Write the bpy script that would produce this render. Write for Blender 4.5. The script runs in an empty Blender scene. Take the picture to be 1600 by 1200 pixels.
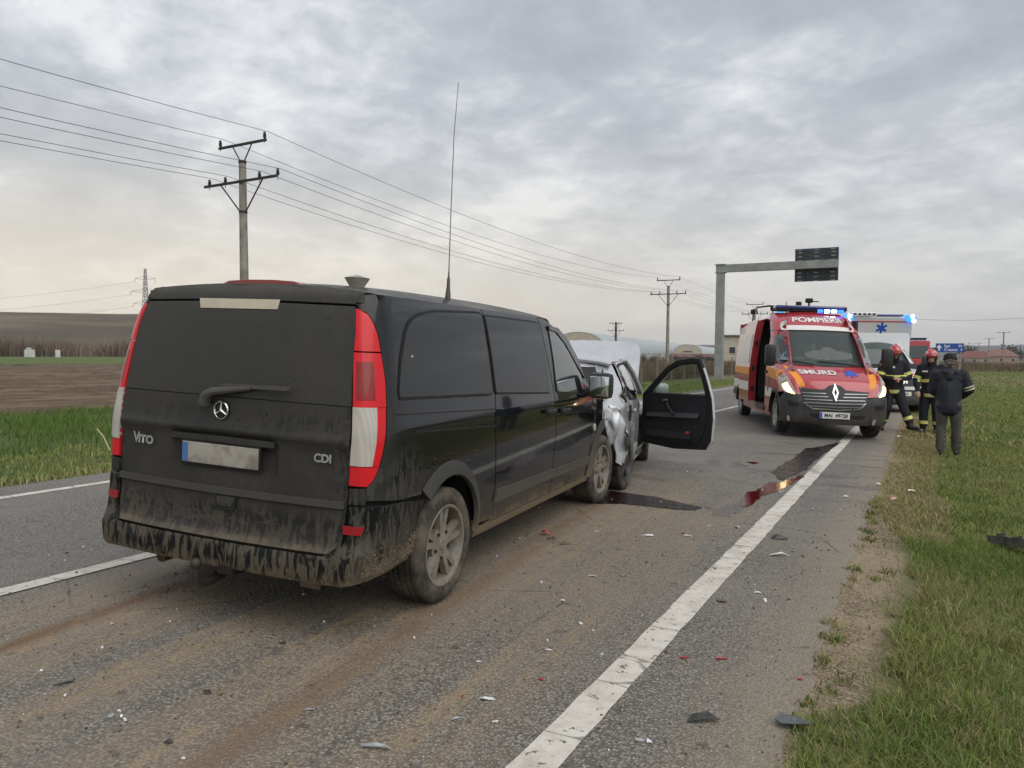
import bpy, bmesh, math, random
import numpy as np
from mathutils import Vector, Matrix, Euler, noise as mnoise
from mathutils.geometry import delaunay_2d_cdt

R = math.radians
random.seed(7)
SC = bpy.context.scene
COL = SC.collection

# ------------------------------------------------------------------ camera
CAMZ = 1.42
YAW, PITCH, ROLL = R(28.154), R(-2.129), R(0.5)
FPX = 1200.0
cam_data = bpy.data.cameras.new('camera')
cam_data.sensor_width = 36.0
cam_data.lens = 36.0 * FPX / 1600.0
cam_data.clip_start = 0.05
cam_data.clip_end = 12000
cam = bpy.data.objects.new('camera', cam_data)
COL.objects.link(cam)
_f = Vector((-math.sin(YAW) * math.cos(PITCH), math.cos(YAW) * math.cos(PITCH), math.sin(PITCH)))
_r = Vector((math.cos(YAW), math.sin(YAW), 0))
_d = _f.cross(_r)
_c, _s = math.cos(ROLL), math.sin(ROLL)
_r2 = _c * _r - _s * _d
_d2 = _s * _r + _c * _d
cam.matrix_world = Matrix(((_r2.x, -_d2.x, -_f.x, 0), (_r2.y, -_d2.y, -_f.y, 0), (_r2.z, -_d2.z, -_f.z, CAMZ), (0, 0, 0, 1)))
SC.camera = cam

# ------------------------------------------------------------------ node helper
class NT:
    def __init__(s, tree):
        s.t = tree
        s.L = tree.links
    def new(s, typ, **kw):
        n = s.t.nodes.new(typ)
        for k, v in kw.items():
            setattr(n, k, v)
        return n
    def put(s, sock, v):
        if v is None:
            return
        if hasattr(v, 'is_output') or isinstance(v, bpy.types.NodeSocket):
            s.L.new(v, sock)
        else:
            if sock.type == 'RGBA' and not isinstance(v, (int, float)):
                v = tuple(v) + ((1,) if len(v) == 3 else ())
            sock.default_value = v
    def math(s, op, a, b=None, c=None, clamp=False):
        n = s.new('ShaderNodeMath', operation=op, use_clamp=clamp)
        s.put(n.inputs[0], a)
        s.put(n.inputs[1], b)
        s.put(n.inputs[2], c)
        return n.outputs[0]
    def vmath(s, op, a, b=None):
        n = s.new('ShaderNodeVectorMath', operation=op)
        s.put(n.inputs[0], a)
        s.put(n.inputs[1], b)
        return n.outputs['Value'] if op in ('DOT_PRODUCT', 'LENGTH') else n.outputs[0]
    def coord(s, kind='Object'):
        return s.new('ShaderNodeTexCoord').outputs[kind]
    def pos(s):
        return s.new('ShaderNodeNewGeometry').outputs['Position']
    def map(s, v, scale=(1, 1, 1), loc=(0, 0, 0), rot=(0, 0, 0)):
        n = s.new('ShaderNodeMapping')
        s.put(n.inputs['Vector'], v)
        n.inputs['Scale'].default_value = scale
        n.inputs['Location'].default_value = loc
        n.inputs['Rotation'].default_value = rot
        return n.outputs[0]
    def noise(s, v, scale, detail=4, rough=.55, dist=0, out=0):
        n = s.new('ShaderNodeTexNoise')
        s.put(n.inputs['Vector'], v)
        n.inputs['Scale'].default_value = scale
        n.inputs['Detail'].default_value = detail
        n.inputs['Roughness'].default_value = rough
        n.inputs['Distortion'].default_value = dist
        return n.outputs[out]
    def voro(s, v, scale, feature='F1', out='Distance', rnd=1):
        n = s.new('ShaderNodeTexVoronoi', feature=feature)
        s.put(n.inputs['Vector'], v)
        n.inputs['Scale'].default_value = scale
        n.inputs['Randomness'].default_value = rnd
        return n.outputs[out]
    def mr(s, v, a, b, c=0., d=1., smooth=True):
        n = s.new('ShaderNodeMapRange', interpolation_type='SMOOTHSTEP' if smooth else 'LINEAR')
        s.put(n.inputs[0], v)
        for i, q in enumerate((a, b, c, d)):
            s.put(n.inputs[i + 1], q)
        return n.outputs[0]
    def mix(s, f, a, b, blend='MIX'):
        n = s.new('ShaderNodeMix', data_type='RGBA', blend_type=blend)
        s.put(n.inputs[0], f)
        s.put(n.inputs[6], a)
        s.put(n.inputs[7], b)
        return n.outputs[2]
    def fmix(s, f, a, b):
        n = s.new('ShaderNodeMix', data_type='FLOAT')
        s.put(n.inputs[0], f)
        s.put(n.inputs[2], a)
        s.put(n.inputs[3], b)
        return n.outputs[0]
    def ramp(s, f, stops, interp='LINEAR'):
        n = s.new('ShaderNodeValToRGB')
        n.color_ramp.interpolation = interp
        e = n.color_ramp.elements
        while len(e) < len(stops):
            e.new(.5)
        for k, (p, c) in zip(e, stops):
            k.position = p
            k.color = (c, c, c, 1) if isinstance(c, (int, float)) else tuple(c) + (1,)
        s.put(n.inputs[0], f)
        return n.outputs[0]
    def sep(s, v):
        n = s.new('ShaderNodeSeparateXYZ')
        s.put(n.inputs[0], v)
        return n.outputs
    def comb(s, x, y, z):
        n = s.new('ShaderNodeCombineXYZ')
        for i, q in enumerate((x, y, z)):
            s.put(n.inputs[i], q)
        return n.outputs[0]
    def bump(s, h, strength=.3, dist=.01):
        n = s.new('ShaderNodeBump')
        n.inputs['Strength'].default_value = strength
        n.inputs['Distance'].default_value = dist
        s.put(n.inputs['Height'], h)
        return n.outputs[0]

# ------------------------------------------------------------------ world and sun
SUN_EL, SUN_AZ = R(50), R(120)          # azimuth measured from +Y towards +X
world = bpy.data.worlds.new('World')
SC.world = world
world.use_nodes = True
w = NT(world.node_tree)
for n in list(world.node_tree.nodes):
    world.node_tree.nodes.remove(n)
sky = w.new('ShaderNodeTexSky', sky_type='NISHITA')
sky.sun_disc = False
sky.sun_elevation = SUN_EL
sky.sun_rotation = SUN_AZ
sky.air_density = 1.0
sky.dust_density = 3.0
dirn = w.vmath('NORMALIZE', w.coord('Generated'))
sx, sy_, sz = w.sep(dirn)
up = w.math('MAXIMUM', sz, 0.0)
inv = w.math('DIVIDE', 1.0, w.math('ADD', up, 0.22))
cv = w.comb(w.math('MULTIPLY', sx, inv), w.math('MULTIPLY', sy_, inv), 0.0)
cv = w.map(cv, scale=(1, 1, 1), rot=(0, 0, R(28)))
big = w.noise(w.map(cv, loc=(5.3, 1.9, 0)), 0.75, 3, .5, .2)
mid = w.noise(w.map(cv, loc=(7.7, 2.2, 1.0)), 3.5, 6, .62, .25)
fine = w.noise(w.map(cv, loc=(1.2, 9.0, 2.0)), 8.0, 5, .6, .3)
dens = w.math('ADD', w.math('ADD', w.math('MULTIPLY', big, .44), w.math('MULTIPLY', mid, .40)), w.math('MULTIPLY', fine, .16))
dens = w.math('ADD', dens, w.mr(sz, .22, .46, -.018, .028))
cloud = w.ramp(dens, [(.39, (.65, .66, .67)), (.455, (.50, .52, .55)), (.50, (.41, .432, .465)), (.56, (.35, .372, .408)), (.66, (.30, .32, .36))])
west = w.math('MAXIMUM', w.vmath('DOT_PRODUCT', dirn, (-math.sin(R(62)), math.cos(R(62)), 0.0)), 0.0)
west = w.math('POWER', west, 2.2)
hcol = w.mix(west, (.40, .405, .41), (.72, .64, .50))
lowf = w.mr(sz, 0.0, 0.34, 1.0, 0.0)
lowf = w.math('MULTIPLY', w.math('POWER', lowf, 1.3), .84)
base_sky = w.mix(0.93, w.mix(1.0, sky.outputs[0], (.08, .08, .08), 'MULTIPLY'), cloud)
skyc = w.mix(lowf, base_sky, hcol)
bg = w.new('ShaderNodeBackground')
w.put(bg.inputs[0], skyc)
bg.inputs[1].default_value = 1.0
wo = w.new('ShaderNodeOutputWorld')
w.L.new(bg.outputs[0], wo.inputs[0])

sun_d = bpy.data.lights.new('sun', 'SUN')
sun_d.energy = 1.5
sun_d.angle = R(70)
sun_d.color = (1.0, .96, .90)
sun = bpy.data.objects.new('sun', sun_d)
COL.objects.link(sun)
_sd = Vector((math.sin(SUN_AZ) * math.cos(SUN_EL), math.cos(SUN_AZ) * math.cos(SUN_EL), math.sin(SUN_EL)))
sun.rotation_euler = _sd.to_track_quat('Z', 'Y').to_euler()
sun.location = (0, 0, 30)

SC.view_settings.view_transform = 'Standard'
SC.view_settings.look = 'None'
SC.view_settings.exposure = 0.5
SC.view_settings.gamma = 1.0
SC.view_settings.use_curve_mapping = False
SC.cycles.max_bounces = 5
SC.cycles.diffuse_bounces = 2
SC.cycles.glossy_bounces = 2
SC.cycles.volume_bounces = 0
SC.cycles.use_adaptive_sampling = True
SC.cycles.adaptive_threshold = .02
SC.cycles.transmission_bounces = 4
SC.cycles.transparent_max_bounces = 8
SC.cycles.use_denoising = True
SC.cycles.caustics_reflective = False
SC.cycles.caustics_refractive = False

# ------------------------------------------------------------------ pixel -> ground (layout measured on the photo)
ROADC, RL, LL = -4.75, -1.21, -8.20
RE, LE = -0.44, -8.95
def zg(x):
    if x < LE:
        return max(-.084 - (LE - x) * .13, -.4)
    if x <= RE:
        return -.02 * abs(x - ROADC)
    return max(-.0862 - (x - RE) * .06, -.35)
_MW = cam.matrix_world.to_3x3()
def ray(px, py):
    return _MW @ Vector(((px - 800) / FPX, -(py - 600) / FPX, -1.0))
def at(px, py):
    d = ray(px, py)
    z = 0.
    p = None
    for _ in range(50):
        t = (z - CAMZ) / d.z
        p = Vector((0, 0, CAMZ)) + d * t
        z = .5 * z + .5 * zg(p.x)
    return p

# ------------------------------------------------------------------ materials
MATS = {}
def newmat(name):
    m = bpy.data.materials.new(name)
    m.use_nodes = True
    n = NT(m.node_tree)
    b = m.node_tree.nodes['Principled BSDF']
    MATS[name] = m
    return m, n, b
def mat(name, col, rough=.5, metal=0., spec=.5, coat=0., vary=0., vscale=4., col2=None, bump=0., bscale=30., emis=None, estr=0., dirt=None, coord='Object', coatr=.05):
    """plain surface with a little noise in colour and roughness"""
    if name in MATS:
        return MATS[name]
    m, n, b = newmat(name)
    co = n.coord(coord) if coord == 'Object' else n.pos()
    c = col
    nz = n.noise(co, vscale, 5, .6)
    if vary or col2:
        c2 = col2 if col2 else tuple(max(0, q * (1 - vary)) for q in col)
        c = n.mix(n.mr(nz, .35, .65), col, c2)
    if dirt:      # (colour, z low, z high, amount)
        z = n.sep(co)[2]
        f = n.math('MULTIPLY', n.mr(z, dirt[1], dirt[2], 1, 0), n.mr(n.noise(co, 6, 6, .65), .25, .7), clamp=True)
        f = n.math('MULTIPLY', f, dirt[3])
        c = n.mix(f, c, dirt[0])
        n.put(b.inputs['Roughness'], n.fmix(f, rough, .9))
    else:
        n.put(b.inputs['Roughness'], n.mr(n.noise(co, vscale * 2.3, 4), .3, .7, max(.02, rough - .06), min(1, rough + .08)) if rough > .08 else rough)
    n.put(b.inputs['Base Color'], c)
    b.inputs['Metallic'].default_value = metal
    b.inputs['Specular IOR Level'].default_value = spec
    b.inputs['Coat Weight'].default_value = coat
    b.inputs['Coat Roughness'].default_value = coatr
    if bump:
        n.put(b.inputs['Normal'], n.bump(n.noise(co, bscale, 4), bump, .02))
    if emis:
        b.inputs['Emission Color'].default_value = tuple(emis) + (1,)
        b.inputs['Emission Strength'].default_value = estr
    return m
def glassmat(name, tint=(.5, .55, .53), trans=.5, rough=.03, dark=(.02, .025, .025)):
    if name in MATS:
        return MATS[name]
    m, n, b = newmat(name)
    n.put(b.inputs['Base Color'], dark)
    b.inputs['Roughness'].default_value = rough
    b.inputs['Specular IOR Level'].default_value = .6
    tr = n.new('ShaderNodeBsdfTransparent')
    n.put(tr.inputs[0], tint)
    fr = n.new('ShaderNodeFresnel')
    fr.inputs[0].default_value = 1.5
    f = n.math('MULTIPLY', n.math('SUBTRACT', 1.0, fr.outputs[0]), trans, clamp=True)
    mx = n.new('ShaderNodeMixShader')
    n.put(mx.inputs[0], f)
    n.L.new(b.outputs[0], mx.inputs[1])
    n.L.new(tr.outputs[0], mx.inputs[2])
    n.L.new(mx.outputs[0], m.node_tree.nodes['Material Output'].inputs[0])
    return m

# ------------------------------------------------------------------ objects
def tag(o, label=None, cat=None, group=None, kind=None):
    if label: o['label'] = label
    if cat: o['category'] = cat
    if group: o['group'] = group
    if kind: o['kind'] = kind
    return o
def link(name, me, m=None, parent=None):
    o = bpy.data.objects.new(name, me)
    COL.objects.link(o)
    if m is not None and me is not None:
        me.materials.append(m)
    if parent is not None:
        o.parent = parent
    return o
def empty(name, loc=(0, 0, 0), rz=0, mw=None):
    o = bpy.data.objects.new(name, None)
    COL.objects.link(o)
    o.empty_display_size = .2
    if mw is not None:
        o.matrix_world = mw
    else:
        o.location = loc
        o.rotation_euler = (0, 0, rz)
    return o
def mesh(name, verts, faces, m=None, parent=None, smooth=False, ang=None):
    me = bpy.data.meshes.new(name)
    me.from_pydata([tuple(v) for v in verts], [], faces)
    me.update()
    if smooth:
        me.polygons.foreach_set('use_smooth', [True] * len(me.polygons))
        if ang:
            me.set_sharp_from_angle(angle=ang)
    return link(name, me, m, parent)

class MB:
    """collects shapes, builds ONE mesh"""
    def __init__(s):
        s.v, s.f = [], []
    def add(s, vs, fs):
        o = len(s.v)
        s.v += [Vector(q) for q in vs]
        s.f += [tuple(i + o for i in q) for q in fs]
        return s
    def box(s, c, size, rot=None, taper=None):
        hx, hy, hz = (q / 2 for q in size)
        vs = [Vector((x * hx, y * hy, z * hz)) for z in (-1, 1) for y in (-1, 1) for x in (-1, 1)]
        if taper:
            vs = [Vector((q.x * (taper[0] if q.z > 0 else 1), q.y * (taper[1] if q.z > 0 else 1), q.z)) for q in vs]
        if rot is not None:
            e = rot if isinstance(rot, Matrix) else Euler(rot).to_matrix()
            vs = [e @ q for q in vs]
        vs = [q + Vector(c) for q in vs]
        return s.add(vs, [(0, 2, 3, 1), (4, 5, 7, 6), (0, 1, 5, 4), (2, 6, 7, 3), (0, 4, 6, 2), (1, 3, 7, 5)])
    def rbox(s, c, size, r=.02, rot=None):
        """box with chamfered edges"""
        hx, hy, hz = (q / 2 for q in size)
        r = min(r, hx * .9, hy * .9, hz * .9)
        bm = bmesh.new()
        bmesh.ops.create_cube(bm, size=1)
        for q in bm.verts:
            q.co = Vector((q.co.x * 2 * hx, q.co.y * 2 * hy, q.co.z * 2 * hz))
        bmesh.ops.bevel(bm, geom=bm.edges[:], offset=r, segments=2, affect='EDGES', profile=.6)
        e = Matrix.Identity(3) if rot is None else (rot if isinstance(rot, Matrix) else Euler(rot).to_matrix())
        s.add([e @ q.co + Vector(c) for q in bm.verts], [tuple(q.index for q in f.verts) for f in bm.faces])
        bm.free()
        return s
    def tube(s, pts, rad, n=8, cap=True):
        pts = [Vector(p) for p in pts]
        if not hasattr(rad, '__len__'):
            rad = [rad] * len(pts)
        vs, fs = [], []
        prev = None
        for i, p in enumerate(pts):
            t = (pts[min(i + 1, len(pts) - 1)] - pts[max(i - 1, 0)]).normalized()
            if prev is None:
                a = t.orthogonal().normalized()
            else:
                a = (prev - t * prev.dot(t))
                a = a.normalized() if a.length > 1e-6 else t.orthogonal().normalized()
            prev = a
            b = t.cross(a)
            for k in range(n):
                q = 2 * math.pi * k / n
                vs.append(p + (a * math.cos(q) + b * math.sin(q)) * rad[i])
        for i in range(len(pts) - 1):
            for k in range(n):
                k2 = (k + 1) % n
                fs.append((i * n + k, i * n + k2, (i + 1) * n + k2, (i + 1) * n + k))
        if cap:
            fs.append(tuple(range(n - 1, -1, -1)))
            fs.append(tuple((len(pts) - 1) * n + k for k in range(n)))
        return s.add(vs, fs)
    def lathe(s, prof, axis='z', c=(0, 0, 0), n=24, close=False):
        """prof: (radius, height)"""
        vs, fs = [], []
        for r, h in prof:
            for k in range(n):
                q = 2 * math.pi * k / n
                x, y = r * math.cos(q), r * math.sin(q)
                p = {'z': (x, y, h), 'x': (h, x, y), 'y': (y, h, x)}[axis]
                vs.append(Vector(p) + Vector(c))
        m = len(prof)
        for i in range(m if close else m - 1):
            j = (i + 1) % m
            for k in range(n):
                k2 = (k + 1) % n
                fs.append((i * n + k, i * n + k2, j * n + k2, j * n + k))
        return s.add(vs, fs)
    def prism(s, poly, d, origin=(0, 0, 0), U=(1, 0, 0), V=(0, 0, 1), N=(0, -1, 0)):
        """flat polygon (u,v) with thickness d along N"""
        o, U, V, N = Vector(origin), Vector(U), Vector(V), Vector(N)
        a = [o + U * u + V * v for u, v in poly]
        b = [p + N * d for p in a]
        k = len(a)
        fs = [tuple(range(k)), tuple(range(2 * k - 1, k - 1, -1))]
        fs += [(i, i + k, (i + 1) % k + k, (i + 1) % k) for i in range(k)]
        return s.add(a + b, fs)
    def ball(s, c, r, n=10, m=6, sc=(1, 1, 1)):
        vs = [Vector((0, 0, r * sc[2]))]
        for i in range(1, m):
            t = math.pi * i / m
            for k in range(n):
                q = 2 * math.pi * k / n
                vs.append(Vector((r * sc[0] * math.sin(t) * math.cos(q), r * sc[1] * math.sin(t) * math.sin(q), r * sc[2] * math.cos(t))))
        vs.append(Vector((0, 0, -r * sc[2])))
        fs = [(0, 1 + k, 1 + (k + 1) % n) for k in range(n)]
        for i in range(m - 2):
            for k in range(n):
                fs.append((1 + i * n + k, 1 + (i + 1) * n + k, 1 + (i + 1) * n + (k + 1) % n, 1 + i * n + (k + 1) % n))
        l = len(vs) - 1
        fs += [(l, 1 + (m - 2) * n + (k + 1) % n, 1 + (m - 2) * n + k) for k in range(n)]
        return s.add([v + Vector(c) for v in vs], fs)
    def build(s, name, m, parent=None, smooth=False, ang=.7):
        bm = bmesh.new()
        vs = [bm.verts.new(q) for q in s.v]
        for f in s.f:
            try:
                bm.faces.new([vs[i] for i in f])
            except ValueError:
                pass
        bmesh.ops.recalc_face_normals(bm, faces=bm.faces[:])
        me = bpy.data.meshes.new(name)
        bm.to_mesh(me)
        bm.free()
        if smooth:
            me.polygons.foreach_set('use_smooth', [True] * len(me.polygons))
            me.set_sharp_from_angle(angle=ang)
        return link(name, me, m, parent)

def roundpoly(pts, r, n=5):
    """round the corners of a 2-D polygon; r a number or a list"""
    out = []
    k = len(pts)
    for i in range(k):
        p = Vector(pts[i][:2]); a = Vector(pts[i - 1][:2]); b = Vector(pts[(i + 1) % k][:2])
        rr = r[i] if hasattr(r, '__len__') else r
        if rr <= 0:
            out.append((p.x, p.y)); continue
        u = (a - p); v = (b - p)
        d = min(rr, u.length * .49, v.length * .49)
        p0 = p + u.normalized() * d
        p2 = p + v.normalized() * d
        for j in range(n + 1):
            t = j / n
            q = p0 * (1 - t) ** 2 + p * 2 * t * (1 - t) + p2 * t * t
            out.append((q.x, q.y))
    return out

def inside(x, y, poly):
    c = False
    j = len(poly) - 1
    for i in range(len(poly)):
        xi, yi = poly[i]; xj, yj = poly[j]
        if (yi > y) != (yj > y) and x < (xj - xi) * (y - yi) / (yj - yi) + xi:
            c = not c
        j = i
    return c

def patch(name, poly, S, m, parent, step=.08, off=0., thick=.015, edge=.003, holes=(), ref=None, two=False):
    """a panel: polygon in surface parameters (u,v) wrapped on surface S with a rim; custom normals from S"""
    def resample(pl):
        out = []
        for i in range(len(pl)):
            a = Vector(pl[i]); b = Vector(pl[(i + 1) % len(pl)])
            k = max(1, int(math.ceil((b - a).length / step)))
            out += [tuple(a.lerp(b, j / k)) for j in range(k)]
        return out
    loops = [resample(poly)] + [resample(h) for h in holes]
    pts, edges = [], []
    for lp in loops:
        o = len(pts)
        pts += [Vector(q) for q in lp]
        edges += [(o + i, o + (i + 1) % len(lp)) for i in range(len(lp))]
    nb = len(pts)
    us = [q[0] for q in loops[0]]; vs = [q[1] for q in loops[0]]
    u = min(us) + step * .5
    bnd = np.array([(q.x, q.y) for q in pts])
    while u < max(us):
        v = min(vs) + step * .5
        while v < max(vs):
            if inside(u, v, loops[0]) and not any(inside(u, v, h) for h in loops[1:]):
                if ((bnd - (u, v)) ** 2).sum(1).min() > (.45 * step) ** 2:
                    pts.append(Vector((u, v)))
            v += step
        u += step
    V, E, Fc, ov, oe, of = delaunay_2d_cdt(pts, edges, [], 1, 1e-6)
    tris = []
    for f in Fc:
        cx = sum(V[i].x for i in f) / len(f); cy = sum(V[i].y for i in f) / len(f)
        if inside(cx, cy, loops[0]) and not any(inside(cx, cy, h) for h in loops[1:]):
            tris.append(tuple(f))
    cnt = {}
    for f in tris:
        for i in range(len(f)):
            a, b = f[i], f[(i + 1) % len(f)]
            cnt[(min(a, b), max(a, b))] = cnt.get((min(a, b), max(a, b)), 0) + 1
    isb = set()
    for (a, b), c in cnt.items():
        if c == 1:
            isb.add(a); isb.add(b)
    P, Nn = [], []
    e = 1e-3
    for q in V:
        p = Vector(S(q.x, q.y))
        du = Vector(S(q.x + e, q.y)) - Vector(S(q.x - e, q.y))
        dv = Vector(S(q.x, q.y + e)) - Vector(S(q.x, q.y - e))
        nn = du.cross(dv)
        nn = nn.normalized() if nn.length > 1e-12 else Vector((0, 0, 1))
        rc = ref if ref is not None else Vector((0, 1.2, .9))
        if nn.dot(p - Vector(rc)) < 0:
            nn = -nn
        P.append(p); Nn.append(nn)
    verts, norms, faces = [], [], []
    for i, (p, nn) in enumerate(zip(P, Nn)):
        verts.append(p + nn * (off - (edge if i in isb else 0))); norms.append(nn)
    for f in tris:
        a, b, c = (verts[i] for i in f[:3])
        nf = (b - a).cross(c - a)
        faces.append(f if nf.dot(norms[f[0]]) > 0 else tuple(reversed(f)))
    if thick > 0:
        cen = Vector((0, 0))
        for f in list(faces):
            for i in range(len(f)):
                a, b = f[i], f[(i + 1) % len(f)]
                if cnt.get((min(a, b), max(a, b))) == 1:
                    side = (verts[b] - verts[a]).cross(norms[a]).normalized()
                    o = len(verts)
                    verts += [verts[a], verts[b], P[b] + Nn[b] * (off - thick), P[a] + Nn[a] * (off - thick)]
                    norms += [side] * 4
                    faces.append((o + 1, o, o + 3, o + 2))
    if two:
        o = len(verts)
        verts += [P[i] + Nn[i] * (off - thick) for i in range(len(P))]
        norms += [-q for q in Nn]
        faces += [tuple(o + i for i in reversed(f)) for f in list(faces) if max(f) < len(P)]
    me = bpy.data.meshes.new(name)
    me.from_pydata(verts, [], faces)
    me.update()
    me.polygons.foreach_set('use_smooth', [True] * len(me.polygons))
    me.normals_split_custom_set_from_vertices([tuple(q) for q in norms])
    return link(name, me, m, parent)

def text(name, body, size, m, parent, mw, extrude=.002, align='CENTER', sx=1., bold=0.):
    cu = bpy.data.curves.new(name, 'FONT')
    cu.body = body
    cu.size = size
    cu.extrude = extrude
    cu.align_x = align
    cu.align_y = 'CENTER'
    cu.offset = bold
    o = bpy.data.objects.new(name, cu)
    COL.objects.link(o)
    dg = bpy.context.evaluated_depsgraph_get()
    me = bpy.data.meshes.new_from_object(o.evaluated_get(dg))
    bpy.data.objects.remove(o)
    me.name = name
    me.materials.clear()
    me.transform(mw @ Matrix.Diagonal((sx, 1, 1, 1)))
    return link(name, me, m, parent)
def textme(body, size, extrude=.002, bold=0.):
    cu = bpy.data.curves.new('t', 'FONT')
    cu.body = body; cu.size = size; cu.extrude = extrude; cu.align_x = 'CENTER'; cu.align_y = 'CENTER'; cu.offset = bold
    o = bpy.data.objects.new('t', cu)
    COL.objects.link(o)
    me = bpy.data.meshes.new_from_object(o.evaluated_get(bpy.context.evaluated_depsgraph_get()))
    bpy.data.objects.remove(o)
    me.materials.clear()
    return me
def wrap_text(name, body, size, S, u0, v0, su, sv, m, parent, off=.004, bold=0., ref=None):
    """lettering laid on surface S around (u0,v0); su, sv: parameter units per metre"""
    me = textme(body, size, .0, bold)
    bm = bmesh.new(); bm.from_mesh(me)
    bmesh.ops.subdivide_edges(bm, edges=[e for e in bm.edges if e.calc_length() > .06], cuts=2)
    bmesh.ops.triangulate(bm, faces=bm.faces[:])
    rc = Vector(ref if ref is not None else (0, 1.2, .9))
    for v in bm.verts:
        u, q = u0 + v.co.x * su, v0 + v.co.y * sv
        p = Vector(S(u, q)); e = 1e-3
        nn = (Vector(S(u + e, q)) - Vector(S(u - e, q))).cross(Vector(S(u, q + e)) - Vector(S(u, q - e))).normalized()
        if nn.dot(p - rc) < 0: nn = -nn
        v.co = p + nn * off
    bm.to_mesh(me); bm.free()
    me.name = name
    return link(name, me, m, parent)

def vnoise(x, y, seed=0):
    """numpy value noise, 0..1"""
    xi = np.floor(x).astype(np.int64); yi = np.floor(y).astype(np.int64)
    fx = x - xi; fy = y - yi
    fx = fx * fx * (3 - 2 * fx); fy = fy * fy * (3 - 2 * fy)
    def h(a, b):
        n = (a * 374761393 + b * 668265263 + seed * 974634777) & 0x7fffffff
        n = ((n ^ (n >> 13)) * 1274126177) & 0x7fffffff
        return ((n ^ (n >> 16)) & 0xffff) / 65535.
    return (h(xi, yi) * (1 - fx) + h(xi + 1, yi) * fx) * (1 - fy) + (h(xi, yi + 1) * (1 - fx) + h(xi + 1, yi + 1) * fx) * fy
def fbm(x, y, seed=0, o=4):
    t = np.zeros_like(x, dtype=float); a = .5; s = 0
    for k in range(o):
        t += a * vnoise(x, y, seed + k); s += a; a *= .5; x = x * 2.03; y = y * 2.03
    return t / s
def npmesh(name, verts, loops, starts, m=None, parent=None, col=None, smooth=False):
    me = bpy.data.meshes.new(name)
    me.vertices.add(len(verts)); me.vertices.foreach_set('co', np.asarray(verts, np.float32).ravel())
    me.loops.add(len(loops)); me.loops.foreach_set('vertex_index', np.asarray(loops, np.int32))
    me.polygons.add(len(starts)); me.polygons.foreach_set('loop_start', np.asarray(starts, np.int32))
    if smooth:
        me.polygons.foreach_set('use_smooth', np.ones(len(starts), bool))
    if col is not None:
        a = me.color_attributes.new('col', 'FLOAT_COLOR', 'POINT')
        a.data.foreach_set('color', np.asarray(col, np.float32).ravel())
    me.update(calc_edges=True)
    return link(name, me, m, parent)
def zgv(x):
    x = np.asarray(x, float)
    z = np.where(x < LE, np.maximum(-.084 - (LE - x) * .13, -.4), -.02 * np.abs(x - ROADC))
    return np.where(x > RE, np.maximum(-.0862 - (x - RE) * .06, -.35), z)
# ================================================================== SETTING
def structure(o, label=None):
    o['kind'] = 'structure'
    if label: o['label'] = label
    return o

# ---- ground sheet
def make_ground_mat():
    m, n, b = newmat('ground')
    p = n.pos()
    x, y, z = n.sep(p)
    n1 = n.noise(p, .9, 6, .6)
    n2 = n.noise(p, 14, 5, .65)
    n3 = n.noise(p, .02, 4, .5)
    n4 = n.noise(p, 60, 3, .6)
    soil = n.mix(n.mr(n.math('ADD', n.math('MULTIPLY', n2, .5), n.math('MULTIPLY', n1, .5)), .40, .58), (.255, .20, .135), (.115, .088, .058))
    soil = n.mix(n.mr(n4, .45, .62), soil, (.31, .25, .175))
    grass = n.mix(n.mr(n2, .35, .65), (.075, .10, .03), (.12, .125, .05))
    far = n.mix(n.mr(n3, .42, .58), (.105, .13, .045), (.17, .14, .085))
    dist = n.mr(y, 22, 60)
    grass = n.mix(dist, grass, far)
    # worn strip along the asphalt
    f = n.mr(n.math('ADD', x, n.math('MULTIPLY', n1, .5)), -.02, .30, 1, 0)
    f = n.math('MULTIPLY', f, n.mr(n.math('ABSOLUTE', x), 1.2, 1.6, 1, 0))
    c = n.mix(f, grass, soil)
    n.put(b.inputs['Base Color'], c)
    b.inputs['Roughness'].default_value = .95
    b.inputs['Specular IOR Level'].default_value = .2
    n.put(b.inputs['Normal'], n.bump(n.math('ADD', n2, n.math('MULTIPLY', n4, .5)), .6, .03))
    return m
gx = np.unique(np.round(np.concatenate([[-4100, -2000, -1000, -400, -150, -60, -30, -20, -16, -13, -11.4, -10, -9.4, -8.96, -8.8, -7, -4.75, -2.5, -1, -.6, -.45], np.arange(-.43, 3.2, .11), [3.96, 5, 8, 15, 40, 120, 400, 1200, 4100]]), 3))
gy = np.unique(np.round(np.concatenate([[-300, -60, -20, -8, -3, -1], np.arange(0, 14, .13), np.geomspace(14, 4200, 50)]), 3))
GX, GY = np.meshgrid(gx, gy)
GZ = zgv(GX)
onroad = (GX > LE - .02) & (GX < RE - .015)
GZ = np.where(onroad, GZ - .06, GZ - .006)
rough_ = np.where((GX > RE) & (GX < 4), (fbm(GX * 3, GY * 3, 3) - .5) * .05 + (fbm(GX * 11, GY * 11, 9) - .5) * .018, 0)
rough_ *= np.clip((GX - RE) / .25, 0, 1)
GZ = GZ + rough_
def groundz(x, y):
    z = zgv(x)
    r_ = np.where((x > RE) & (x < 4), (fbm(x * 3, y * 3, 3) - .5) * .05, 0) * np.clip((x - RE) / .25, 0, 1)
    return z - .008 + r_
nx, ny = len(gx), len(gy)
ii = np.arange(nx * ny).reshape(ny, nx)
q = np.stack([ii[:-1, :-1], ii[:-1, 1:], ii[1:, 1:], ii[1:, :-1]], -1).reshape(-1, 4)
structure(npmesh('ground', np.stack([GX, GY, GZ], -1).reshape(-1, 3), q.ravel(), np.arange(len(q)) * 4, make_ground_mat(), smooth=True))

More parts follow.
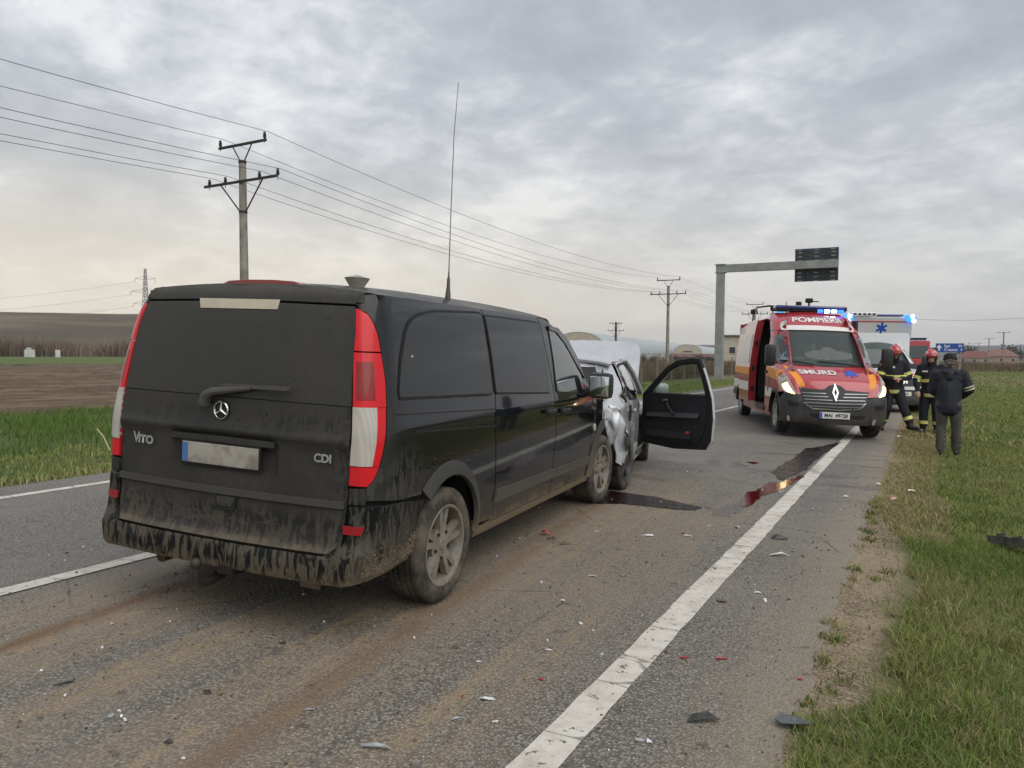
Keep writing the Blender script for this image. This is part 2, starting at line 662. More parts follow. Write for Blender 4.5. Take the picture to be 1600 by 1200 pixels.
# ---- road
def make_asphalt():
    m, n, b = newmat('asphalt')
    p = n.pos()
    x, y, z = n.sep(p)
    v1 = n.voro(p, 70, out='Color')
    v1d = n.voro(p, 70)
    v2 = n.voro(p, 150, out='Color')
    g1 = n.sep(v1)[0]
    g2 = n.sep(v2)[1]
    big = n.noise(p, .55, 5, .6)
    medn = n.noise(p, 5, 6, .65)
    long = n.noise(n.map(p, scale=(2.2, .16, 1)), 1.6, 5, .6)
    long2 = n.noise(n.map(p, scale=(7., .12, 1)), 1.6, 4, .6)
    base = n.mix(g1, (.085, .080, .073), (.265, .25, .225))
    base = n.mix(n.mr(g2, .80, .97), base, (.38, .365, .335))
    base = n.mix(n.mr(v1d, .35, .75), base, (.085, .079, .071))
    base = n.mix(n.mr(big, .38, .66, 0, .5), base, (.205, .188, .163))
    # mud dragged along the right lane (long stains with a shape of their own)
    lane = n.math('MULTIPLY', n.mr(x, -4.9, -4.2), n.mr(x, -1.75, -1.3, 1, .25))
    lane = n.math('MULTIPLY', lane, n.mr(y, 7.0, 10.5, 1, .12))
    pr_ = n.map(p, rot=(0, 0, R(-3)))
    s1 = n.mr(n.noise(n.map(pr_, scale=(2.3, .10, 1), loc=(.6, 0, 0)), 1.0, 4, .6, .1), .43, .56)
    s2 = n.mr(n.noise(n.map(pr_, scale=(13, .30, 1)), 1.0, 5, .65), .36, .60, .25, 1)
    s3 = n.mr(n.noise(p, 7, 6, .7), .32, .58, .35, 1)
    mudf = n.math('MULTIPLY', n.math('MULTIPLY', n.math('MULTIPLY', s1, s2), s3), lane)
    film = n.math('MULTIPLY', n.math('MULTIPLY', n.mr(long, .32, .6), lane), .48)
    mudf = n.math('MAXIMUM', mudf, film)
    mudf = n.math('MULTIPLY', mudf, n.mr(v1d, .1, .6, 1.0, .6))
    mud = n.mix(n.noise(p, 40, 4, .6), (.25, .18, .10), (.36, .275, .17))
    c = n.mix(mudf, base, mud)
    # thin reddish drag mark left of the van, and a second one on the right
    def drag(x0, slope, wdt, y1):
        dx = n.math('SUBTRACT', x, n.math('ADD', n.math('MULTIPLY', y, slope), x0))
        dx = n.math('ADD', dx, n.math('MULTIPLY', n.math('SUBTRACT', n.noise(n.map(p, scale=(1, .5, 1)), 2.5, 3), .5), .10))
        f = n.mr(n.math('ABSOLUTE', dx), 0, wdt, 1, 0)
        f = n.math('MULTIPLY', f, n.mr(y, y1 - .6, y1, 1, 0))
        return n.math('MULTIPLY', f, n.mr(medn, .3, .55, .35, 1))
    c = n.mix(n.math('MULTIPLY', drag(-3.72, -.09, .12, 6.0), .85), c, (.15, .085, .045))
    c = n.mix(n.math('MULTIPLY', drag(-2.02, -.11, .16, 7.5), .6), c, (.16, .10, .055))
    # sand gathered at the right asphalt edge
    ed = n.math('MULTIPLY', n.mr(n.math('ADD', x, n.math('MULTIPLY', medn, .35)), -.75, -.3), .6)
    c = n.mix(ed, c, (.27, .225, .165))
    # oily dark blotches and damp patch ahead of the van
    wet = n.math('MULTIPLY', n.mr(n.noise(n.map(p, scale=(.35, 1.6, 1), rot=(0, 0, R(-5))), 1.7, 5, .6), .52, .62), n.math('MULTIPLY', n.mr(y, 7.6, 9.5), n.mr(y, 15, 22, 1, 0)))
    wet = n.math('MULTIPLY', wet, n.mr(x, -4.4, -3.4))
    c = n.mix(n.math('MULTIPLY', wet, .45), c, (.035, .032, .03))
    blot = n.mr(n.noise(p, 9, 4, .5), .66, .70)
    c = n.mix(n.math('MULTIPLY', blot, .5), c, (.05, .04, .032))
    # fine cracks
    cr = n.voro(n.map(p, scale=(1, .8, 1)), .8, 'DISTANCE_TO_EDGE')
    cr = n.math('MULTIPLY', n.mr(n.math('ADD', cr, n.math('MULTIPLY', n.math('SUBTRACT', n.noise(p, 6, 4), .5), .03)), .0, .006, 1, 0), n.mr(big, .5, .6))
    c = n.mix(n.math('MULTIPLY', cr, .6), c, (.03, .028, .026))
    n.put(b.inputs['Base Color'], c)
    rg = n.fmix(n.math('MULTIPLY', wet, .8), n.fmix(mudf, .72, .95), .25)
    n.put(b.inputs['Roughness'], rg)
    b.inputs['Specular IOR Level'].default_value = .35
    h = n.math('ADD', n.math('MULTIPLY', v1d, -1.0), n.math('MULTIPLY', medn, .7))
    n.put(b.inputs['Normal'], n.bump(h, .55, .012))
    return m
ry = np.unique(np.concatenate([[-60, -20, -6], np.arange(-2, 18, .12), np.geomspace(18, 1500, 60)]))
rx = [LE, LE + .3, -8.2, -6.5, -5.2, -4.75, -4.3, -3, -2, -1.21, -.8, RE]
RV = []
for yy in ry:
    near = 1 if yy < 30 else 0
    jr = near * (float(mnoise.noise(Vector((yy * 1.3, 3.3, 0)))) * .05 + float(mnoise.noise(Vector((yy * 6.3, 1.3, 0)))) * .045)
    jl = near * (float(mnoise.noise(Vector((yy * 1.1, 9.3, 0)))) * .05)
    for k, xx in enumerate(rx):
        X = xx + (jr if k == len(rx) - 1 else 0) + (jl if k == 0 else 0)
        RV.append((X, yy, zg(xx)))
    RV.append((RE + jr + .01, yy, zg(RE) - .08))
    RV.append((LE + jl - .01, yy, zg(LE) - .08))
k_ = len(rx) + 2
RF = []
for j in range(len(ry) - 1):
    for i in range(len(rx) - 1):
        a = j * k_ + i
        RF.append((a, a + 1, a + 1 + k_, a + k_))
    a = j * k_ + len(rx) - 1
    RF.append((a, a + 1, a + 1 + k_, a + k_))
    RF.append((j * k_, j * k_ + k_, (j + 1) * k_ + k_ - 1, j * k_ + k_ - 1))
road = structure(mesh('road', RV, RF, make_asphalt(), smooth=True, ang=.5))

# ---- painted lines
def make_paint():
    m, n, b = newmat('road_paint')
    p = n.pos()
    medn = n.noise(p, 7, 6, .7)
    v = n.voro(p, 95)
    dirtn = n.noise(n.map(p, scale=(1, .4, 1)), 3, 5, .6)
    c = n.mix(n.mr(medn, .35, .7), (.62, .59, .53), (.46, .42, .36))
    c = n.mix(n.mr(dirtn, .56, .74), c, (.27, .23, .18))
    chips = n.math('MULTIPLY', n.mr(n.noise(p, 16, 6, .72), .595, .63), 1)
    c = n.mix(chips, c, (.12, .112, .10))
    cr = n.voro(n.map(p, scale=(.5, 2.6, 1)), 1.0, 'DISTANCE_TO_EDGE')
    cr = n.mr(n.math('ADD', cr, n.math('MULTIPLY', n.math('SUBTRACT', n.noise(p, 9, 4), .5), .05)), 0, .016, 1, 0)
    c = n.mix(n.math('MULTIPLY', cr, .75), c, (.13, .11, .09))
    n.put(b.inputs['Base Color'], c)
    b.inputs['Roughness'].default_value = .75
    n.put(b.inputs['Normal'], n.bump(n.math('ADD', n.math('MULTIPLY', v, -.6), medn), .35, .008))
    return m
PAINT = make_paint()
def line(name, xc, y0, y1, wd=.15, amp=.004):
    ys = list(np.arange(y0, min(y1, 22), .1)) + (list(np.geomspace(max(22.1, y0 + .1), y1, 30)) if y1 > 22.2 else [y1])
    ys = sorted(set(round(float(t), 3) for t in ys))
    vs, fs = [], []
    for yy in ys:
        for s in (-1, 1):
            X = xc + s * wd / 2 + amp * mnoise.noise(Vector((yy * 5, s * 3.1, xc)))
            vs.append((X, yy, zg(xc) - (.02 * (X - xc) if xc > ROADC else -.02 * (X - xc)) + .004))
    for i in range(len(ys) - 1):
        fs.append((2 * i, 2 * i + 1, 2 * i + 3, 2 * i + 2))
    return structure(mesh(name, vs, fs, PAINT))
line('edge_line_right', RL, -3, 700, .16, .010)
line('edge_line_left', LL, -10, 700, .15)
dash = [(-4.5, 3.58), (18.2, 23.0)] + [(18.2 + k * 9, 23 + k * 9) for k in range(1, 20)] + [(8.6, 13.0)]
for y0, y1 in dash:
    o = line('centre_line', ROADC, y0, y1, .15)

# ---- fields on the left
def soilmat(name, a, bcol, c, sc=6):
    m, n, b = newmat(name)
    p = n.pos()
    n1 = n.noise(p, sc, 6, .7)
    n2 = n.noise(n.map(p, scale=(1, .25, 1)), .9, 5, .6)
    n3 = n.noise(p, .06, 3, .5)
    col = n.mix(n.mr(n1, .3, .7), a, bcol)
    col = n.mix(n.mr(n2, .45, .62), col, c)
    col = n.mix(n.mr(n3, .4, .6, 0, .4), col, a)
    n.put(b.inputs['Base Color'], col)
    b.inputs['Roughness'].default_value = .95
    b.inputs['Specular IOR Level'].default_value = .15
    return m
def sheet(name, x0, x1, y0, y1, sx, sy, amp, m, zoff, furrow=0, fr=.9):
    xs = np.arange(x0, x1 + .01, sx); ys = np.arange(y0, y1 + .01, sy)
    X, Y = np.meshgrid(xs, ys)
    Z = zgv(X) + zoff + amp * (fbm(X * 1.1, Y * 1.1, 5) - .3) * 2 + amp * .8 * (vnoise(X * 3.3, Y * 3.3, 8) - .4)
    if furrow:
        Z += furrow * np.sin(X * 2 * math.pi / fr + 1.5 * fbm(X * .1, Y * .1, 2) * 6)
    e = np.minimum.reduce([X - x0, x1 - X, Y - y0, y1 - Y])
    Z -= np.clip(1 - e / .6, 0, 1) * (amp * 2 + zoff)
    n_x, n_y = len(xs), len(ys)
    i2 = np.arange(n_x * n_y).reshape(n_y, n_x)
    qq = np.stack([i2[:-1, :-1], i2[:-1, 1:], i2[1:, 1:], i2[1:, :-1]], -1).reshape(-1, 4)
    return structure(npmesh(name, np.stack([X, Y, Z], -1).reshape(-1, 3), qq.ravel(), np.arange(len(qq)) * 4, m, smooth=False))
sheet('ploughed_field', -104, -22.6, 2, 42, .34, .34, .085, soilmat('ploughed_soil', (.13, .092, .06), (.055, .04, .028), (.18, .135, .088)), .02, .05, 1.1)
sheet('ploughed_field', -104, -22.6, 42, 150, .9, .9, .09, MATS['ploughed_soil'], .02, .05, 2.3)
sheet('crop_field', -22.7, -14.0, -4, 46, .4, .5, .03, soilmat('crop_soil', (.075, .10, .035), (.11, .085, .055), (.07, .12, .03)), .005)
sheet('far_meadow', -262, -103, 5, 330, 4, 4, .15, soilmat('meadow', (.085, .13, .035), (.12, .125, .05), (.09, .14, .04), .6), .01)

# ---- blades of grass (one mesh per stand; nobody could count them)
def grassmat():
    m, n, b = newmat('grass_blade')
    a = n.new('ShaderNodeAttribute', attribute_name='col')
    n.put(b.inputs['Base Color'], a.outputs['Color'])
    b.inputs['Roughness'].default_value = .6
    b.inputs['Specular IOR Level'].default_value = .25
    b.inputs['Subsurface Weight'].default_value = 0
    t = n.new('ShaderNodeBsdfTranslucent')
    n.put(t.inputs[0], a.outputs['Color'])
    mx = n.new('ShaderNodeMixShader')
    mx.inputs[0].default_value = .3
    n.L.new(b.outputs[0], mx.inputs[1]); n.L.new(t.outputs[0], mx.inputs[2])
    n.L.new(mx.outputs[0], m.node_tree.nodes['Material Output'].inputs[0])
    return m
GRASS = grassmat()
rng = np.random.default_rng(11)
def blades(name, X, Y, Z, H, Wd, lean, col, label, cat):
    n_ = len(X)
    th = rng.uniform(0, 2 * np.pi, n_)
    ph = rng.uniform(0, 2 * np.pi, n_)
    dx, dy = np.cos(th) * Wd / 2, np.sin(th) * Wd / 2
    lx, ly = np.cos(ph) * lean * H, np.sin(ph) * lean * H
    base = np.stack([X, Y, Z], -1)
    side = np.stack([dx, dy, 0 * dx], -1)
    mid = base + np.stack([lx * .3, ly * .3, H * .55], -1)
    tip = base + np.stack([lx, ly, H * np.sqrt(np.clip(1 - lean ** 2 * .5, .2, 1))], -1)
    V = np.stack([base - side, base + side, mid - side * .75, mid + side * .75, tip], 1).reshape(-1, 3)
    o = np.arange(n_) * 5
    loops = np.stack([o, o + 1, o + 3, o + 2, o + 2, o + 3, o + 4], -1)
    starts = np.stack([np.arange(n_) * 7, np.arange(n_) * 7 + 4], -1).ravel()
    C = np.repeat(np.concatenate([col, np.ones((n_, 1))], 1), 5, 0)
    ob = npmesh(name, V, loops.ravel(), starts, GRASS, col=C)
    return tag(ob, label, cat, kind='stuff')
def grasscol(X, Y, dry, seed=0):
    n_ = len(X)
    g1 = np.array([.165, .235, .05]); g2 = np.array([.29, .32, .095]); g3 = np.array([.40, .325, .175]); g4 = np.array([.075, .12, .035])
    t = np.clip(fbm(X * 1.5, Y * 1.5, seed + 20) * 1.8 - .4 + rng.normal(0, .18, n_), 0, 1)[:, None]
    c = g1 * (1 - t) + g2 * t
    k = (rng.uniform(0, 1, n_) < .25)[:, None]
    c = np.where(k, g4 * 1.1, c)
    d = (rng.uniform(0, 1, n_) < dry)[:, None]
    c = np.where(d, g3 * rng.uniform(.7, 1.15, (n_, 1)), c)
    return c * rng.uniform(.8, 1.2, (n_, 1))
def dirtmask(X, Y):
    """1 on the bare strip beside the asphalt"""
    wdt = .42 + .25 * (fbm(Y * .9, Y * 0 + 2, 31) - .5) + .18 * (fbm(X * 4, Y * 4, 33) - .5)
    wdt = wdt * np.clip((Y - 3.35) / .5, 0, 1) * np.clip((8.6 - Y) / 1.4, 0.0, 1)
    return (X - RE) < wdt
def scatter(n_, y0, y1, xa, xb, p=1.0):
    Y = y0 + (y1 - y0) * rng.uniform(0, 1, n_) ** p
    X = xa(Y) + (xb(Y) - xa(Y)) * rng.uniform(0, 1, n_)
    return X, Y
def verge(name, n_, y0, y1, h, wd, label, p=1.0, xm=2.2):
    X, Y = scatter(n_, y0, y1, lambda y: RE + .0 * y, lambda y: .1 * y + xm, p)
    dens = fbm(X * 2.2, Y * 2.2, 40)
    dm = dirtmask(X, Y)
    strip = np.clip((X - RE) / .55, 0, 1)
    keep = np.where(dm, rng.uniform(0, 1, n_) < .035, rng.uniform(0, 1, n_) < np.clip(.35 + dens * 1.3 - .25, .15, 1))
    keep &= ~((X - RE < .06) & (rng.uniform(0, 1, n_) < .8))
    X, Y, dens, strip = X[keep], Y[keep], dens[keep], strip[keep]
    k = len(X)
    dry = np.clip(.16 + .75 * (fbm(X * .7, Y * .7, 50) - .5), .04, .7)
    dry = np.where((Y > 7.2) & (Y < 22) & (X < .25 + .3 * (fbm(Y * .8, Y * 0, 5) - .5)), .72, dry)
    H = h * (0.5 + .9 * dens) * rng.uniform(.45, 1.3, k) * np.where(strip < .5, .6, 1)
    lean = rng.uniform(.3, 1.25, k)
    blades(name, X, Y, groundz(X, Y), H, wd * rng.uniform(.6, 1.3, k), lean, grasscol(X, Y, dry), label, 'grass')
verge('grass', 150000, 1.6, 7.5, .082, .0046, 'dense short green grass on the near right roadside verge', 1.25, 1.6)
verge('grass', 100000, 7.5, 17, .075, .0085, 'green and straw coloured verge grass around the walking man', 1.2, 2.0)
verge('grass', 60000, 17, 48, .10, .02, 'green verge grass beside and beyond the white ambulance', 1.3, 4.)
verge('grass', 30000, 48, 150, .14, .06, 'distant green roadside grass below the blue road sign', 1.3, 12.)
rw = np.random.default_rng(4)
wx, wy = [], []
for k in range(46):
    cx_, cy_ = RE + abs(rw.normal(0, .05)) + (.0 if k % 3 else rw.uniform(.05, .45)), rw.uniform(3.0, 9.5)
    m_ = rw.integers(12, 42)
    wx.append(cx_ + rw.normal(0, .025, m_)); wy.append(cy_ + rw.normal(0, .035, m_))
X = np.concatenate(wx); Y = np.concatenate(wy)
blades('edge_weeds', X, Y, groundz(X, Y), rng.uniform(.015, .06, len(X)), rng.uniform(.006, .014, len(X)), rng.uniform(.5, 1.2, len(X)), grasscol(X, Y, .3) * .85, 'small weeds growing along the broken asphalt edge', 'weeds')
# left verge and young crop
X, Y = scatter(70000, 2, 75, lambda y: y * 0 + LE - .02, lambda y: y * 0 - 14.3, 1.4)
dn = fbm(X * 1.2, Y * 1.2, 61); k = rng.uniform(0, 1, len(X)) < .3 + dn
X, Y = X[k], Y[k]
blades('grass', X, Y, groundz(X, Y), rng.uniform(.04, .12, len(X)), rng.uniform(.012, .022, len(X)), rng.uniform(.2, .9, len(X)), grasscol(X, Y, np.where(X > -9.7, .45, .12)), 'green grass strip along the left edge of the road', 'grass')
X, Y = scatter(90000, 0, 46, lambda y: y * 0 - 22.7, lambda y: y * 0 - 13.8)
X = np.round(X / .42) * .42 + rng.normal(0, .07, len(X))
k = rng.uniform(0, 1, len(X)) < np.clip(fbm(X * .5, Y * .5, 71) * 2.6 - .75, .03, 1)
X, Y = X[k], Y[k]
cc = np.array([.115, .185, .038]) * rng.uniform(.7, 1.25, (len(X), 1))
blades('young_crop', X, Y, zgv(X) + .0, rng.uniform(.10, .24, len(X)), rng.uniform(.014, .026, len(X)), rng.uniform(.2, .7, len(X)), cc, 'bright green young crop growing in rows before the ploughed field', 'crop')

# ---- dry brush bands
def brush(name, n_, xa, xb, y0, y1, h, wd, cols, label, seed, base=-.4, cut=.33, lean=.45):
    X = rng.uniform(xa, xb, n_); Y = rng.uniform(y0, y1, n_)
    d_ = fbm(X * .12 * 3 / h, Y * .12 * 3 / h, seed)
    k = rng.uniform(0, 1, n_) < np.clip((d_ - cut) * 5, .05, 1)
    X, Y, d_ = X[k], Y[k], d_[k]
    c = np.array(cols)[rng.integers(0, len(cols), len(X))] * rng.uniform(.7, 1.25, (len(X), 1))
    return blades(name, X, Y, X * 0 + base, h * (.35 + 1.1 * d_) * rng.uniform(.4, 1.15, len(X)), wd * rng.uniform(.5, 1.2, len(X)), rng.uniform(.1, 1, len(X)) * lean, c, label, 'brush')
BR = [(.16, .105, .07), (.20, .15, .10), (.12, .085, .06), (.23, .17, .115), (.13, .11, .06)]
brush('dry_brush', 60000, -30, -17.2, 44, 140, 1.35, .028, BR, 'reddish brown dry brush behind the wire fence', 81)
brush('dry_brush', 42000, -280, -250, 60, 340, 6.5, .32, [(.19, .14, .11), (.24, .185, .14), (.15, .115, .09), (.26, .19, .13)], 'band of bare brown bushes at the foot of the left hill', 83, lean=.6)
brush('dry_brush', 22000, 3, 60, 125, 210, 1.5, .10, BR + [(.13, .13, .06)], 'brown dry weeds between the right field and the distant houses', 85, base=-.35)
brush('dry_brush', 9000, -120, -60, 150, 330, 2.6, .16, BR, 'distant brown weeds before the vaulted halls', 87)

# ---- hills
def hill(name, az0, az1, r0, r1, h, m, prof, label=None, na=90, nr=26):
    vs, fs = [], []
    for j in range(nr):
        t = j / (nr - 1); r_ = r0 + (r1 - r0) * t
        for i in range(na):
            s = i / (na - 1); az = R(az0 + (az1 - az0) * s)
            x, y = -math.sin(az) * r_, math.cos(az) * r_
            hh = h * prof(s) * (1 - (1 - min(1, t * 1.55)) ** 2) * (1 if t < .7 else 1 - .25 * (t - .7) / .3)
            hh += h * .12 * t * (mnoise.noise(Vector((x * .006, y * .006, 1))) + .5 * mnoise.noise(Vector((x * .02, y * .02, 4))))
            vs.append((x, y, -.6 + max(hh, 0) * min(1, s * 8, (1 - s) * 8)))
    for j in range(nr - 1):
        for i in range(na - 1):
            a = j * na + i
            fs.append((a, a + 1, a + 1 + na, a + na))
    return structure(mesh(name, vs, fs, m, smooth=True), label)
def hillmat(name, a, b_, c, sc):
    m, n, b = newmat(name)
    p = n.pos()
    n1 = n.noise(n.map(p, scale=(1, .35, 2.5), rot=(0, 0, R(25))), sc, 6, .6)
    n2 = n.noise(p, sc * 5, 5, .65)
    st = n.noise(n.map(p, scale=(.3, .3, 6)), sc, 4)
    col = n.mix(n.mr(n1, .38, .6), a, b_)
    col = n.mix(n.mr(st, .48, .58, 0, .8), col, c)
    col = n.mix(n.mr(n2, .56, .7, 0, .6), col, tuple(q * .6 for q in b_))
    n.put(b.inputs['Base Color'], col)
    b.inputs['Roughness'].default_value = 1
    b.inputs['Specular IOR Level'].default_value = .05
    return m
hill('hill', 40, 104, 330, 1050, 34, hillmat('hill_fields', (.155, .125, .095), (.10, .085, .068), (.19, .155, .115), .012), lambda s: .86 + .14 * math.sin(s * 5 + .4))
hill('far_ridge', -24, 20, 2300, 3900, 66, hillmat('ridge_fields', (.10, .105, .10), (.08, .09, .09), (.13, .125, .11), .003), lambda s: .8 + .2 * math.sin(s * 7))
hill('far_ridge', 8, 34, 1500, 2600, 36, MATS['ridge_fields'], lambda s: .7 + .3 * math.sin(s * 4 + 1))

# ================================================================== POLES, WIRES
CONC = mat('concrete_pole', (.30, .28, .24), .85, vary=.35, vscale=2.5, bump=.2)
IRON = mat('dark_iron', (.045, .042, .04), .6, .5)
INSU = mat('insulator', (.035, .03, .028), .35)
def wpos(px, py, z):
    d = ray(px, py)
    t = (z - CAMZ) / d.z
    return Vector((0, 0, CAMZ)) + d * t
def build_pole(h, label, group, arms=((.62, 1.28, (-1.2, 1.2)), (-.85, 1.95, (-1.85, -.95, .9, 1.85))), rb=.20, rt=.135, detail=True):
    root = empty('power_pole')
    tag(root, label, 'power pole', group)
    mb = MB().tube([(0, 0, -.5), (0, 0, h)], [rb, rt], 12)
    mb.build('post', CONC, root, True)
    tips = []
    for dz, half, ins in arms:
        z = h + dz
        a = MB().box((0, -rt - .03 if dz < 0 else 0, z), (half * 2, .07, .09)).build('crossarm', IRON, root)
        br = MB()
        for s in (-1, 1):
            if dz > 0:
                br.tube([(s * half * .42, 0, z), (s * rt * .7, 0, h - .05)], .025, 6)
            else:
                br.tube([(s * half * .58, -rt * .5, z), (s * rt, 0, z - 1.15)], .028, 6)
        br.tube([(0, 0, h - .12), (0, 0, h - .02)], rt * 1.12, 12) if dz > 0 else br.tube([(0, 0, z - 1.2), (0, 0, z - 1.1)], rt * 1.2, 12)
        br.build('brace', IRON, root)
        for xi in ins:
            im = MB().lathe([(.015, 0), (.03, .02), (.065, .05), (.07, .09), (.045, .10), (.065, .13), (.065, .17), (.04, .19), (.055, .22), (.04, .27), (0.001, .28)], 'z', (xi, 0, z + .045), 8)
            im.tube([(xi, 0, z - .1), (xi, 0, z + .06)], .014, 6)
            im.build('insulator', INSU, root, True)
            tips.append(Vector((xi, 0, z + .32)))
    return root, tips
def copytree(o, parent=None):
    c = o.copy()
    COL.objects.link(c)
    c.parent = parent
    for ch in list(o.children):
        copytree(ch, c)
    return c
PH = 9.3
pole0, tips = build_pole(PH, 'tall concrete power pole with two crossarms rising behind the black van', 'concrete power poles along the left field')
line_pos = []
for px, py, lab in ((383, 250, None), (1044.5, 447, 'concrete power pole with two crossarms left of the sign gantry'), (1179.5, 482, 'power pole whose top shows above the red ambulance sliding door')):
    p = wpos(px, py, PH - .4)
    o = pole0 if lab is None else copytree(pole0)
    if lab: o['label'] = lab
    o.location = (p.x, p.y, -.4)
    o.rotation_euler = (0, R(-.9) if lab is None else 0, 0)
    line_pos.append(o.location.copy())
line_pos = [line_pos[0] - (line_pos[1] - line_pos[0])] + line_pos + [line_pos[2] + (line_pos[2] - line_pos[1])]
WIRE = mat('wire', (.05, .05, .052), .5)
wn = ['uppermost far power line wire running over the left pole', 'uppermost near power line wire running over the left pole', 'lower crossarm power line wire at its far left end', 'lower crossarm power line wire second from its far end', 'lower crossarm power line wire second from the road', 'lower crossarm power line wire nearest the road']
for wi, tp in enumerate(tips):
    mb = MB()
    pts = []; rad = []
    for a, b in zip(line_pos[:-1], line_pos[1:]):
        L = (b - a).length
        for k in range(15):
            t = k / 14
            q = a.lerp(b, t) + tp
            q.z -= 4 * t * (1 - t) * (1.05 * (L / 58) ** 2)
            if not pts or k > 0:
                pts.append(q); rad.append(.0095)
    mb.tube(pts, rad, 5, False)
    tag(mb.build('power_line', WIRE, None), wn[wi], 'wire', 'power line wires')
# a smaller dark pole by the halls
p = wpos(962.5, 503, 8.2)
o, _t = build_pole(8.6, 'dark wooden pole with two short crossarms before the vaulted hall', None, ((-.35, 1.25, (-1.2, -.6, .6, 1.2)), (-1.75, 1.7, (-1.6, -.8, .8, 1.6))), .24, .2)
o.location = (p.x, p.y, -.4)
for ch in o.children:
    if ch.name.startswith('post'):
        ch.data.materials[0] = mat('old_wood_pole', (.10, .085, .07), .85, vary=.4)
# row of T-shaped poles on the right
rp, tr_ = build_pole(9.0, 'nearest concrete pole of the distant row on the right', 'distant pole row on the right', ((.05, 1.5, (-1.4, 0, 1.4)),), .2, .15)
spots = [(1568.5, 520), (1545.5, 529.5), (1529.5, 536.5), (1517, 540.5), (1509, 544.5), (1498, 548)]
rl = ['nearest concrete pole of the distant row on the right', 'second nearest concrete pole of the distant right row', 'third concrete pole of the distant right row', 'fourth concrete pole of the distant right row', 'fifth concrete pole in the distant right row', 'farthest small concrete pole of the distant right row']
for i, (px, py) in enumerate(spots):
    p = wpos(px, py, 8.6)
    o = rp if i == 0 else copytree(rp)
    o['label'] = rl[i]
    o.location = (p.x, p.y, -.4)
    o.rotation_euler = (0, 0, R(8))
# a line wire crossing the right sky
a, b = wpos(1405, 497, 16), wpos(1640, 493, 17)
mb = MB().tube([a.lerp(b, k / 12) - Vector((0, 0, 1.2 * 4 * k / 12 * (1 - k / 12))) for k in range(13)], .05, 5, False)
tag(mb.build('power_line', WIRE), 'single thin wire crossing the grey sky right of the ambulances', 'wire')

# lattice pylon far left
PYL = mat('pylon_steel', (.42, .42, .42), .6, .3)
def pylon():
    p = at(228, 562)
    d = ray(228, 556); d.z = 0; d.normalize()
    p = d * 430; H = 44
    root = empty('pylon', (p.x, p.y, -.5), R(25))
    tag(root, 'steel lattice transmission pylon on the left skyline above the hill', 'pylon')
    def half(z):
        return np.interp(z, [0, 24, 44], [3.4, 1.1, .35])
    mb = MB()
    zs = [0, 6, 11, 15.5, 19.5, 23, 26, 29, 32, 35, 38, 41, 44]
    for sx in (-1, 1):
        for sy in (-1, 1):
            mb.tube([(sx * half(z), sy * half(z), z) for z in zs], .16, 4)
    for z0, z1 in zip(zs[:-1], zs[1:]):
        for s in (-1, 1):
            for a_, b_ in ((-1, 1), (1, -1)):
                mb.tube([(a_ * half(z0), s * half(z0), z0), (b_ * half(z1), s * half(z1), z1)], .09, 4)
                mb.tube([(s * half(z0), a_ * half(z0), z0), (s * half(z1), b_ * half(z1), z1)], .09, 4)
    mb.build('tower', PYL, root)
    for z, l in ((26, 6.2), (32, 7.6), (38.5, 5.2)):
        m2 = MB()
        for s in (-1, 1):
            m2.tube([(s * half(z), 0, z), (s * l, 0, z + .5)], .14, 4)
            m2.tube([(s * half(z + 1.8), 0, z + 1.8), (s * l, 0, z + .5)], .12, 4)
            m2.tube([(s * l, 0, z + .5), (s * l, 0, z - 1.4)], .12, 4)
        m2.build('crossarm', PYL, root)
    return root
pyl = pylon()
pw = ['highest faint transmission wire left of the pylon', 'middle faint transmission wire left of the pylon', 'lowest faint transmission wire left of the pylon']
for k, (z, l) in enumerate(((26, 6.2), (32, 7.6), (38.5, 5.2))):
    a = pyl.location + Vector((-l * .9, -l * .4, z - 1))
    b = a + Vector((-330, -60, 0))
    tag(MB().tube([a.lerp(b, t / 14) - Vector((0, 0, 9 * 4 * t / 14 * (1 - t / 14))) for t in range(15)], .05, 4, False).build('transmission_wire', WIRE), pw[2 - k], 'wire', 'transmission wires')

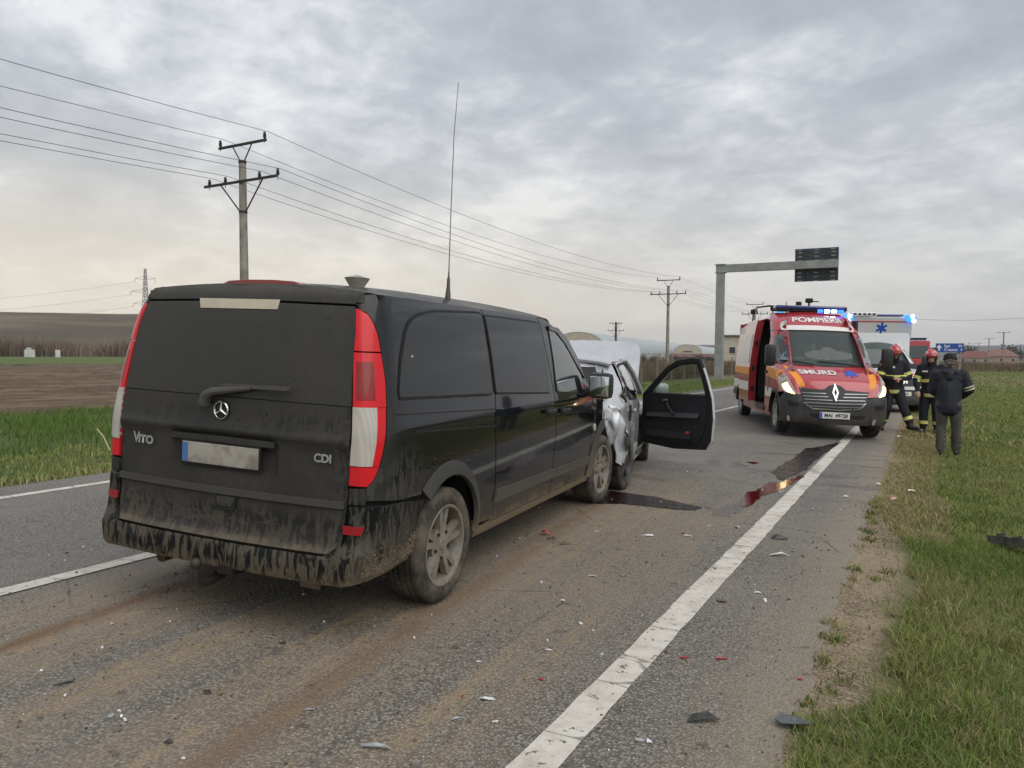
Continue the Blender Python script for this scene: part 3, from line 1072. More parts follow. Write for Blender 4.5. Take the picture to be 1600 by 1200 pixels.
# ================================================================== GANTRY AND ROAD SIGN
GALV = mat('galvanised_steel', (.33, .345, .33), .55, .35, vary=.25, vscale=1.5)
SBACK = mat('sign_back', (.055, .065, .065), .5, .4, vary=.3, vscale=3)
def gantry():
    b0 = at(1123, 592)
    root = empty('sign_gantry', (b0.x, b0.y, -.45))
    tag(root, 'grey steel cantilever gantry carrying a sign seen from behind over the road', 'gantry')
    d0 = (M3 := cam.matrix_world.to_3x3().inverted()) @ (b0 - Vector((0, 0, CAMZ)))
    Zc = -d0.z
    z_arm = wpos_at(1123, 420, b0)
    H = z_arm + .45
    MB().box((0, 0, (H - .35) / 2), (.66, .62, H - .35), taper=(.92, .92)).box((0, 0, .06), (1.0, 1.0, .12)).build('column', GALV, root)
    L = 9.4
    MB().box((L / 2 - .35, 0, H), (L, .5, .62)).build('beam', GALV, root)
    MB().box((0, 0, H - .33), (.84, .74, .05)).box((0, 0, H + .335), (.84, .74, .05)).build('flange', GALV, root)
    # sign: stacked extruded planks, posts and clips
    x0, x1 = L - 3.55, L - .35
    n_ = 8
    zb, zt = H - 1.25, H + 1.32
    hgt = (zt - zb) / n_
    for k in range(n_):
        MB().box(((x0 + x1) / 2, .42, zb + hgt * (k + .5)), (x1 - x0, .05, hgt - .03)).build('sign_plank', SBACK, root)
    for x in (x0 + .7, x1 - .75):
        MB().box((x, .33, (zb + zt) / 2), (.09, .1, zt - zb - .1)).build('sign_post', SBACK, root)
    clip = mat('clip_steel', (.42, .43, .42), .4, .6)
    mb = MB()
    for k in range(n_ + 1):
        if k in (4,): continue
        for x in (x0 + .38, (x0 + x1) / 2, x1 - .38):
            mb.box((x + random.uniform(-.03, .03), .37, zb + hgt * (k if k < n_ else n_ - .3) + .02), (.32, .03, .05))
    mb.build('sign_clips', clip, root)
    MB().box(((x0 + x1) / 2, .45, (zb + zt) / 2), (x1 - x0 + .06, .02, zt - zb + .06)).build('sign_face', mat('sign_blue', (.02, .09, .36), .5), root)
def wpos_at(px, py, base):
    """height where the sight line passes above a ground point"""
    d = ray(px, py)
    k = math.hypot(base.x, base.y) / math.hypot(d.x, d.y)
    return CAMZ + d.z * k
gantry()
def roadsign():
    b0 = at(1482.5, 590)
    root = empty('road_sign', (b0.x, b0.y, b0.z - .05))
    tag(root, 'blue road direction sign on two posts beside the far verge', 'road sign')
    zt, zb = wpos_at(1482, 535.6, b0) - b0.z, wpos_at(1482, 549.5, b0) - b0.z
    wd = 36.5 * (b0.y * math.cos(YAW) - b0.x * math.sin(YAW)) / 1200 * 1.05
    BL = mat('sign_face_blue', (.012, .085, .36), .4)
    WH = mat('sign_white', (.8, .8, .8), .5)
    for s in (-1, 1):
        MB().tube([(s * wd * .38, .05, 0), (s * wd * .38, .05, zt)], .05, 8).build('post', GALV, root)
    MB().rbox((0, 0, (zt + zb) / 2), (wd, .04, zt - zb), .015).build('panel', BL, root)
    zc, hh = (zt + zb) / 2, zt - zb
    def T(b, s, x, z, al): return text('lettering', b, s, WH, root, Matrix.Translation((x, -.025, z)) @ Matrix.Rotation(R(90), 4, 'X'), .003, al, 1, .004)
    T('Iasi', hh * .46, -wd * .20, zc + hh * .2, 'LEFT'); T('85', hh * .36, wd * .44, zc + hh * .2, 'RIGHT')
    T('Crasna', hh * .46, -wd * .20, zc - hh * .22, 'LEFT'); T('4', hh * .36, wd * .44, zc - hh * .22, 'RIGHT')
    MB().prism([(-.09, -.36), (.09, -.36), (.09, .02), (.24, -.06), (.24, .1), (0, .38), (-.24, .1), (-.24, -.06), (-.09, .02)], .006, (-wd * .375, -.022, zc), (hh * .95, 0, 0), (0, 0, hh * .95)).build('arrow', WH, root)
roadsign()

# ================================================================== FENCE, HALLS, HOUSES
def fence():
    root = empty('wire_fence', (-16.6, 46, -.42))
    tag(root, 'low wire fence with grey posts before the dry brush', 'fence')
    FP = mat('fence_post', (.20, .19, .175), .8, vary=.3)
    y = 0; k = 0
    pm = MB().box((0, 0, .95), (.11, .11, 1.9)).build('post', FP, root)
    pts = []
    while y < 110:
        o = pm if k == 0 else pm.copy()
        if k: COL.objects.link(o)
        o.location = (random.uniform(-.08, .08), y, random.uniform(-.12, .08)); o.rotation_euler = (random.uniform(-.04, .04), random.uniform(-.04, .04), 0)
        pts.append(y); y += 3.4; k += 1
    for z in (.35, .75, 1.15, 1.5, 1.8):
        MB().tube([(0, q, z + random.uniform(-.03, .03)) for q in pts], .014, 4, False).build('strand', WIRE, root)
fence()
VAULT = mat('vault_sheet', (.42, .465, .48), .5, .2, vary=.2, vscale=.5)
PALE = mat('pale_wall', (.56, .57, .54), .8, vary=.2, vscale=.7)
CREAM = mat('cream_plaster', (.50, .45, .36), .9, vary=.2, vscale=1.2)
DARKW = mat('dark_opening', (.03, .03, .03), .5)
def hall(p, rz, wd, ln, h, wall, label, nrib=10):
    root = empty('vaulted_hall', (p[0], p[1], -.5), rz)
    tag(root, label, 'hall', 'vaulted halls')
    K = 18
    arc = [(-wd / 2 * math.cos(math.pi * k / K), wall + (h - wall) * math.sin(math.pi * k / K) ** .8) for k in range(K + 1)]
    MB().prism([(-wd / 2, 0), (wd / 2, 0)] + [(x, z) for x, z in reversed(arc)], -.4, (0, 0, 0), (1, 0, 0), (0, 0, 1), (0, -1, 0)).build('gable', CREAM, root)
    seg = ln / nrib
    base_me = None
    for k in range(nrib):
        if base_me is None:
            mb = MB()
            out = [(x * 1.01, z + .12) for x, z in arc]
            vs = [(x, 0, z) for x, z in out] + [(x, seg - .12, z) for x, z in out] + [(x * .98, seg - .12, z - .2) for x, z in out]
            n1 = K + 1
            fs = [(i, i + 1, i + 1 + n1, i + n1) for i in range(K)] + [(i + n1, i + 1 + n1, i + 1 + 2 * n1, i + 2 * n1) for i in range(K)]
            mb.add(vs, fs)
            o = mb.build('roof_panel', VAULT, root, True); base_me = o
        else:
            o = base_me.copy(); COL.objects.link(o)
        o.location = (0, .2 + k * seg, 0)
    MB().box((wd / 2 + .1, ln / 2, wall / 2), (.3, ln, wall)).build('side_wall', PALE, root)
    MB().box((-wd / 2 - .1, ln / 2, wall / 2), (.3, ln, wall)).build('side_wall', PALE, root)
    MB().box((0, -.08, wall * .75), (wd * .3, .12, wall * 1.5)).build('gate', PALE, root)
    MB().box((0, -.16, wall * 1.65), (wd * .3, .1, .35)).build('vent_strip', DARKW, root)
def dirp(px, D):
    d = ray(px, 555); d.z = 0; d.normalize()
    return d * D
a, b = dirp(902, 205), dirp(1092, 470)
rz_ = math.atan2(-(b.x - a.x), b.y - a.y)
hall(a, rz_, 15, (b - a).length, 8.2, 2.6, 'large grey vaulted hall with a pale gable behind the silver car', 24)
a2, b2 = dirp(1074, 300), dirp(1130, 480)
hall(a2, math.atan2(-(b2.x - a2.x), b2.y - a2.y), 11, 130, 6.6, 2.4, 'smaller vaulted hall with a round gable left of the gantry', 14)
def house(p, rz, wd, dp, wall, rise, rc, wc, label, name='house', cat='house', hip=.25, chim=True, wins=3):
    root = empty(name, (p[0], p[1], -.5), rz)
    tag(root, label, cat)
    MB().box((0, 0, wall / 2), (wd, dp, wall)).build('wall', wc, root)
    hw, hd = wd / 2 + .5, dp / 2 + .5
    r = MB().add([(-hw, -hd, wall), (hw, -hd, wall), (hw, hd, wall), (-hw, hd, wall), (-hw * (1 - hip * 2), 0, wall + rise), (hw * (1 - hip * 2), 0, wall + rise)], [(0, 1, 5, 4), (1, 2, 5), (2, 3, 4, 5), (3, 0, 4), (3, 2, 1, 0)]).build('roof', rc, root)
    if chim:
        MB().box((wd * .2, dp * .1, wall + rise), (.7, .7, 1.6)).build('chimney', wc, r)
    for k in range(wins):
        x = -wd / 2 + wd * (k + .5) / wins
        wdw = MB().box((x, -dp / 2 - .03, wall * .55), (1.3, .1, 1.4)).build('window', PALE, root)
        MB().box((x, -dp / 2 - .09, wall * .55), (1.05, .06, 1.15)).build('pane', DARKW, wdw)
    return root
RROOF = mat('red_roof', (.20, .075, .065), .8, vary=.25, vscale=1)
house(dirp(1523, 390), R(-4), 12.5, 9, 2.6, 3.0, RROOF, mat('house_wall', (.42, .36, .32), .9), 'low house with a dull red roof left of the distant poles')
house(dirp(1561, 400), R(6), 13, 10, 3.4, 3.0, mat('tile_roof', (.22, .12, .095), .8, vary=.25, vscale=1), mat('pink_wall', (.36, .25, .22), .9), 'pinkish house with a tiled roof behind the nearest distant pole')
o = house(dirp(1141, 150), R(20), 4.6, 5, 5.9, .25, DARKW, CREAM, 'narrow cream plastered building behind the gantry column', 'cream_building', 'building', .02, False, 1)
house(dirp(1085, 160), R(25), 9, 5, 1.9, .7, mat('dull_red_sheet', (.17, .09, .08), .8, vary=.3), mat('patchy_wall', (.35, .27, .24), .9, vary=.4), 'low reddish shed beside the gantry column', 'shed', 'shed', .05, False, 3)
# long low white wall far behind the fence
tag(MB().box((0, 0, .5), (.3, 120, 1.0)).build('low_wall', PALE), 'long low white wall beyond the dry brush', 'wall').location = (-34, 170, -.45)
# ruined white hut walls by the left brush
ru = empty('ruined_hut', tuple(dirp(68, 262)) , R(62))
ru.location.z = -.5
tag(ru, 'two ruined white hut walls before the left hill bushes', 'ruin')
MB().box((-3.4, 0, 1.2), (2.6, .5, 2.4)).box((-3.6, 0, 2.6), (1.3, .5, .7)).build('wall', PALE, ru)
MB().box((3.6, 0, 1.2), (1.3, .5, 2.4)).build('wall', PALE, ru)

# bare shrubs and small dark trees
TW = mat('bare_twig', (.085, .07, .058), .9)
LEAF = mat('dark_leaf', (.045, .055, .035), .8, vary=.4)
def bare_shrub(p, h, label, seed):
    rnd = random.Random(seed)
    root = empty('bare_shrub', (p[0], p[1], -.45))
    tag(root, label, 'shrub', 'bare shrubs')
    mb = MB(); fn = MB()
    def grow(a, d, l, r_, lev):
        b = a + d * l
        (mb if lev < 2 else fn).tube([a, b], [r_, r_ * .6], 4, False)
        if lev < 3:
            for k in range(4 if lev else 7):
                nd = (d + Vector((rnd.uniform(-1, 1), rnd.uniform(-1, 1), rnd.uniform(-.1, .7))) * .75).normalized()
                grow(a.lerp(b, rnd.uniform(.45, 1)), nd, l * rnd.uniform(.5, .8), r_ * .55, lev + 1)
    for k in range(4):
        grow(Vector((rnd.uniform(-.3, .3), rnd.uniform(-.3, .3), 0)), Vector((rnd.uniform(-.4, .4), rnd.uniform(-.4, .4), 1)).normalized(), h * .42, h * .02, 0)
    mb.build('trunk', TW, root); fn.build('crown', TW, root)
for i, (px, D, h, l) in enumerate([(972, 120, 3.6, 'bare shrub just right of the dark wooden pole'), (1002, 130, 4.0, 'bare shrub above the raised silver bonnet edge'), (1020, 118, 3.4, 'bare shrub left of the concrete pole by the fence'), (1064, 125, 3.8, 'bare shrub right of the concrete pole before the halls'), (1090, 128, 4.4, 'bare shrub before the low reddish shed'), (1104, 122, 3.6, 'bare shrub closest to the gantry column')]):
    bare_shrub(dirp(px, D), h * .68, l, 40 + i)
def leafy_tree(p, h, label, seed):
    rnd = random.Random(seed)
    root = empty('leafy_tree', (p[0], p[1], -.5))
    tag(root, label, 'tree')
    mb = MB().tube([(0, 0, 0), (.1, 0, h * .35), (0, .1, h * .7)], [h * .03, h * .022, h * .01], 6)
    cr = MB()
    for k in range(420):
        c = Vector((rnd.gauss(0, .22) * h, rnd.gauss(0, .22) * h, h * (.55 + rnd.gauss(0, .16))))
        a = Vector((rnd.uniform(-1, 1), rnd.uniform(-1, 1), rnd.uniform(-1, 1))).normalized() * h * .05
        b = a.orthogonal().normalized() * h * .05
        cr.add([c - a, c + b, c + a, c - b], [(0, 1, 2, 3)])
    for k in range(6):
        t = rnd.uniform(.35, .7)
        mb.tube([(0, 0, h * t), (rnd.uniform(-.25, .25) * h, rnd.uniform(-.25, .25) * h, h * (t + .25))], [h * .012, h * .004], 4)
    mb.build('trunk', TW, root); cr.build('crown', LEAF, root)
for i, (px, D, h, l) in enumerate([(1590, 430, 7.5, 'dark round tree at the right edge of the skyline'), (1580, 450, 10, 'greyish tree beside the pinkish distant house'), (1512, 420, 9, 'tree left of the low red roofed house')]):
    leafy_tree(dirp(px, D), h, l, 60 + i)
# ================================================================== VEHICLE SHELL
class Shell:
    """half-symmetric vehicle skin: parameters u (0 centre of the end, 1 corner begins, 2 corner ends, then metres along the side) and z"""
    def __init__(s, W, E, y0, dir=1, cx=.16, bulge=.05, pw=2.3, taper=None, mw=None):
        s.W, s.E, s.y0, s.dir, s.cx, s.b, s.pw, s.taper, s.mw = W, E, y0, dir, cx, bulge, pw, taper, mw
    def S(s, u, z):
        sg = 1 if u >= 0 else -1
        a = abs(u)
        w = s.W(z); e = s.E(z); k = 2 / s.pw
        y0 = s.y0(z) if callable(s.y0) else s.y0
        cx = s.cx(z) if callable(s.cx) else s.cx
        if a <= 1:
            x = a * (w - cx); y = e + s.dir * s.b * a * a
        elif a <= 2:
            t = (a - 1) * math.pi / 2
            yb = e + s.dir * s.b
            x = (w - cx) + cx * max(0, math.sin(t)) ** k
            y = yb + (y0 - yb) * (1 - max(0, math.cos(t)) ** k)
        else:
            y = y0 + s.dir * (a - 2); x = w
        if s.taper:
            x *= s.taper(y, z)
        return (sg * x, y, z)
    def side(s, sd=1, fn=None):
        """surface with plain parameters (y, z) for one flank"""
        def f(y, z):
            w = s.W(z); k = 2 / s.pw
            cx = s.cx(z) if callable(s.cx) else s.cx
            yb = s.E(z) + s.dir * s.b
            y0 = s.y0(z) if callable(s.y0) else s.y0
            if (y - y0) * s.dir >= 0:
                x = w
            else:
                q = min(1, max(0, (y - y0) / (yb - y0)))
                cc = (1 - q) if False else q
                t = math.acos(min(1, max(0, (1 - (1 - q)) ** (s.pw / 2)))) if q > 0 else math.pi / 2
                x = (w - cx) + cx * max(0, math.sin(t)) ** k
            if s.taper: x *= s.taper(y, z)
            q_ = Vector((sd * x, y, z))
            return fn(q_) if fn else q_
        return f
    def e(s, x, z):
        w = s.W(z); cx = s.cx(z) if callable(s.cx) else s.cx
        a = abs(x)
        if a < w - cx:
            u = a / (w - cx)
        else:
            q = min(1, (a - (w - cx)) / cx) ** (s.pw / 2)
            u = 1 + math.asin(min(1, q)) / (math.pi / 2)
        return (math.copysign(u, x), z)
    def s_(s, y, z, side=1):
        yb = s.E(z) + s.dir * s.b
        if (y - s.y0) * s.dir >= 0:
            u = 2 + (y - s.y0) * s.dir
        else:
            q = 1 - min(1, max(0, (y - yb) / (s.y0 - yb)))
            u = 1 + math.acos(min(1, max(0, q ** (s.pw / 2)))) / (math.pi / 2)
        return (side * u, z)
    def px(s, X, Y, guess):
        """surface parameters of a feature measured on the photo"""
        inv = cam.matrix_world.inverted()
        def pr(u, z):
            c = inv @ (s.mw @ Vector(s.S(u, z)))
            return 800 + FPX * c.x / -c.z, 600 - FPX * c.y / -c.z
        g0 = None
        if s.dir < 0:
            if not hasattr(s, 'grid'):
                s.gk = [(iu * .045, .2 + iz * .05) for iu in range(-44, 45) for iz in range(0, 46)]
                s.grid = np.array([pr(*k) for k in s.gk])
            guess = g0 = s.gk[int(((s.grid - (X, Y)) ** 2).sum(1).argmin())]
        u, z = guess
        for _ in range(25):
            a = pr(u, z); e = 1e-4
            b = pr(u + e, z); c = pr(u, z + e)
            J = ((b[0] - a[0]) / e, (c[0] - a[0]) / e, (b[1] - a[1]) / e, (c[1] - a[1]) / e)
            det = J[0] * J[3] - J[1] * J[2]
            if abs(det) < 1e-9: break
            rx, ry_ = X - a[0], Y - a[1]
            du = (rx * J[3] - J[1] * ry_) / det; dz = (J[0] * ry_ - rx * J[2]) / det
            u += max(-.3, min(.3, du)); z += max(-.2, min(.2, dz))
        if g0 and (abs(u - g0[0]) > .08 or abs(z - g0[1]) > .08):
            return g0
        return (u, z)
    def pxs(s, pts, guess):
        out = []
        for p in pts:
            g = s.px(p[0], p[1], guess)
            out.append(g); guess = g
        return out
def frame_from_wheels(pr, pf, half, roll):
    f = (pf - pr); f.z = 0; f.normalize()
    up_ = Vector((0, 0, 1)); r_ = f.cross(up_)
    r2 = math.cos(roll) * r_ - math.sin(roll) * up_
    u2 = math.sin(roll) * r_ + math.cos(roll) * up_
    O = pr - half * r2
    return Matrix(((r2.x, f.x, u2.x, O.x), (r2.y, f.y, u2.y, O.y), (r2.z, f.z, u2.z, O.z), (0, 0, 0, 1)))
def itp(xs, ys):
    """smooth (monotone-ish) interpolation through knots"""
    xs = list(map(float, xs)); ys = list(map(float, ys)); n_ = len(xs)
    d = [(ys[i + 1] - ys[i]) / (xs[i + 1] - xs[i]) for i in range(n_ - 1)]
    mm = [d[0]] + [0 if d[i - 1] * d[i] <= 0 else 2 * d[i - 1] * d[i] / (d[i - 1] + d[i]) for i in range(1, n_ - 1)] + [d[-1]]
    def f(x):
        if x <= xs[0]: return ys[0]
        if x >= xs[-1]: return ys[-1]
        i = 0
        while x > xs[i + 1]: i += 1
        h = xs[i + 1] - xs[i]; t = (x - xs[i]) / h
        return ys[i] * (1 + 2 * t) * (1 - t) ** 2 + h * mm[i] * t * (1 - t) ** 2 + ys[i + 1] * t * t * (3 - 2 * t) + h * mm[i + 1] * t * t * (t - 1)
    return f

def chaikin(pts, it=2, closed=True, w=.22):
    if closed:
        dn = []
        for i in range(len(pts)):
            a, b = Vector(pts[i]), Vector(pts[(i + 1) % len(pts)])
            k = max(1, int((b - a).length / .11))
            dn += [tuple(a.lerp(b, j / k)) for j in range(k)]
        pts = dn
    for _ in range(it):
        out = [] if closed else [pts[0]]
        n_ = len(pts)
        for i in range(n_ if closed else n_ - 1):
            a, b = pts[i], pts[(i + 1) % n_]
            out.append((a[0] + (b[0] - a[0]) * w, a[1] + (b[1] - a[1]) * w))
            out.append((a[0] + (b[0] - a[0]) * (1 - w), a[1] + (b[1] - a[1]) * (1 - w)))
        if not closed: out.append(pts[-1])
        pts = out
    return pts
def grow(pts, d):
    """push a closed outline outwards by d"""
    n_ = len(pts)
    ar = sum(pts[i][0] * pts[(i + 1) % n_][1] - pts[(i + 1) % n_][0] * pts[i][1] for i in range(n_))
    s = 1 if ar > 0 else -1
    out = []
    for i in range(n_):
        a = Vector(pts[i - 1]); b = Vector(pts[i]); c = Vector(pts[(i + 1) % n_])
        e1, e2 = (b - a).normalized(), (c - b).normalized()
        nn = (Vector((e1.y, -e1.x)) + Vector((e2.y, -e2.x)))
        nn = nn.normalized() if nn.length > 1e-6 else Vector((0, 0))
        out.append(tuple(b + nn * d * s))
    return out
# ---- van materials
DUST = (.125, .108, .085)
def van_paint(name, base, dust0, hi, lo, rough=.22, wipes=0., mudz=.35, coat=.6, rear=False):
    """dark paint under road dust: dust thick low down, wiped and run in places"""
    m, n, b = newmat(name)
    p = n.coord('Object')
    x, y, z = n.sep(p)
    n1 = n.noise(p, 2.2, 5, .6)
    n2 = n.noise(n.map(p, scale=(6, 6, 1.1)), 4, 5, .65)
    n3 = n.noise(p, 55, 4, .6)
    n4 = n.noise(p, 9, 6, .65)
    zf = n.mr(z, lo, hi, 1, 0)
    d = n.math('ADD', n.math('MULTIPLY', zf, .62), dust0)
    d = n.math('ADD', d, n.math('MULTIPLY', n.math('SUBTRACT', n1, .5), .55))
    d = n.math('ADD', d, n.math('MULTIPLY', n.math('SUBTRACT', n2, .5), (.35 if coat > .5 else .12) if not rear else .18))
    # spray thrown back by the wheels
    if not rear:
        dd = n.math('SQRT', n.math('ADD', n.math('POWER', n.math('ADD', y, .62), 2), n.math('POWER', n.math('SUBTRACT', z, .34), 2)))
        d = n.math('ADD', d, n.math('MULTIPLY', n.math('MULTIPLY', n.mr(dd, .12, .62, 1, 0), n.mr(n.math('ABSOLUTE', x), .78, .93)), n.mr(n4, .3, .6, .3, .8)))
    nz_ = n.sep(n.new('ShaderNodeNewGeometry').outputs['Normal'])[2]
    d = n.math('ADD', d, n.mr(nz_, .45, .9, 0, .45))
    d = n.math('MULTIPLY', d, n.mr(n3, .2, .75, .75, 1.1), clamp=True)
    if wipes:
        sm = n.noise(n.map(p, scale=(1.5, 1, 2.6), loc=(.4, 0, .2)), 6.5, 3, .55, .5)
        band = n.math('MAXIMUM', n.mr(n.math('ABSOLUTE', n.math('SUBTRACT', z, .55)), .03, .13, 1, 0), n.mr(n.math('ABSOLUTE', n.math('SUBTRACT', z, 1.09)), .0, .09, .8, 0))
        edge = n.mr(n.math('ABSOLUTE', x), .62, .78, 0, .75)
        band = n.math('MAXIMUM', band, edge)
        fing = n.noise(n.map(p, scale=(24, 8, 6)), 1.6, 3, .5, .3)
        wp = n.math('MULTIPLY', n.math('MULTIPLY', n.mr(sm, .45, .50), n.mr(fing, .46, .52)), band)
        sm2 = n.mr(n.noise(n.map(p, scale=(1, 1, 2.2), loc=(3, 0, 1)), 3.2, 3, .5, .8), .62, .66, 0, .55)
        wp = n.math('MULTIPLY', n.math('MAXIMUM', wp, n.math('MULTIPLY', sm2, band)), wipes)
        d = n.math('MULTIPLY', d, n.math('SUBTRACT', 1.0, wp))
    else:
        # rain runs and wiped patches
        runs = n.noise(n.map(p, scale=(9, 9, 2.4)), 3.2, 5, .6, .8)
        d = n.math('ADD', d, n.math('MULTIPLY', n.mr(y, -.50, -.72, 0, .32), n.mr(z, .70, .74)))  # film added at the rear edge to dull the corner's bright sky reflection
        cm_ = n.math('MULTIPLY', n.math('MULTIPLY', n.mr(y, -.15, -.6), n.mr(z, .78, 1.08, 1, 0)), n.mr(runs, .44, .56))
        d = n.math('MAXIMUM', d, n.math('MULTIPLY', cm_, .62))
        rf = n.math('MULTIPLY', n.mr(runs, .56, .64), n.mr(n.noise(p, 1.3, 3), .46, .6))
        d = n.math('MULTIPLY', d, n.math('SUBTRACT', 1.0, n.math('MULTIPLY', rf, .75 if coat > .5 else .35)))
    if rear:
        rad_ = n.math('SQRT', n.math('ADD', n.math('POWER', n.math('ADD', x, .09), 2), n.math('POWER', n.math('SUBTRACT', z, 1.15), 2)))
        arc = n.math('MULTIPLY', n.mr(n.math('ABSOLUTE', n.math('SUBTRACT', rad_, .50)), .0, .03, 1, 0), n.mr(n1, .4, .6))
        arc = n.math('MAXIMUM', arc, n.math('MULTIPLY', n.mr(rad_, .47, .49, 1, 0), .25))
        arc = n.math('MULTIPLY', arc, n.mr(z, 1.2, 1.24))
        d = n.math('MULTIPLY', d, n.math('SUBTRACT', 1.0, n.math('MULTIPLY', arc, .30)))
        d = n.math('MULTIPLY', d, n.mr(n.noise(n.map(p, scale=(1, 1, .35)), 7, 5, .7), .3, .7, .82, 1.08), clamp=True)
        sp = n.mr(n.noise(p, 26, 2, .5), .70, .74, 0, .7)
        d = n.math('MULTIPLY', d, n.math('SUBTRACT', 1.0, sp))
    brown = n.mr(z, .1, .75, 1, 0)
    dc = n.mix(brown, (.095, .09, .08) if not rear else (.075, .071, .062), (.19, .155, .105))
    c = n.mix(d, base, dc)
    # caked mud
    mf = n.math('MULTIPLY', n.mr(n.math('ADD', z, n.math('MULTIPLY', n.math('SUBTRACT', n4, .5), .22)), mudz - .04, mudz + .05, 1, 0), n.mr(n3, .3, .5, .55, 1))
    c = n.mix(mf, c, n.mix(n3, (.13, .10, .065), (.22, .175, .115)))
    d2 = n.math('MAXIMUM', d, mf)
    n.put(b.inputs['Base Color'], c)
    n.put(b.inputs['Roughness'], n.fmix(n.math('MULTIPLY', d2, 1.25, clamp=True), rough, .85))
    n.put(b.inputs['Coat Weight'], n.math('MULTIPLY', n.math('SUBTRACT', 1.0, n.math('MULTIPLY', d2, 1.4, clamp=True)), coat, clamp=True))
    b.inputs['Coat Roughness'].default_value = .03
    b.inputs['Coat IOR'].default_value = 1.42
    b.inputs['Specular IOR Level'].default_value = .06 if not rear else .15
    n.put(b.inputs['Normal'], n.bump(n.math('MULTIPLY', n3, mf), .5, .02))
    return m
BLACK = (.008, .0085, .011)
VP_SIDE = van_paint('van_side_paint', (.004, .005, .008), -.20, .90, .24, coat=1.0, rough=.10)
VP_ROOF = van_paint('van_roof_paint', BLACK, .10, .6, .2, coat=.7)
VP_REAR = van_paint('van_rear_paint', (.006, .0065, .008), .60, .50, .30, wipes=.72, coat=.5, rear=True)
VP_BUMP = van_paint('van_bumper_plastic', (.010, .0105, .011), -.62, .85, .25, rough=.40, coat=.2, mudz=.30)
VP_GLASSR = van_paint('van_dusty_rear_glass', (.006, .007, .007), .66, .5, .2, rough=.06, wipes=.25, coat=1.0, rear=True)
VP_TRIM = van_paint('van_trim_plastic', (.035, .036, .038), .32, .9, .2, rough=.5, coat=.1)
VMIR = mat('van_mirror_black', (.02, .02, .021), .45)
SEAL = mat('black_seal', (.006, .006, .006), .7)
UNDER = mat('underbody_black', (.012, .011, .010), .9, vary=.3)
TINT = mat('tinted_glass', (.003, .0035, .004), .03, spec=.62)
CLEARG = glassmat('window_glass', (.55, .68, .64), .55, .02, (.02, .028, .026))
RUB = mat('tyre_rubber', (.022, .021, .020), .85, col2=(.115, .095, .07), vscale=7, bump=.25, bscale=60)
RIMD = mat('dusty_alloy', (.27, .255, .225), .6, .25, col2=(.19, .165, .125), vscale=9)
CHROME = mat('chrome', (.62, .62, .60), .18, 1.0)
def lens(name, col, rough=.12, stripes=190, axis=2, dirty=.15, emis=None):
    m, n, b = newmat(name)
    p = n.coord('Object')
    ax = n.sep(p)[axis]
    w_ = n.math('SINE', n.math('MULTIPLY', ax, stripes * 6.28))
    nz = n.noise(p, 5, 5, .6)
    c = n.mix(n.mr(w_, -1, 1, 0, .22), col, tuple(q * .45 for q in col))
    c = n.mix(n.mr(nz, .45, .75, 0, dirty * 2), c, DUST)
    n.put(b.inputs['Base Color'], c)
    b.inputs['Roughness'].default_value = .3
    b.inputs['Specular IOR Level'].default_value = .25
    b.inputs['Coat Weight'].default_value = .35
    b.inputs['Coat Roughness'].default_value = .05
    n.put(b.inputs['Normal'], n.bump(w_, .12, .004))
    return m
LRED = lens('red_lens', (.66, .012, .020), dirty=.05)
LDRED = lens('dark_red_lens', (.30, .008, .012), stripes=95)
LWHITE = lens('clear_lens', (.50, .475, .43), stripes=60, axis=1, dirty=.16)

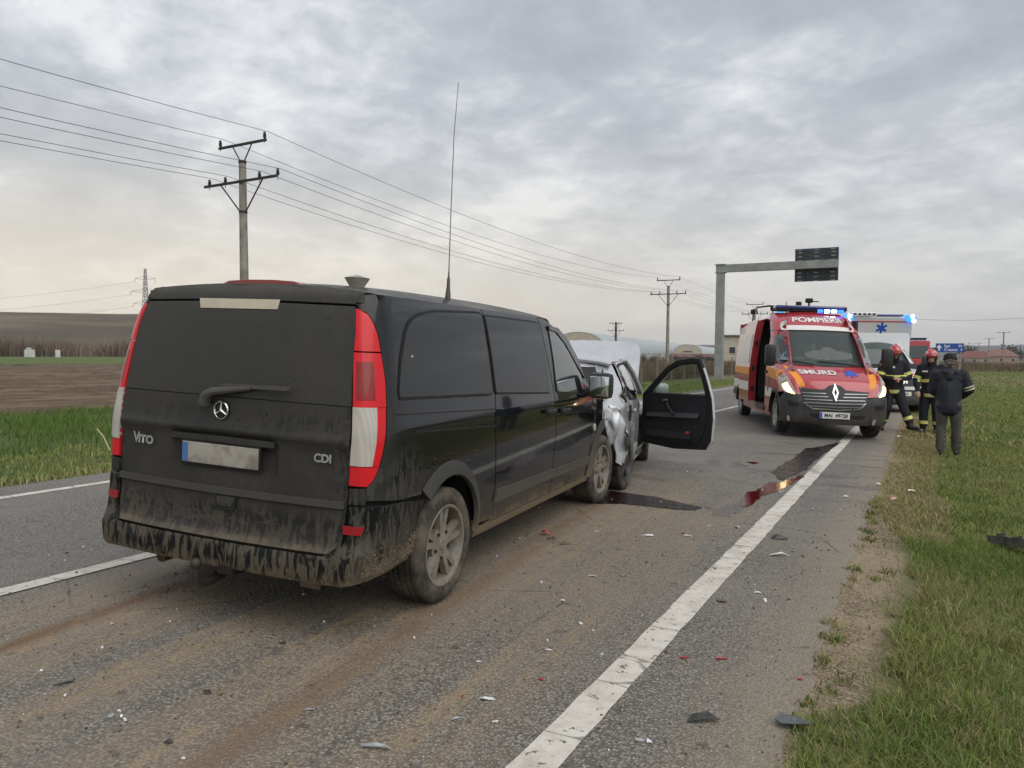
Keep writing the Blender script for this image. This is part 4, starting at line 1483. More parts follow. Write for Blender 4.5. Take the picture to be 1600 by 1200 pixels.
def wheel(parent, c, side, R_=.34, wdt=.225, rim=.238, spokes=5, pair=True, rimmat=None, name='wheel', steer=0, depth=.05):
    root = empty(name)
    root.parent = parent
    root.location = c
    root.rotation_euler = (0, 0, steer)
    s = side
    h = wdt / 2
    prof = [(rim - .012, s * -h * .8), (rim + .005, s * -h), (R_ - .03, s * -h * 1.02), (R_ - .006, s * -h * .86)]
    # tread ribs with grooves
    ng = 4
    for k in range(ng + 1):
        a0 = -h * .82 + (2 * h * .82) * k / (ng + 1); a1 = -h * .82 + (2 * h * .82) * (k + 1) / (ng + 1)
        prof += [(R_, s * (a0 + .006)), (R_, s * (a1 - .006)), (R_ - .011, s * (a1 - .003)), (R_ - .011, s * (a1 + .003))]
    prof = prof[:-2] + [(R_ - .006, s * h * .86), (R_ - .03, s * h * 1.02), (R_ - .06, s * h * 1.05), (rim + .016, s * h * 1.0), (rim + .004, s * h * .93)]
    MB().lathe(prof, 'x', n=48).build('tyre', RUB, root, True, .6)
    rm = rimmat or RIMD
    f = h * .9
    mb = MB().lathe([(rim + .006, s * f), (rim + .002, s * (f + .008)), (rim - .012, s * (f + .006)), (rim - .02, s * (f - .02)), (rim - .03, s * (f - .11)), (rim - .035, s * -h * .7)], 'x', n=40)
    hub = .085
    mb.lathe([(.0001, s * (f - .012)), (.03, s * (f - .012)), (.034, s * (f - .018)), (hub, s * (f - .022)), (hub + .02, s * (f - .03)), (hub + .02, s * (f - .08))], 'x', n=24)
    r1 = rim - .014
    for k in range(spokes):
        a = 2 * math.pi * k / spokes + .3
        for da in ((-.155, .155) if pair else (0,)):
            a2 = a + da * 1.15
            d_ = Vector((0, math.cos(a2), math.sin(a2))); d0 = Vector((0, math.cos(a + da * 1.0), math.sin(a + da * 1.0)))
            t_ = Vector((0, -math.sin(a2), math.cos(a2)))
            wi, wo_ = (.020, .016) if pair else (.034, .026)
            p0 = d0 * hub * .8; p1 = d_ * r1
            xf0, xf1 = s * (f - .020), s * (f - .012)
            X = Vector((1, 0, 0))
            vs = [p0 - t_ * wi + X * xf0, p0 + t_ * wi + X * xf0, p1 + t_ * wo_ + X * xf1, p1 - t_ * wo_ + X * xf1,
                  p0 - t_ * wi * 1.3 + X * (xf0 - s * .035), p0 + t_ * wi * 1.3 + X * (xf0 - s * .035), p1 + t_ * wo_ * 1.3 + X * (xf1 - s * .04), p1 - t_ * wo_ * 1.3 + X * (xf1 - s * .04)]
            mb.add(vs, [(0, 1, 2, 3), (0, 4, 5, 1), (1, 5, 6, 2), (3, 2, 6, 7), (0, 3, 7, 4), (4, 7, 6, 5)])
    mb.build('rim', rm, root, True, .6)
    bl = MB()
    for k in range(5):
        a = 2 * math.pi * k / 5 + .3 + math.pi / 5
        bl.lathe([(.0001, s * (f - .014)), (.010, s * (f - .014)), (.0115, s * (f - .022)), (.0115, s * (f - .04))], 'x', (0, math.cos(a) * hub * .95, math.sin(a) * hub * .95), 8)
    bl.build('wheel_bolts', SEAL, root)['kind'] = 'stuff'
    MB().lathe([(.0001, s * (f - .10)), (rim * .8, s * (f - .10)), (rim * .82, s * (f - .13))], 'x', n=24).build('brake_disc', mat('brake_dark', (.045, .04, .036), .6, .4), root)
    return root
def archpoly(cy, cz, r, zb, sh, side, n_=22, r2=None):
    pts = []
    for k in range(n_ + 1):
        a = math.pi * k / n_
        pts.append((cy - r * math.cos(a), cz + (r2 or r) * math.sin(a)))
    pts = [(cy - r, zb)] + pts + [(cy + r, zb)]
    return [sh.s_(y, z, side) for y, z in pts]

# ================================================================== BLACK VAN
VM = frame_from_wheels(at(690, 939), at(935, 785), .93, R(2.2))
def build_van():
    van = empty('black_van', mw=VM)
    tag(van, 'dirty black panel van seen from behind, crashed into the silver car', 'van')
    W = itp([.2, .35, .5, .75, 1.0, 1.2, 1.5, 1.70, 1.80], [.90, .925, .945, .95, .945, .917, .868, .828, .795])
    E = itp([.28, .34, .44, .485, .70, .95, 1.2, 1.45, 1.62, 1.72, 1.78, 1.83], [-.90, -.918, -.912, -.872, -.848, -.842, -.825, -.79, -.755, -.722, -.685, -.60])
    def taper(y, z):
        return 1 - .09 * max(0, (y - 3.0) / .9) ** 1.8 - .035 * max(0, (y - 1.9) / 1.1) ** 2 * max(0, (z - 1.15) / .6)
    sh = Shell(W, E, -.50, 1, cx=.13, bulge=.05, pw=2.3, taper=taper, mw=VM)
    S = sh.S
    gs, gr = (2.6, 1.1), (.3, 1.0)
    c1 = lambda pts: [(150 + a / 2.308, 420 + b / 2.308) for a, b in pts]
    c2 = lambda pts: [(530 + a / 2.2633, 430 + b / 2.2633) for a, b in pts]
    P = lambda nm, pl, m, off=.0, th=.014, ed=.003, step=.08, holes=(), par=van, SS=S: patch(nm, pl, SS, m, par, step, off, th, ed, holes, (0, 1.2, .9))
    mir = lambda pl: [(-u, z) for u, z in pl]
    # inner shell, everything else sits on it
    top = [(-.58, 1.775), (2.0, 1.775), (2.25, 1.68), (2.95, 1.15), (3.5, 1.0), (3.72, .86), (3.75, .34)]
    shell_r = [sh.s_(y, z, 1) for y, z in top]
    shell_poly = [(0, 1.70)] + shell_r + [sh.s_(-.5, .32, 1), (1.5, .32), (0, .32)]
    hr = [archpoly(0.0, .36, .41, .33, sh, 1), archpoly(3.37, .36, .41, .345, sh, 1)]
    full = shell_r + [sh.s_(-.45, .32, 1), (0, .32), sh.s_(-.45, .32, -1)] + mir(shell_r)[::-1] + [(0, 1.775)]
    patch('body_shell', full, S, SEAL, van, .16, -.045, .01, 0, hr + [mir(h) for h in hr], (0, 1.2, .9))
    # roof
    zc = itp([-.70, -.55, -.3, .3, 1.2, 1.9, 2.3], [1.80, 1.825, 1.845, 1.862, 1.866, 1.845, 1.775])
    def roofS(x, y):
        e = 1.772 - .09 * max(0, (y - 1.95) / .3) ** 2
        s = min(1, abs(x) / .80)
        c = zc(y)
        ztop = c - (c - e) * s ** 3.2
        return (x * (1 - .09 * max(0, (y - 1.7) / .6) ** 2), y + (.05 * s * s if y < -.4 else 0), ztop)
    P('roof', [(-.80, -.64), (.80, -.64), (.80, 2.12), (-.80, 2.12)], VP_ROOF, .0, .03, .002, .07, SS=roofS)
    # windscreen and bonnet
    def wsS(s, t):
        a = Vector((s * .715, 2.16 - .06 * s * s, 1.80 - .055 * abs(s) ** 3)); b = Vector((s * .83, 3.02 - .28 * s * s, 1.10 - .0 * s))
        q = a.lerp(b, t); q.z += .05 * math.sin(math.pi * t) * (1 - s * s * .5); q.y += .03 * math.sin(math.pi * t)
        return q
    P('windscreen', [(-1, 0), (1, 0), (1, 1), (-1, 1)], TINT, .0, .02, 0, .12, SS=wsS)
    def hoodS(s, t):
        a = Vector((s * .84, 3.02 - .28 * s * s, 1.10)); b = Vector((s * .80, 3.68 - .22 * s * s, .90))
        q = a.lerp(b, t)
        q.z += .03 * math.sin(math.pi * t) + .06 * t * mnoise.noise(Vector((s * 3, t * 3, 2))) + (.05 * t if abs(s - .5) < .3 else 0)
        return q
    P('bonnet', [(-1, .02), (1, .02), (1, 1), (-1, 1)], VP_SIDE, .0, .02, 0, .1, SS=hoodS)
    def faceS(s, t):
        q = Vector((s * .82, 3.68 - .22 * s * s + .10 * math.sin(math.pi * t) - .25 * t * t, .90 - .55 * t))
        return q + Vector(mnoise.noise_vector(q * 4)) * .05
    P('crushed_front', [(-1, 0), (1, 0), (1, 1), (-1, 1)], mat('crushed_dark', (.02, .02, .021), .5, vary=.3), .0, .03, 0, .1, SS=faceS)
    # ---- right side panels measured on the photo
    lightedge = [(557, 481), (577, 491), (590, 520), (595, 550), (602, 593), (603.7, 637), (603, 680), (596, 719), (585.5, 749), (572, 762)]
    le = chaikin(sh.pxs(lightedge, (1.6, 1.6)), 2, False)
    qwin = sh.pxs(c2([(207, 432), (215, 320), (230, 215), (245, 168), (282, 142), (335, 132), (500, 138), (520, 260), (540, 418)]), gs)
    dwin = sh.pxs(c2([(553, 415), (535, 270), (512, 146), (700, 170), (722, 270), (742, 414)]), (3.4, 1.3))
    fwin = sh.pxs(c2([(768, 410), (756, 300), (738, 192), (765, 198), (800, 238), (835, 308), (855, 360), (862, 418)]), (4.6, 1.3))
    qwin, dwin, fwin = chaikin(qwin), chaikin(dwin, 2, True, .08), chaikin(fwin, 2, True, .12)
    seam1 = sh.pxs(c2([(504, 122), (553, 420), (555, 530), (553, 740), (532, 880), (508, 912)]), (3.2, 1.7))
    seam2 = sh.pxs(c2([(703, 152), (762, 420), (768, 560), (755, 680), (738, 798)]), (4.2, 1.7))
    s1 = [(u - .006, z) for u, z in seam1]; s1b = [(u + .006, z) for u, z in seam1]
    s2 = [(u - .006, z) for u, z in seam2]; s2b = [(u + .006, z) for u, z in seam2]
    ARZ, AR = .36, .43
    def arch_front(cy, r, z0, z1, n_=10, rev=False):
        # points on the arch circle between heights, front half
        out = []
        for k in range(n_ + 1):
            z = z0 + (z1 - z0) * k / n_
            out.append(sh.s_(cy + math.sqrt(max(0, r * r - max(0, z - ARZ) ** 2)), z, 1))
        return out
    def circ(cy, r, a0, a1, n_=14):
        return [sh.s_(cy + r * math.cos(R(a0 + (a1 - a0) * k / n_)), ARZ + r * math.sin(R(a0 + (a1 - a0) * k / n_)), 1) for k in range(n_ + 1)]
    zbt = .695
    # rear quarter panel: from lamp edge round the arch to the sliding door
    q = [(u + .02, z) for u, z in le[1:]]
    topq = [sh.s_(y, 1.772, 1) for y in (-.60, -.3, .1)]
    s1c = [p for p in s1 if p[1] > .40]
    quarter = [(le[0][0] + .03, le[0][1] + .012), (1.06, 1.716), (1.27, 1.722), (1.27, 1.766)] + topq + [(s1[0][0], 1.772)] + s1c + [(s1c[-1][0], .36)] + circ(0, AR, 2, 128) + [sh.s_(-.55, zbt + .01, 1), sh.s_(-.72, zbt + .03, 1)] + [(le[-1][0] + .02, zbt + .035)] + q[::-1]
    for sd in (1, -1):
        f_ = (lambda pl: pl) if sd == 1 else mir
        P('quarter_panel', f_(quarter), VP_SIDE, .0, .02)
        P('side_window', f_(qwin), TINT, .010, .016, .003)
        P('window_seal', f_(grow(qwin, .016)), SEAL, .006, .012, .002)
        slide = [(s1b[0][0], 1.772)] + [(s2[0][0], 1.772)] + s2 + [(s2[-1][0], .345), (s1b[-1][0], .345)] + s1b[::-1][:-1]
        sl = P('sliding_door', f_(slide), VP_SIDE, .0, .02)
        P('window', f_(dwin), TINT, .010, .016, .003, par=sl)
        dseal = P('window_seal', f_(grow(dwin, .012)), SEAL, .006, .012, .002, par=sl)
        tr = [sh.s_(-.5 + (s1b[3][0] - 2), .56, 1), sh.s_(-.5 + (s2[3][0] - 2), .545, 1), sh.s_(-.5 + (s2[3][0] - 2) - .01, .475, 1), sh.s_(-.5 + (s1b[3][0] - 2) - .015, .475, 1)]
        P('side_moulding', f_(tr), VP_TRIM, .020, .03, .008, par=sl)
        # front door
        yA = -.5 + (s2b[0][0] - 2)
        fd = [(s2b[0][0], 1.765), sh.s_(yA + .18, 1.75, 1), sh.s_(2.28, 1.64, 1), sh.s_(2.62, 1.39, 1), sh.s_(2.90, 1.165, 1), sh.s_(2.93, 1.0, 1), sh.s_(2.93, .8, 1), sh.s_(2.86, .52, 1), sh.s_(2.83, .345, 1), (s2b[-1][0], .345)] + s2b[::-1][:-1]
        d = P('front_door', f_(fd), VP_SIDE, .0, .02)
        P('window', f_(fwin), CLEARG if False else mat('door_glass', (.012, .02, .018), .03, spec=.8, coat=1., coatr=.01), .010, .016, .003, par=d)
        P('window_seal', f_(grow(fwin, .014)), SEAL, .006, .012, .002, par=d)
        tr = [sh.s_(yA + .12, .545, 1), sh.s_(2.86, .53, 1), sh.s_(2.84, .46, 1), sh.s_(yA + .10, .475, 1)]
        P('side_moulding', f_(tr), VP_TRIM, .020, .03, .008, par=d)
        # front wing
        wing = [sh.s_(2.94, 1.12, 1), sh.s_(3.2, 1.08, 1), sh.s_(3.5, 1.0, 1), sh.s_(3.68, .88, 1), sh.s_(3.74, .74, 1), sh.s_(3.76, .60, 1)] + [sh.s_(3.37 + .43 * math.cos(R(a)), .36 + .43 * math.sin(R(a)), 1) for a in range(35, 181, 10)] + [sh.s_(2.94 - .06, .345, 1), sh.s_(2.872, .52, 1), sh.s_(2.942, .8, 1)]
        def crS(u, z):
            q_ = Vector(S(u, z))
            k = max(0, (q_.y - 3.35) / .4)
            return q_ + Vector(mnoise.noise_vector(Vector((q_.y * 5, q_.z * 5, 3)))) * .05 * k - Vector((math.copysign(.05, q_.x) * k, .08 * k, 0))
        P('front_wing', f_(wing), VP_SIDE, .0, .02, SS=crS)
        P('indicator', f_([sh.s_(3.01 + .035 * math.cos(R(a)), .79 + .035 * math.sin(R(a)), 1) for a in range(0, 360, 30)]), mat('indicator_lens', (.6, .55, .42), .2, coat=1.), .012, .014, .006, step=.05)
        # sills
        P('sill', f_([sh.s_(.42, .40, 1), sh.s_(.42, .29, 1), sh.s_(2.94, .29, 1), sh.s_(2.94, .335, 1), sh.s_(.52, .335, 1)]), VP_TRIM, .004, .03)
        # arch flares
        for cy, a0, a1 in ((0, -4, 132), (3.37, 30, 184)):
            def flS(a, r, cy=cy):
                y = cy + r * math.cos(a); z = .36 + r * math.sin(a)
                q_ = Vector(crS(*sh.s_(y, z, 1)))
                t = (r - .40) / .085
                q_.x += .026 * max(0., 1 - t) ** .7 + .002 if t > 0 else .026
                if sd < 0: q_.x = -q_.x
                return q_
            a0_, a1_ = R(a0), R(a1)
            nn = 16
            patch('wheel_arch', [(a0_ + (a1_ - a0_) * k / nn, .485) for k in range(nn + 1)] + [(a1_ + (a0_ - a1_) * k / nn, .402) for k in range(nn + 1)], flS, VP_TRIM, van, .09, .002, .03, .002, (), (0, cy, .4))
            mb = MB()
            prof = []
            K = 18
            xo, xi = sd * .90, sd * .55
            vs = []
            for x_ in (xo, xi):
                for k in range(K + 1):
                    a = math.pi * k / K
                    vs.append((x_, cy + .415 * math.cos(a), .36 + .415 * math.sin(a)))
            mb.add(vs, [(k, k + 1, K + 2 + k, K + 1 + k) for k in range(K)] + [tuple(range(K + 1, 2 * K + 2))])
            mb.build('arch_liner', UNDER, van, True)
        # door handles
        for hp, par in (((1.71, 1.03), sl), ((2.07, 1.015), d)):
            y_, z_ = hp
            x_ = S(*sh.s_(y_, z_, 1))[0]
            P('handle_cup', f_([sh.s_(y_ + .085 * math.cos(R(a)), z_ + .04 * math.sin(R(a)) - .008, 1) for a in range(0, 360, 24)]), SEAL, .002, .004, .001, step=.05, par=par)
            MB().rbox((sd * (x_ + .03), y_, z_), (.022, .20, .032), .01).build('handle', VP_TRIM, par, True)
        # rail slot of the sliding door
        P('slide_rail', f_(sh.pxs(c2([(268, 551), (553, 530), (553, 535), (268, 558)]), gs)), SEAL, .006, .009, .001, step=.05)
        P('body_crease', f_(sh.pxs(c2([(196, 490), (553, 472), (553, 476), (196, 494)]), gs)), SEAL, .004, .006, .001, step=.05)
        # wheels
        for cy in (0, 3.37):
            wheel(van, (sd * .835, cy, .34), sd, steer=0 if cy == 0 else R(-3))
    # window trim/rain deflector on the near front door
    dfl = sh.pxs(c2([(735, 180), (768, 188), (806, 232), (842, 302), (863, 365), (855, 352), (830, 308), (795, 244), (762, 202), (738, 194)]), (4.6, 1.6))
    P('rain_deflector', dfl, mat('smoked_plastic', (.02, .018, .02), .15, coat=.5), .02, .02, .004, step=.05)
    # door mirrors
    for sd in (1, -1):
        mroot = empty('door_mirror'); mroot.parent = van; mroot.location = (sd * 1.075, 2.72, 1.205)
        MB().rbox((0, 0, 0), (.225, .13, .235), .055).build('housing', VMIR, mroot, True, .9)
        MB().rbox((0, -.058, -.005), (.18, .022, .185), .02).build('mirror_glass', mat('mirror_glass', (.75, .78, .76), .03, 1.0), mroot, True)
        MB().tube([(-sd * .1, .02, -.06), (-sd * .22, .03, -.10)], [.035, .045], 8).build('bracket', VMIR, mroot, True)
    # ---- rear end
    gate_r = c1([(925, 300), (920, 494)])
    topL, topR = (224, 472.5), (555, 478.5)
    eR = sh.pxs([topR] + c1([(935, 220), (927, 300), (922, 400), (920, 497)]), (.95, 1.7))
    eR2 = sh.pxs(c1([(919, 500), (913, 650), (905, 790), (897, 860), (889, 940), (876, 1000), (858, 1024), (835, 1031)]), (1.0, 1.2))
    zs = (eR[-1][1])
    # the gate is symmetric about the van's middle
    glass = eR[::-1] + [(0, eR[0][1] + .012)] + mir(eR) + [(0, zs + .006)]
    header = [(1.0, 1.80), (eR[0][0], eR[0][1] + .012), (0, eR[0][1] + .024), (-eR[0][0], eR[0][1] + .012), (-1.0, 1.80)]
    zr_ = lambda x: 1.812 - .040 * (abs(x) / .8) ** 3.2
    hx = list(np.linspace(0, .74, 9))
    htop = [sh.e(x, zr_(x)) for x in hx] + [(1.26, 1.770)]
    hbot = [(1.26, 1.724), (1.06, eR[0][1] + .02), (eR[0][0], eR[0][1] + .012), (0, eR[0][1] + .024)]
    hp_ = htop + hbot[:-1]
    P('roof_rear_edge', hp_ + [(0, eR[0][1] + .024)] + mir(hp_)[::-1][:-1], VP_REAR, .002, .03, .003, .05)
    low = [(a, b) for a, b in eR2]
    gatepoly = low + [(0, low[-1][1])] + mir(low)[::-1] + [(0, low[0][1] + .006)]
    def dish(u, z):
        # pressed recess for the number plate, crease across the gate
        q_ = Vector(S(u, z))
        x_ = q_.x
        def box(v, a, b, r): return min(1, max(0, (v - a) / r)) * min(1, max(0, (b - v) / r))
        k = box(x_, -.36, .36, .03) * box(z, .79, 1.0, .025)
        q_.y += .028 * k
        cr_ = 1.03 - .035 * abs(x_)
        q_.y += -.014 * math.exp(-((z - cr_) / .03) ** 2) + (.010 if z < cr_ else 0) * min(1, (cr_ - z) / .05)
        return q_
    rg = empty('rear_door'); rg.parent = van
    P('door_panel', gatepoly, VP_REAR, .0, .02, .003, .035, par=rg, SS=dish)
    P('rear_window', glass, VP_GLASSR, .0, .012, .003, .07, par=rg)
    strip = [sh.e(x, .715 - (0 if abs(x) < .6 else .0)) for x in np.linspace(-.77, .77, 15)] + [sh.e(x, .680) for x in np.linspace(.77, -.77, 15)]
    P('rear_trim_strip', strip, van_paint('van_strip', (.05, .05, .05), .45, .9, .3, rough=.45, coat=0., rear=True), .014, .02, .006, .06, par=rg)
    hy = S(*sh.e(0.05, .62))[1]
    P('handle_recess', roundpoly([sh.e(-.02, .685), sh.e(.13, .685), sh.e(.12, .60), sh.e(-.01, .60)], .03), SEAL, .004, .01, .002, .04, par=rg)
    P('handle', roundpoly([sh.e(-.008, .668), sh.e(.118, .668), sh.e(.108, .62), sh.e(.002, .62)], .025), VP_REAR, .012, .012, .004, .04, par=rg)
    # number plate (its characters cannot be read in the photo)
    pm = mat('plate_face', (.40, .38, .33), .6, col2=(.22, .20, .17), vscale=9, dirt=(DUST, .7, 1.0, .6))
    py_ = S(0, .885)[1] + .028 - .030
    pl = MB().rbox((.0, py_, .885), (.52, .008, .112), .004).build('number_plate', pm, rg)
    MB().rbox((.0, py_ + .006, .885), (.545, .006, .135), .004).build('plate_frame', SEAL, rg)
    P('garnish_bar', [sh.e(x, .985 - .01 * abs(x)) for x in np.linspace(-.35, .35, 9)] + [sh.e(x, .955 - .01 * abs(x)) for x in np.linspace(.35, -.35, 9)], VP_REAR, .012, .03, .006, .05, par=rg)
    MB().box((-.237, py_ - .0055, .885), (.036, .004, .10)).build('plate_blue_band', mat('plate_blue', (.06, .16, .42), .5), pl)
    # star badge
    sy = S(0, 1.13)[1] - .012
    mb = MB()
    mb.tube([(.0 + .046 * math.cos(R(a)), sy, 1.125 + .046 * math.sin(R(a))) for a in range(0, 361, 15)], .0055, 6, False)
    for a in (90, 210, 330):
        mb.tube([(0, sy, 1.125), (.044 * math.cos(R(a)), sy, 1.125 + .044 * math.sin(R(a)))], [.008, .003], 6)
    mb.build('star_badge', CHROME, rg, True)
    MB().lathe([(.001, 0), (.05, 0), (.05, .006)], 'y', (0, sy + .004, 1.125), 24).build('badge_disc', SEAL, rg)
    wm = mat('badge_chrome', (.55, .55, .53), .3, .8)
    # lettering: capital V larger than the rest
    sh_e = sh.e
    wrap_text('lettering', 'V', .082, S, sh_e(-.625, .925)[0], .925, 1.25, 1, wm, rg, .012, .002)
    wrap_text('lettering', 'ITO', .062, S, sh_e(-.547, .92)[0], .918, 1.45, 1, wm, rg, .012, .003)
    wrap_text('lettering', 'CDI', .058, S, sh_e(.645, .92)[0], .925, 1.25, 1, wm, rg, .012, .002)
    # wiper
    wy = lambda x, z: S(*sh.e(x, z))[1]
    wp = empty('rear_wiper'); wp.parent = rg
    WP = mat('wiper_plastic', (.085, .08, .07), .75, vary=.3)
    MB().tube([(-.10, wy(-.1, 1.16) - .03, 1.155), (-.085, wy(-.08, 1.2) - .04, 1.20), (-.04, wy(0, 1.25) - .045, 1.225), (.20, wy(.2, 1.3) - .04, 1.255)], [.034, .03, .022, .012], 8).build('arm', WP, wp, True)
    MB().box((.22, wy(.2, 1.27) - .03, 1.262), (.44, .026, .018), (0, R(-1), 0)).build('blade', WP, wp)
    # strip sticker on the glass
    st = sh.pxs([(313, 466), (438, 468.5), (434, 483.5), (314, 481)], (0, 1.7))
    P('sticker_strip', st, mat('beige_sticker', (.50, .44, .34), .7, vary=.15), .003, .003, 0, .05)
    # tail lamps
    for sd in (1, -1):
        f_ = (lambda pl_: pl_) if sd == 1 else mir
        lamp = empty('tail_lamp'); lamp.parent = van
        inner = [(a + .012, b) for a, b in eR + eR2[1:4]]
        def cut(z0, z1):
            """lamp outline between two heights"""
            def at_z(poly, z):
                for (a, b), (c, d_) in zip(poly[:-1], poly[1:]):
                    if (b - z) * (d_ - z) <= 0 and b != d_:
                        return a + (c - a) * (z - b) / (d_ - b)
                return poly[0][0] if abs(poly[0][1] - z) < abs(poly[-1][1] - z) else poly[-1][0]
            zz = [z1 + (z0 - z1) * k / 8 for k in range(9)]
            out = [(at_z(inner, z), z) for z in zz]
            full_e = le + [(inner[-1][0] + .05, le[-1][1] - .01)]
            oth = [(max(at_z(full_e, z), at_z(inner, z) + .02), z) for z in zz]
            return oth + out[::-1]
        ztop, zbot = le[0][1] - .005, le[-1][1] + .004
        zz = [sh.px(549, y_, (1.1, 1.2))[1] for y_ in (549, 636, 728)]
        zz1, zz2, zz3 = zz
        P('upper_lens', f_(cut(zz1 + .004, ztop)), LRED, .004, .02, .005, .04, par=lamp)
        P('middle_lens', f_(cut(zz2, zz1 - .004)), LRED, .004, .02, .004, .04, par=lamp)
        cw = cut(zz3, zz2)
        n9 = len(cw) // 2
        cl = [(c_[0] - .26 * (c_[0] - cw[-1 - i][0]), c_[1]) for i, c_ in enumerate(cw[:n9])] + cw[n9:]
        P('red_surround', f_(cut(zz3 - .002, zz2 - .002)), LRED, .002, .02, .004, .04, par=lamp)
        P('clear_lens', f_(roundpoly(cl, [.0] * len(cl))), LWHITE, .007, .02, .005, .04, par=lamp)
        P('lower_lens', f_(cut(zbot, zz3 - .004)), LRED, .004, .02, .005, .04, par=lamp)
        dk = cut(zz2 + .03, zz1 - .05)
        dk = [(c_[0] - .3 * (c_[0] - dk[-1 - i][0]), c_[1]) for i, c_ in enumerate(dk[:n9])] + [(c_[0] + .06, c_[1]) for c_ in dk[n9:]]
        P('inner_reflector', f_(dk), LDRED, .0055, .004, .002, .04, par=lamp)
    for sd in (1, -1):
        f_ = (lambda pl_: pl_) if sd == 1 else mir
        ug = eR2[2][0] + .014
        P('lamp_sill', f_([(ug, le[-1][1] - .012), (le[-1][0] + .012, le[-1][1] - .006), (le[-1][0] + .012, zbt + .012), (ug, zbt + .012)]), VP_SIDE, .0, .03, .002, .05)
    # bumper: one wrapped piece
    zt = zbt
    bt = [sh.s_(y, zt - .02 * max(0, min(1, (y + .7) / .4)), 1) for y in (-.36, -.5, -.62, -.74)]
    bt[0] = sh.s_(-.33, zt - .035, 1)
    xg = .80
    yl = lambda z: sh.e(xg - .0, z)
    upper = [sh.s_(-.41 + .0, .36, 1)] + circ(0, .418, 180, 128, 6) + bt + [yl(zt), yl(.60), yl(.52), sh.e(.775, .50), sh.e(.745, .483), sh.e(.70, low[-1][1] - .010)]
    lowb = [sh.e(0, low[-1][1] - .010), sh.e(-.70, low[-1][1] - .010)]
    bp = upper + lowb + mir(upper)[::-1][2:] + [sh.s_(-.60, .335, -1), sh.e(-.80, .30), sh.e(0, .31), sh.e(.80, .30), sh.s_(-.60, .335, 1)]
    # drop duplicate points
    bp2 = []
    for q_ in bp:
        if not bp2 or (abs(q_[0] - bp2[-1][0]) + abs(q_[1] - bp2[-1][1])) > 1e-4: bp2.append(q_)
    bo = P('rear_bumper', bp2, VP_BUMP, .004, .03, .003, .05)
    mat('caked_mud', (.155, .12, .08), .95, vary=.4, vscale=14, bump=.5)
    for sd in (1, -1):
        f_ = (lambda pl_: pl_) if sd == 1 else mir
        P('reflector', f_(sh.pxs([(536.5, 821), (569, 824), (564, 837), (536, 835)], (1.2, .6))), LDRED, .009, .012, .004, .04, par=bo)
    # mud beard hanging on the bumper corner
    rb = random.Random(3)
    mb = MB()
    for k in range(900):
        y_ = rb.uniform(-.80, -.38); z_ = .345 + abs(rb.gauss(0, .05)) + .10 * max(0, (y_ + .62)) * 2
        q_ = Vector(S(*sh.s_(y_, z_, 1)))
        mb.ball(q_, rb.uniform(.003, .009), 5, 3)
    o = mb.build('mud_crust', MATS['caked_mud'], bo); o['kind'] = 'stuff'
    # tow bar
    tw = empty('tow_bar'); tw.parent = van
    MB().tube([(-.0, -.70, .24), (-.0, -.93, .215), (-.0, -.985, .235), (.0, -.995, .28), (0, -.995, .315)], [.024, .023, .021, .018, .016], 10).build('neck', mat('tow_iron', (.07, .06, .05), .6, .6, vary=.4), tw, True)
    MB().ball((0, -.995, .335), .03, 12, 8).build('ball', MATS['tow_iron'], tw, True)
    MB().tube([(-.35, -.70, .28), (.35, -.70, .28)], .035, 8).build('cross_tube', UNDER, tw, True)
    MB().rbox((.12, -.87, .30), (.10, .10, .06), .012).build('socket', UNDER, tw)
    # underbody, exhaust, spare wheel, mud flap
    MB().box((0, 1.5, .30), (1.5, 4.2, .16)).build('underbody', UNDER, van)
    MB().tube([(-.45, -.5, .27), (-.45, -.80, .26)], .035, 10).build('exhaust', mat('exhaust_rust', (.10, .07, .05), .8, .4, vary=.4), van, True)
    MB().tube([(-.75, 0, .32), (.75, 0, .32)], .06, 8).build('rear_axle', UNDER, van)
    MB().rbox((.52, -.72, .27), (.12, .02, .11), .005).build('bracket', mat('mud_bracket', (.17, .13, .09), .9), van)
    # roof fittings
    def on_roof(x, y): return Vector(roofS(x, y))
    p = on_roof(.0, -.52)
    bl = [( -.30, 0), (-.24, .045), (-.1, .062), (.1, .062), (.24, .045), (.30, 0)]
    MB().prism(bl, -.10, (0, -.56, p.z - .012), (.95, 0, 0), (0, 0, .45), (0, -1, 0)).build('high_brake_lamp', mat('brake_lamp_red', (.26, .035, .03), .35, coat=.5), van, True, .9)
    p = on_roof(.60, .05)
    vt = empty('roof_vent'); vt.parent = van; vt.location = (.26, .0, p.z + .012); vt.scale = (.72, .72, .72)
    G = mat('vent_plastic', (.34, .33, .28), .7, vary=.25)
    MB().lathe([(.001, .012), (.055, .012), (.062, .0), (.064, .03), (.105, .095), (.108, .102), (.06, .112), (.02, .125), (.001, .128)], 'z', n=20).build('vent_cap', G, vt, True)
    an = empty('antenna'); an.parent = van; an.location = on_roof(.58, .60)
    MB().lathe([(.020, 0), (.018, .03), (.012, .08), (.011, .13), (.006, .15), (.005, .18)], 'z', n=10).build('antenna_base', mat('antenna_grey', (.10, .095, .09), .4, .5), an, True)
    MB().tube([(0, 0, .15), (-.008, .01, .6), (-.012, .02, 1.1), (.0, .03, 1.44)], [.004, .0034, .0028, .002], 6).build('whip', mat('antenna_whip', (.16, .15, .14), .5), an)
    # bolt on the quarter window, small chip marks
    q_ = S(*sh.px(642, 558, gs)); MB().ball((q_[0] + .006, q_[1], q_[2]), .011, 8, 5).build('window_catch', CHROME, van)
    # interior seats seen through the glass are not visible; dark cabin floor closes the body
    return van, sh
VAN, VSH = build_van()
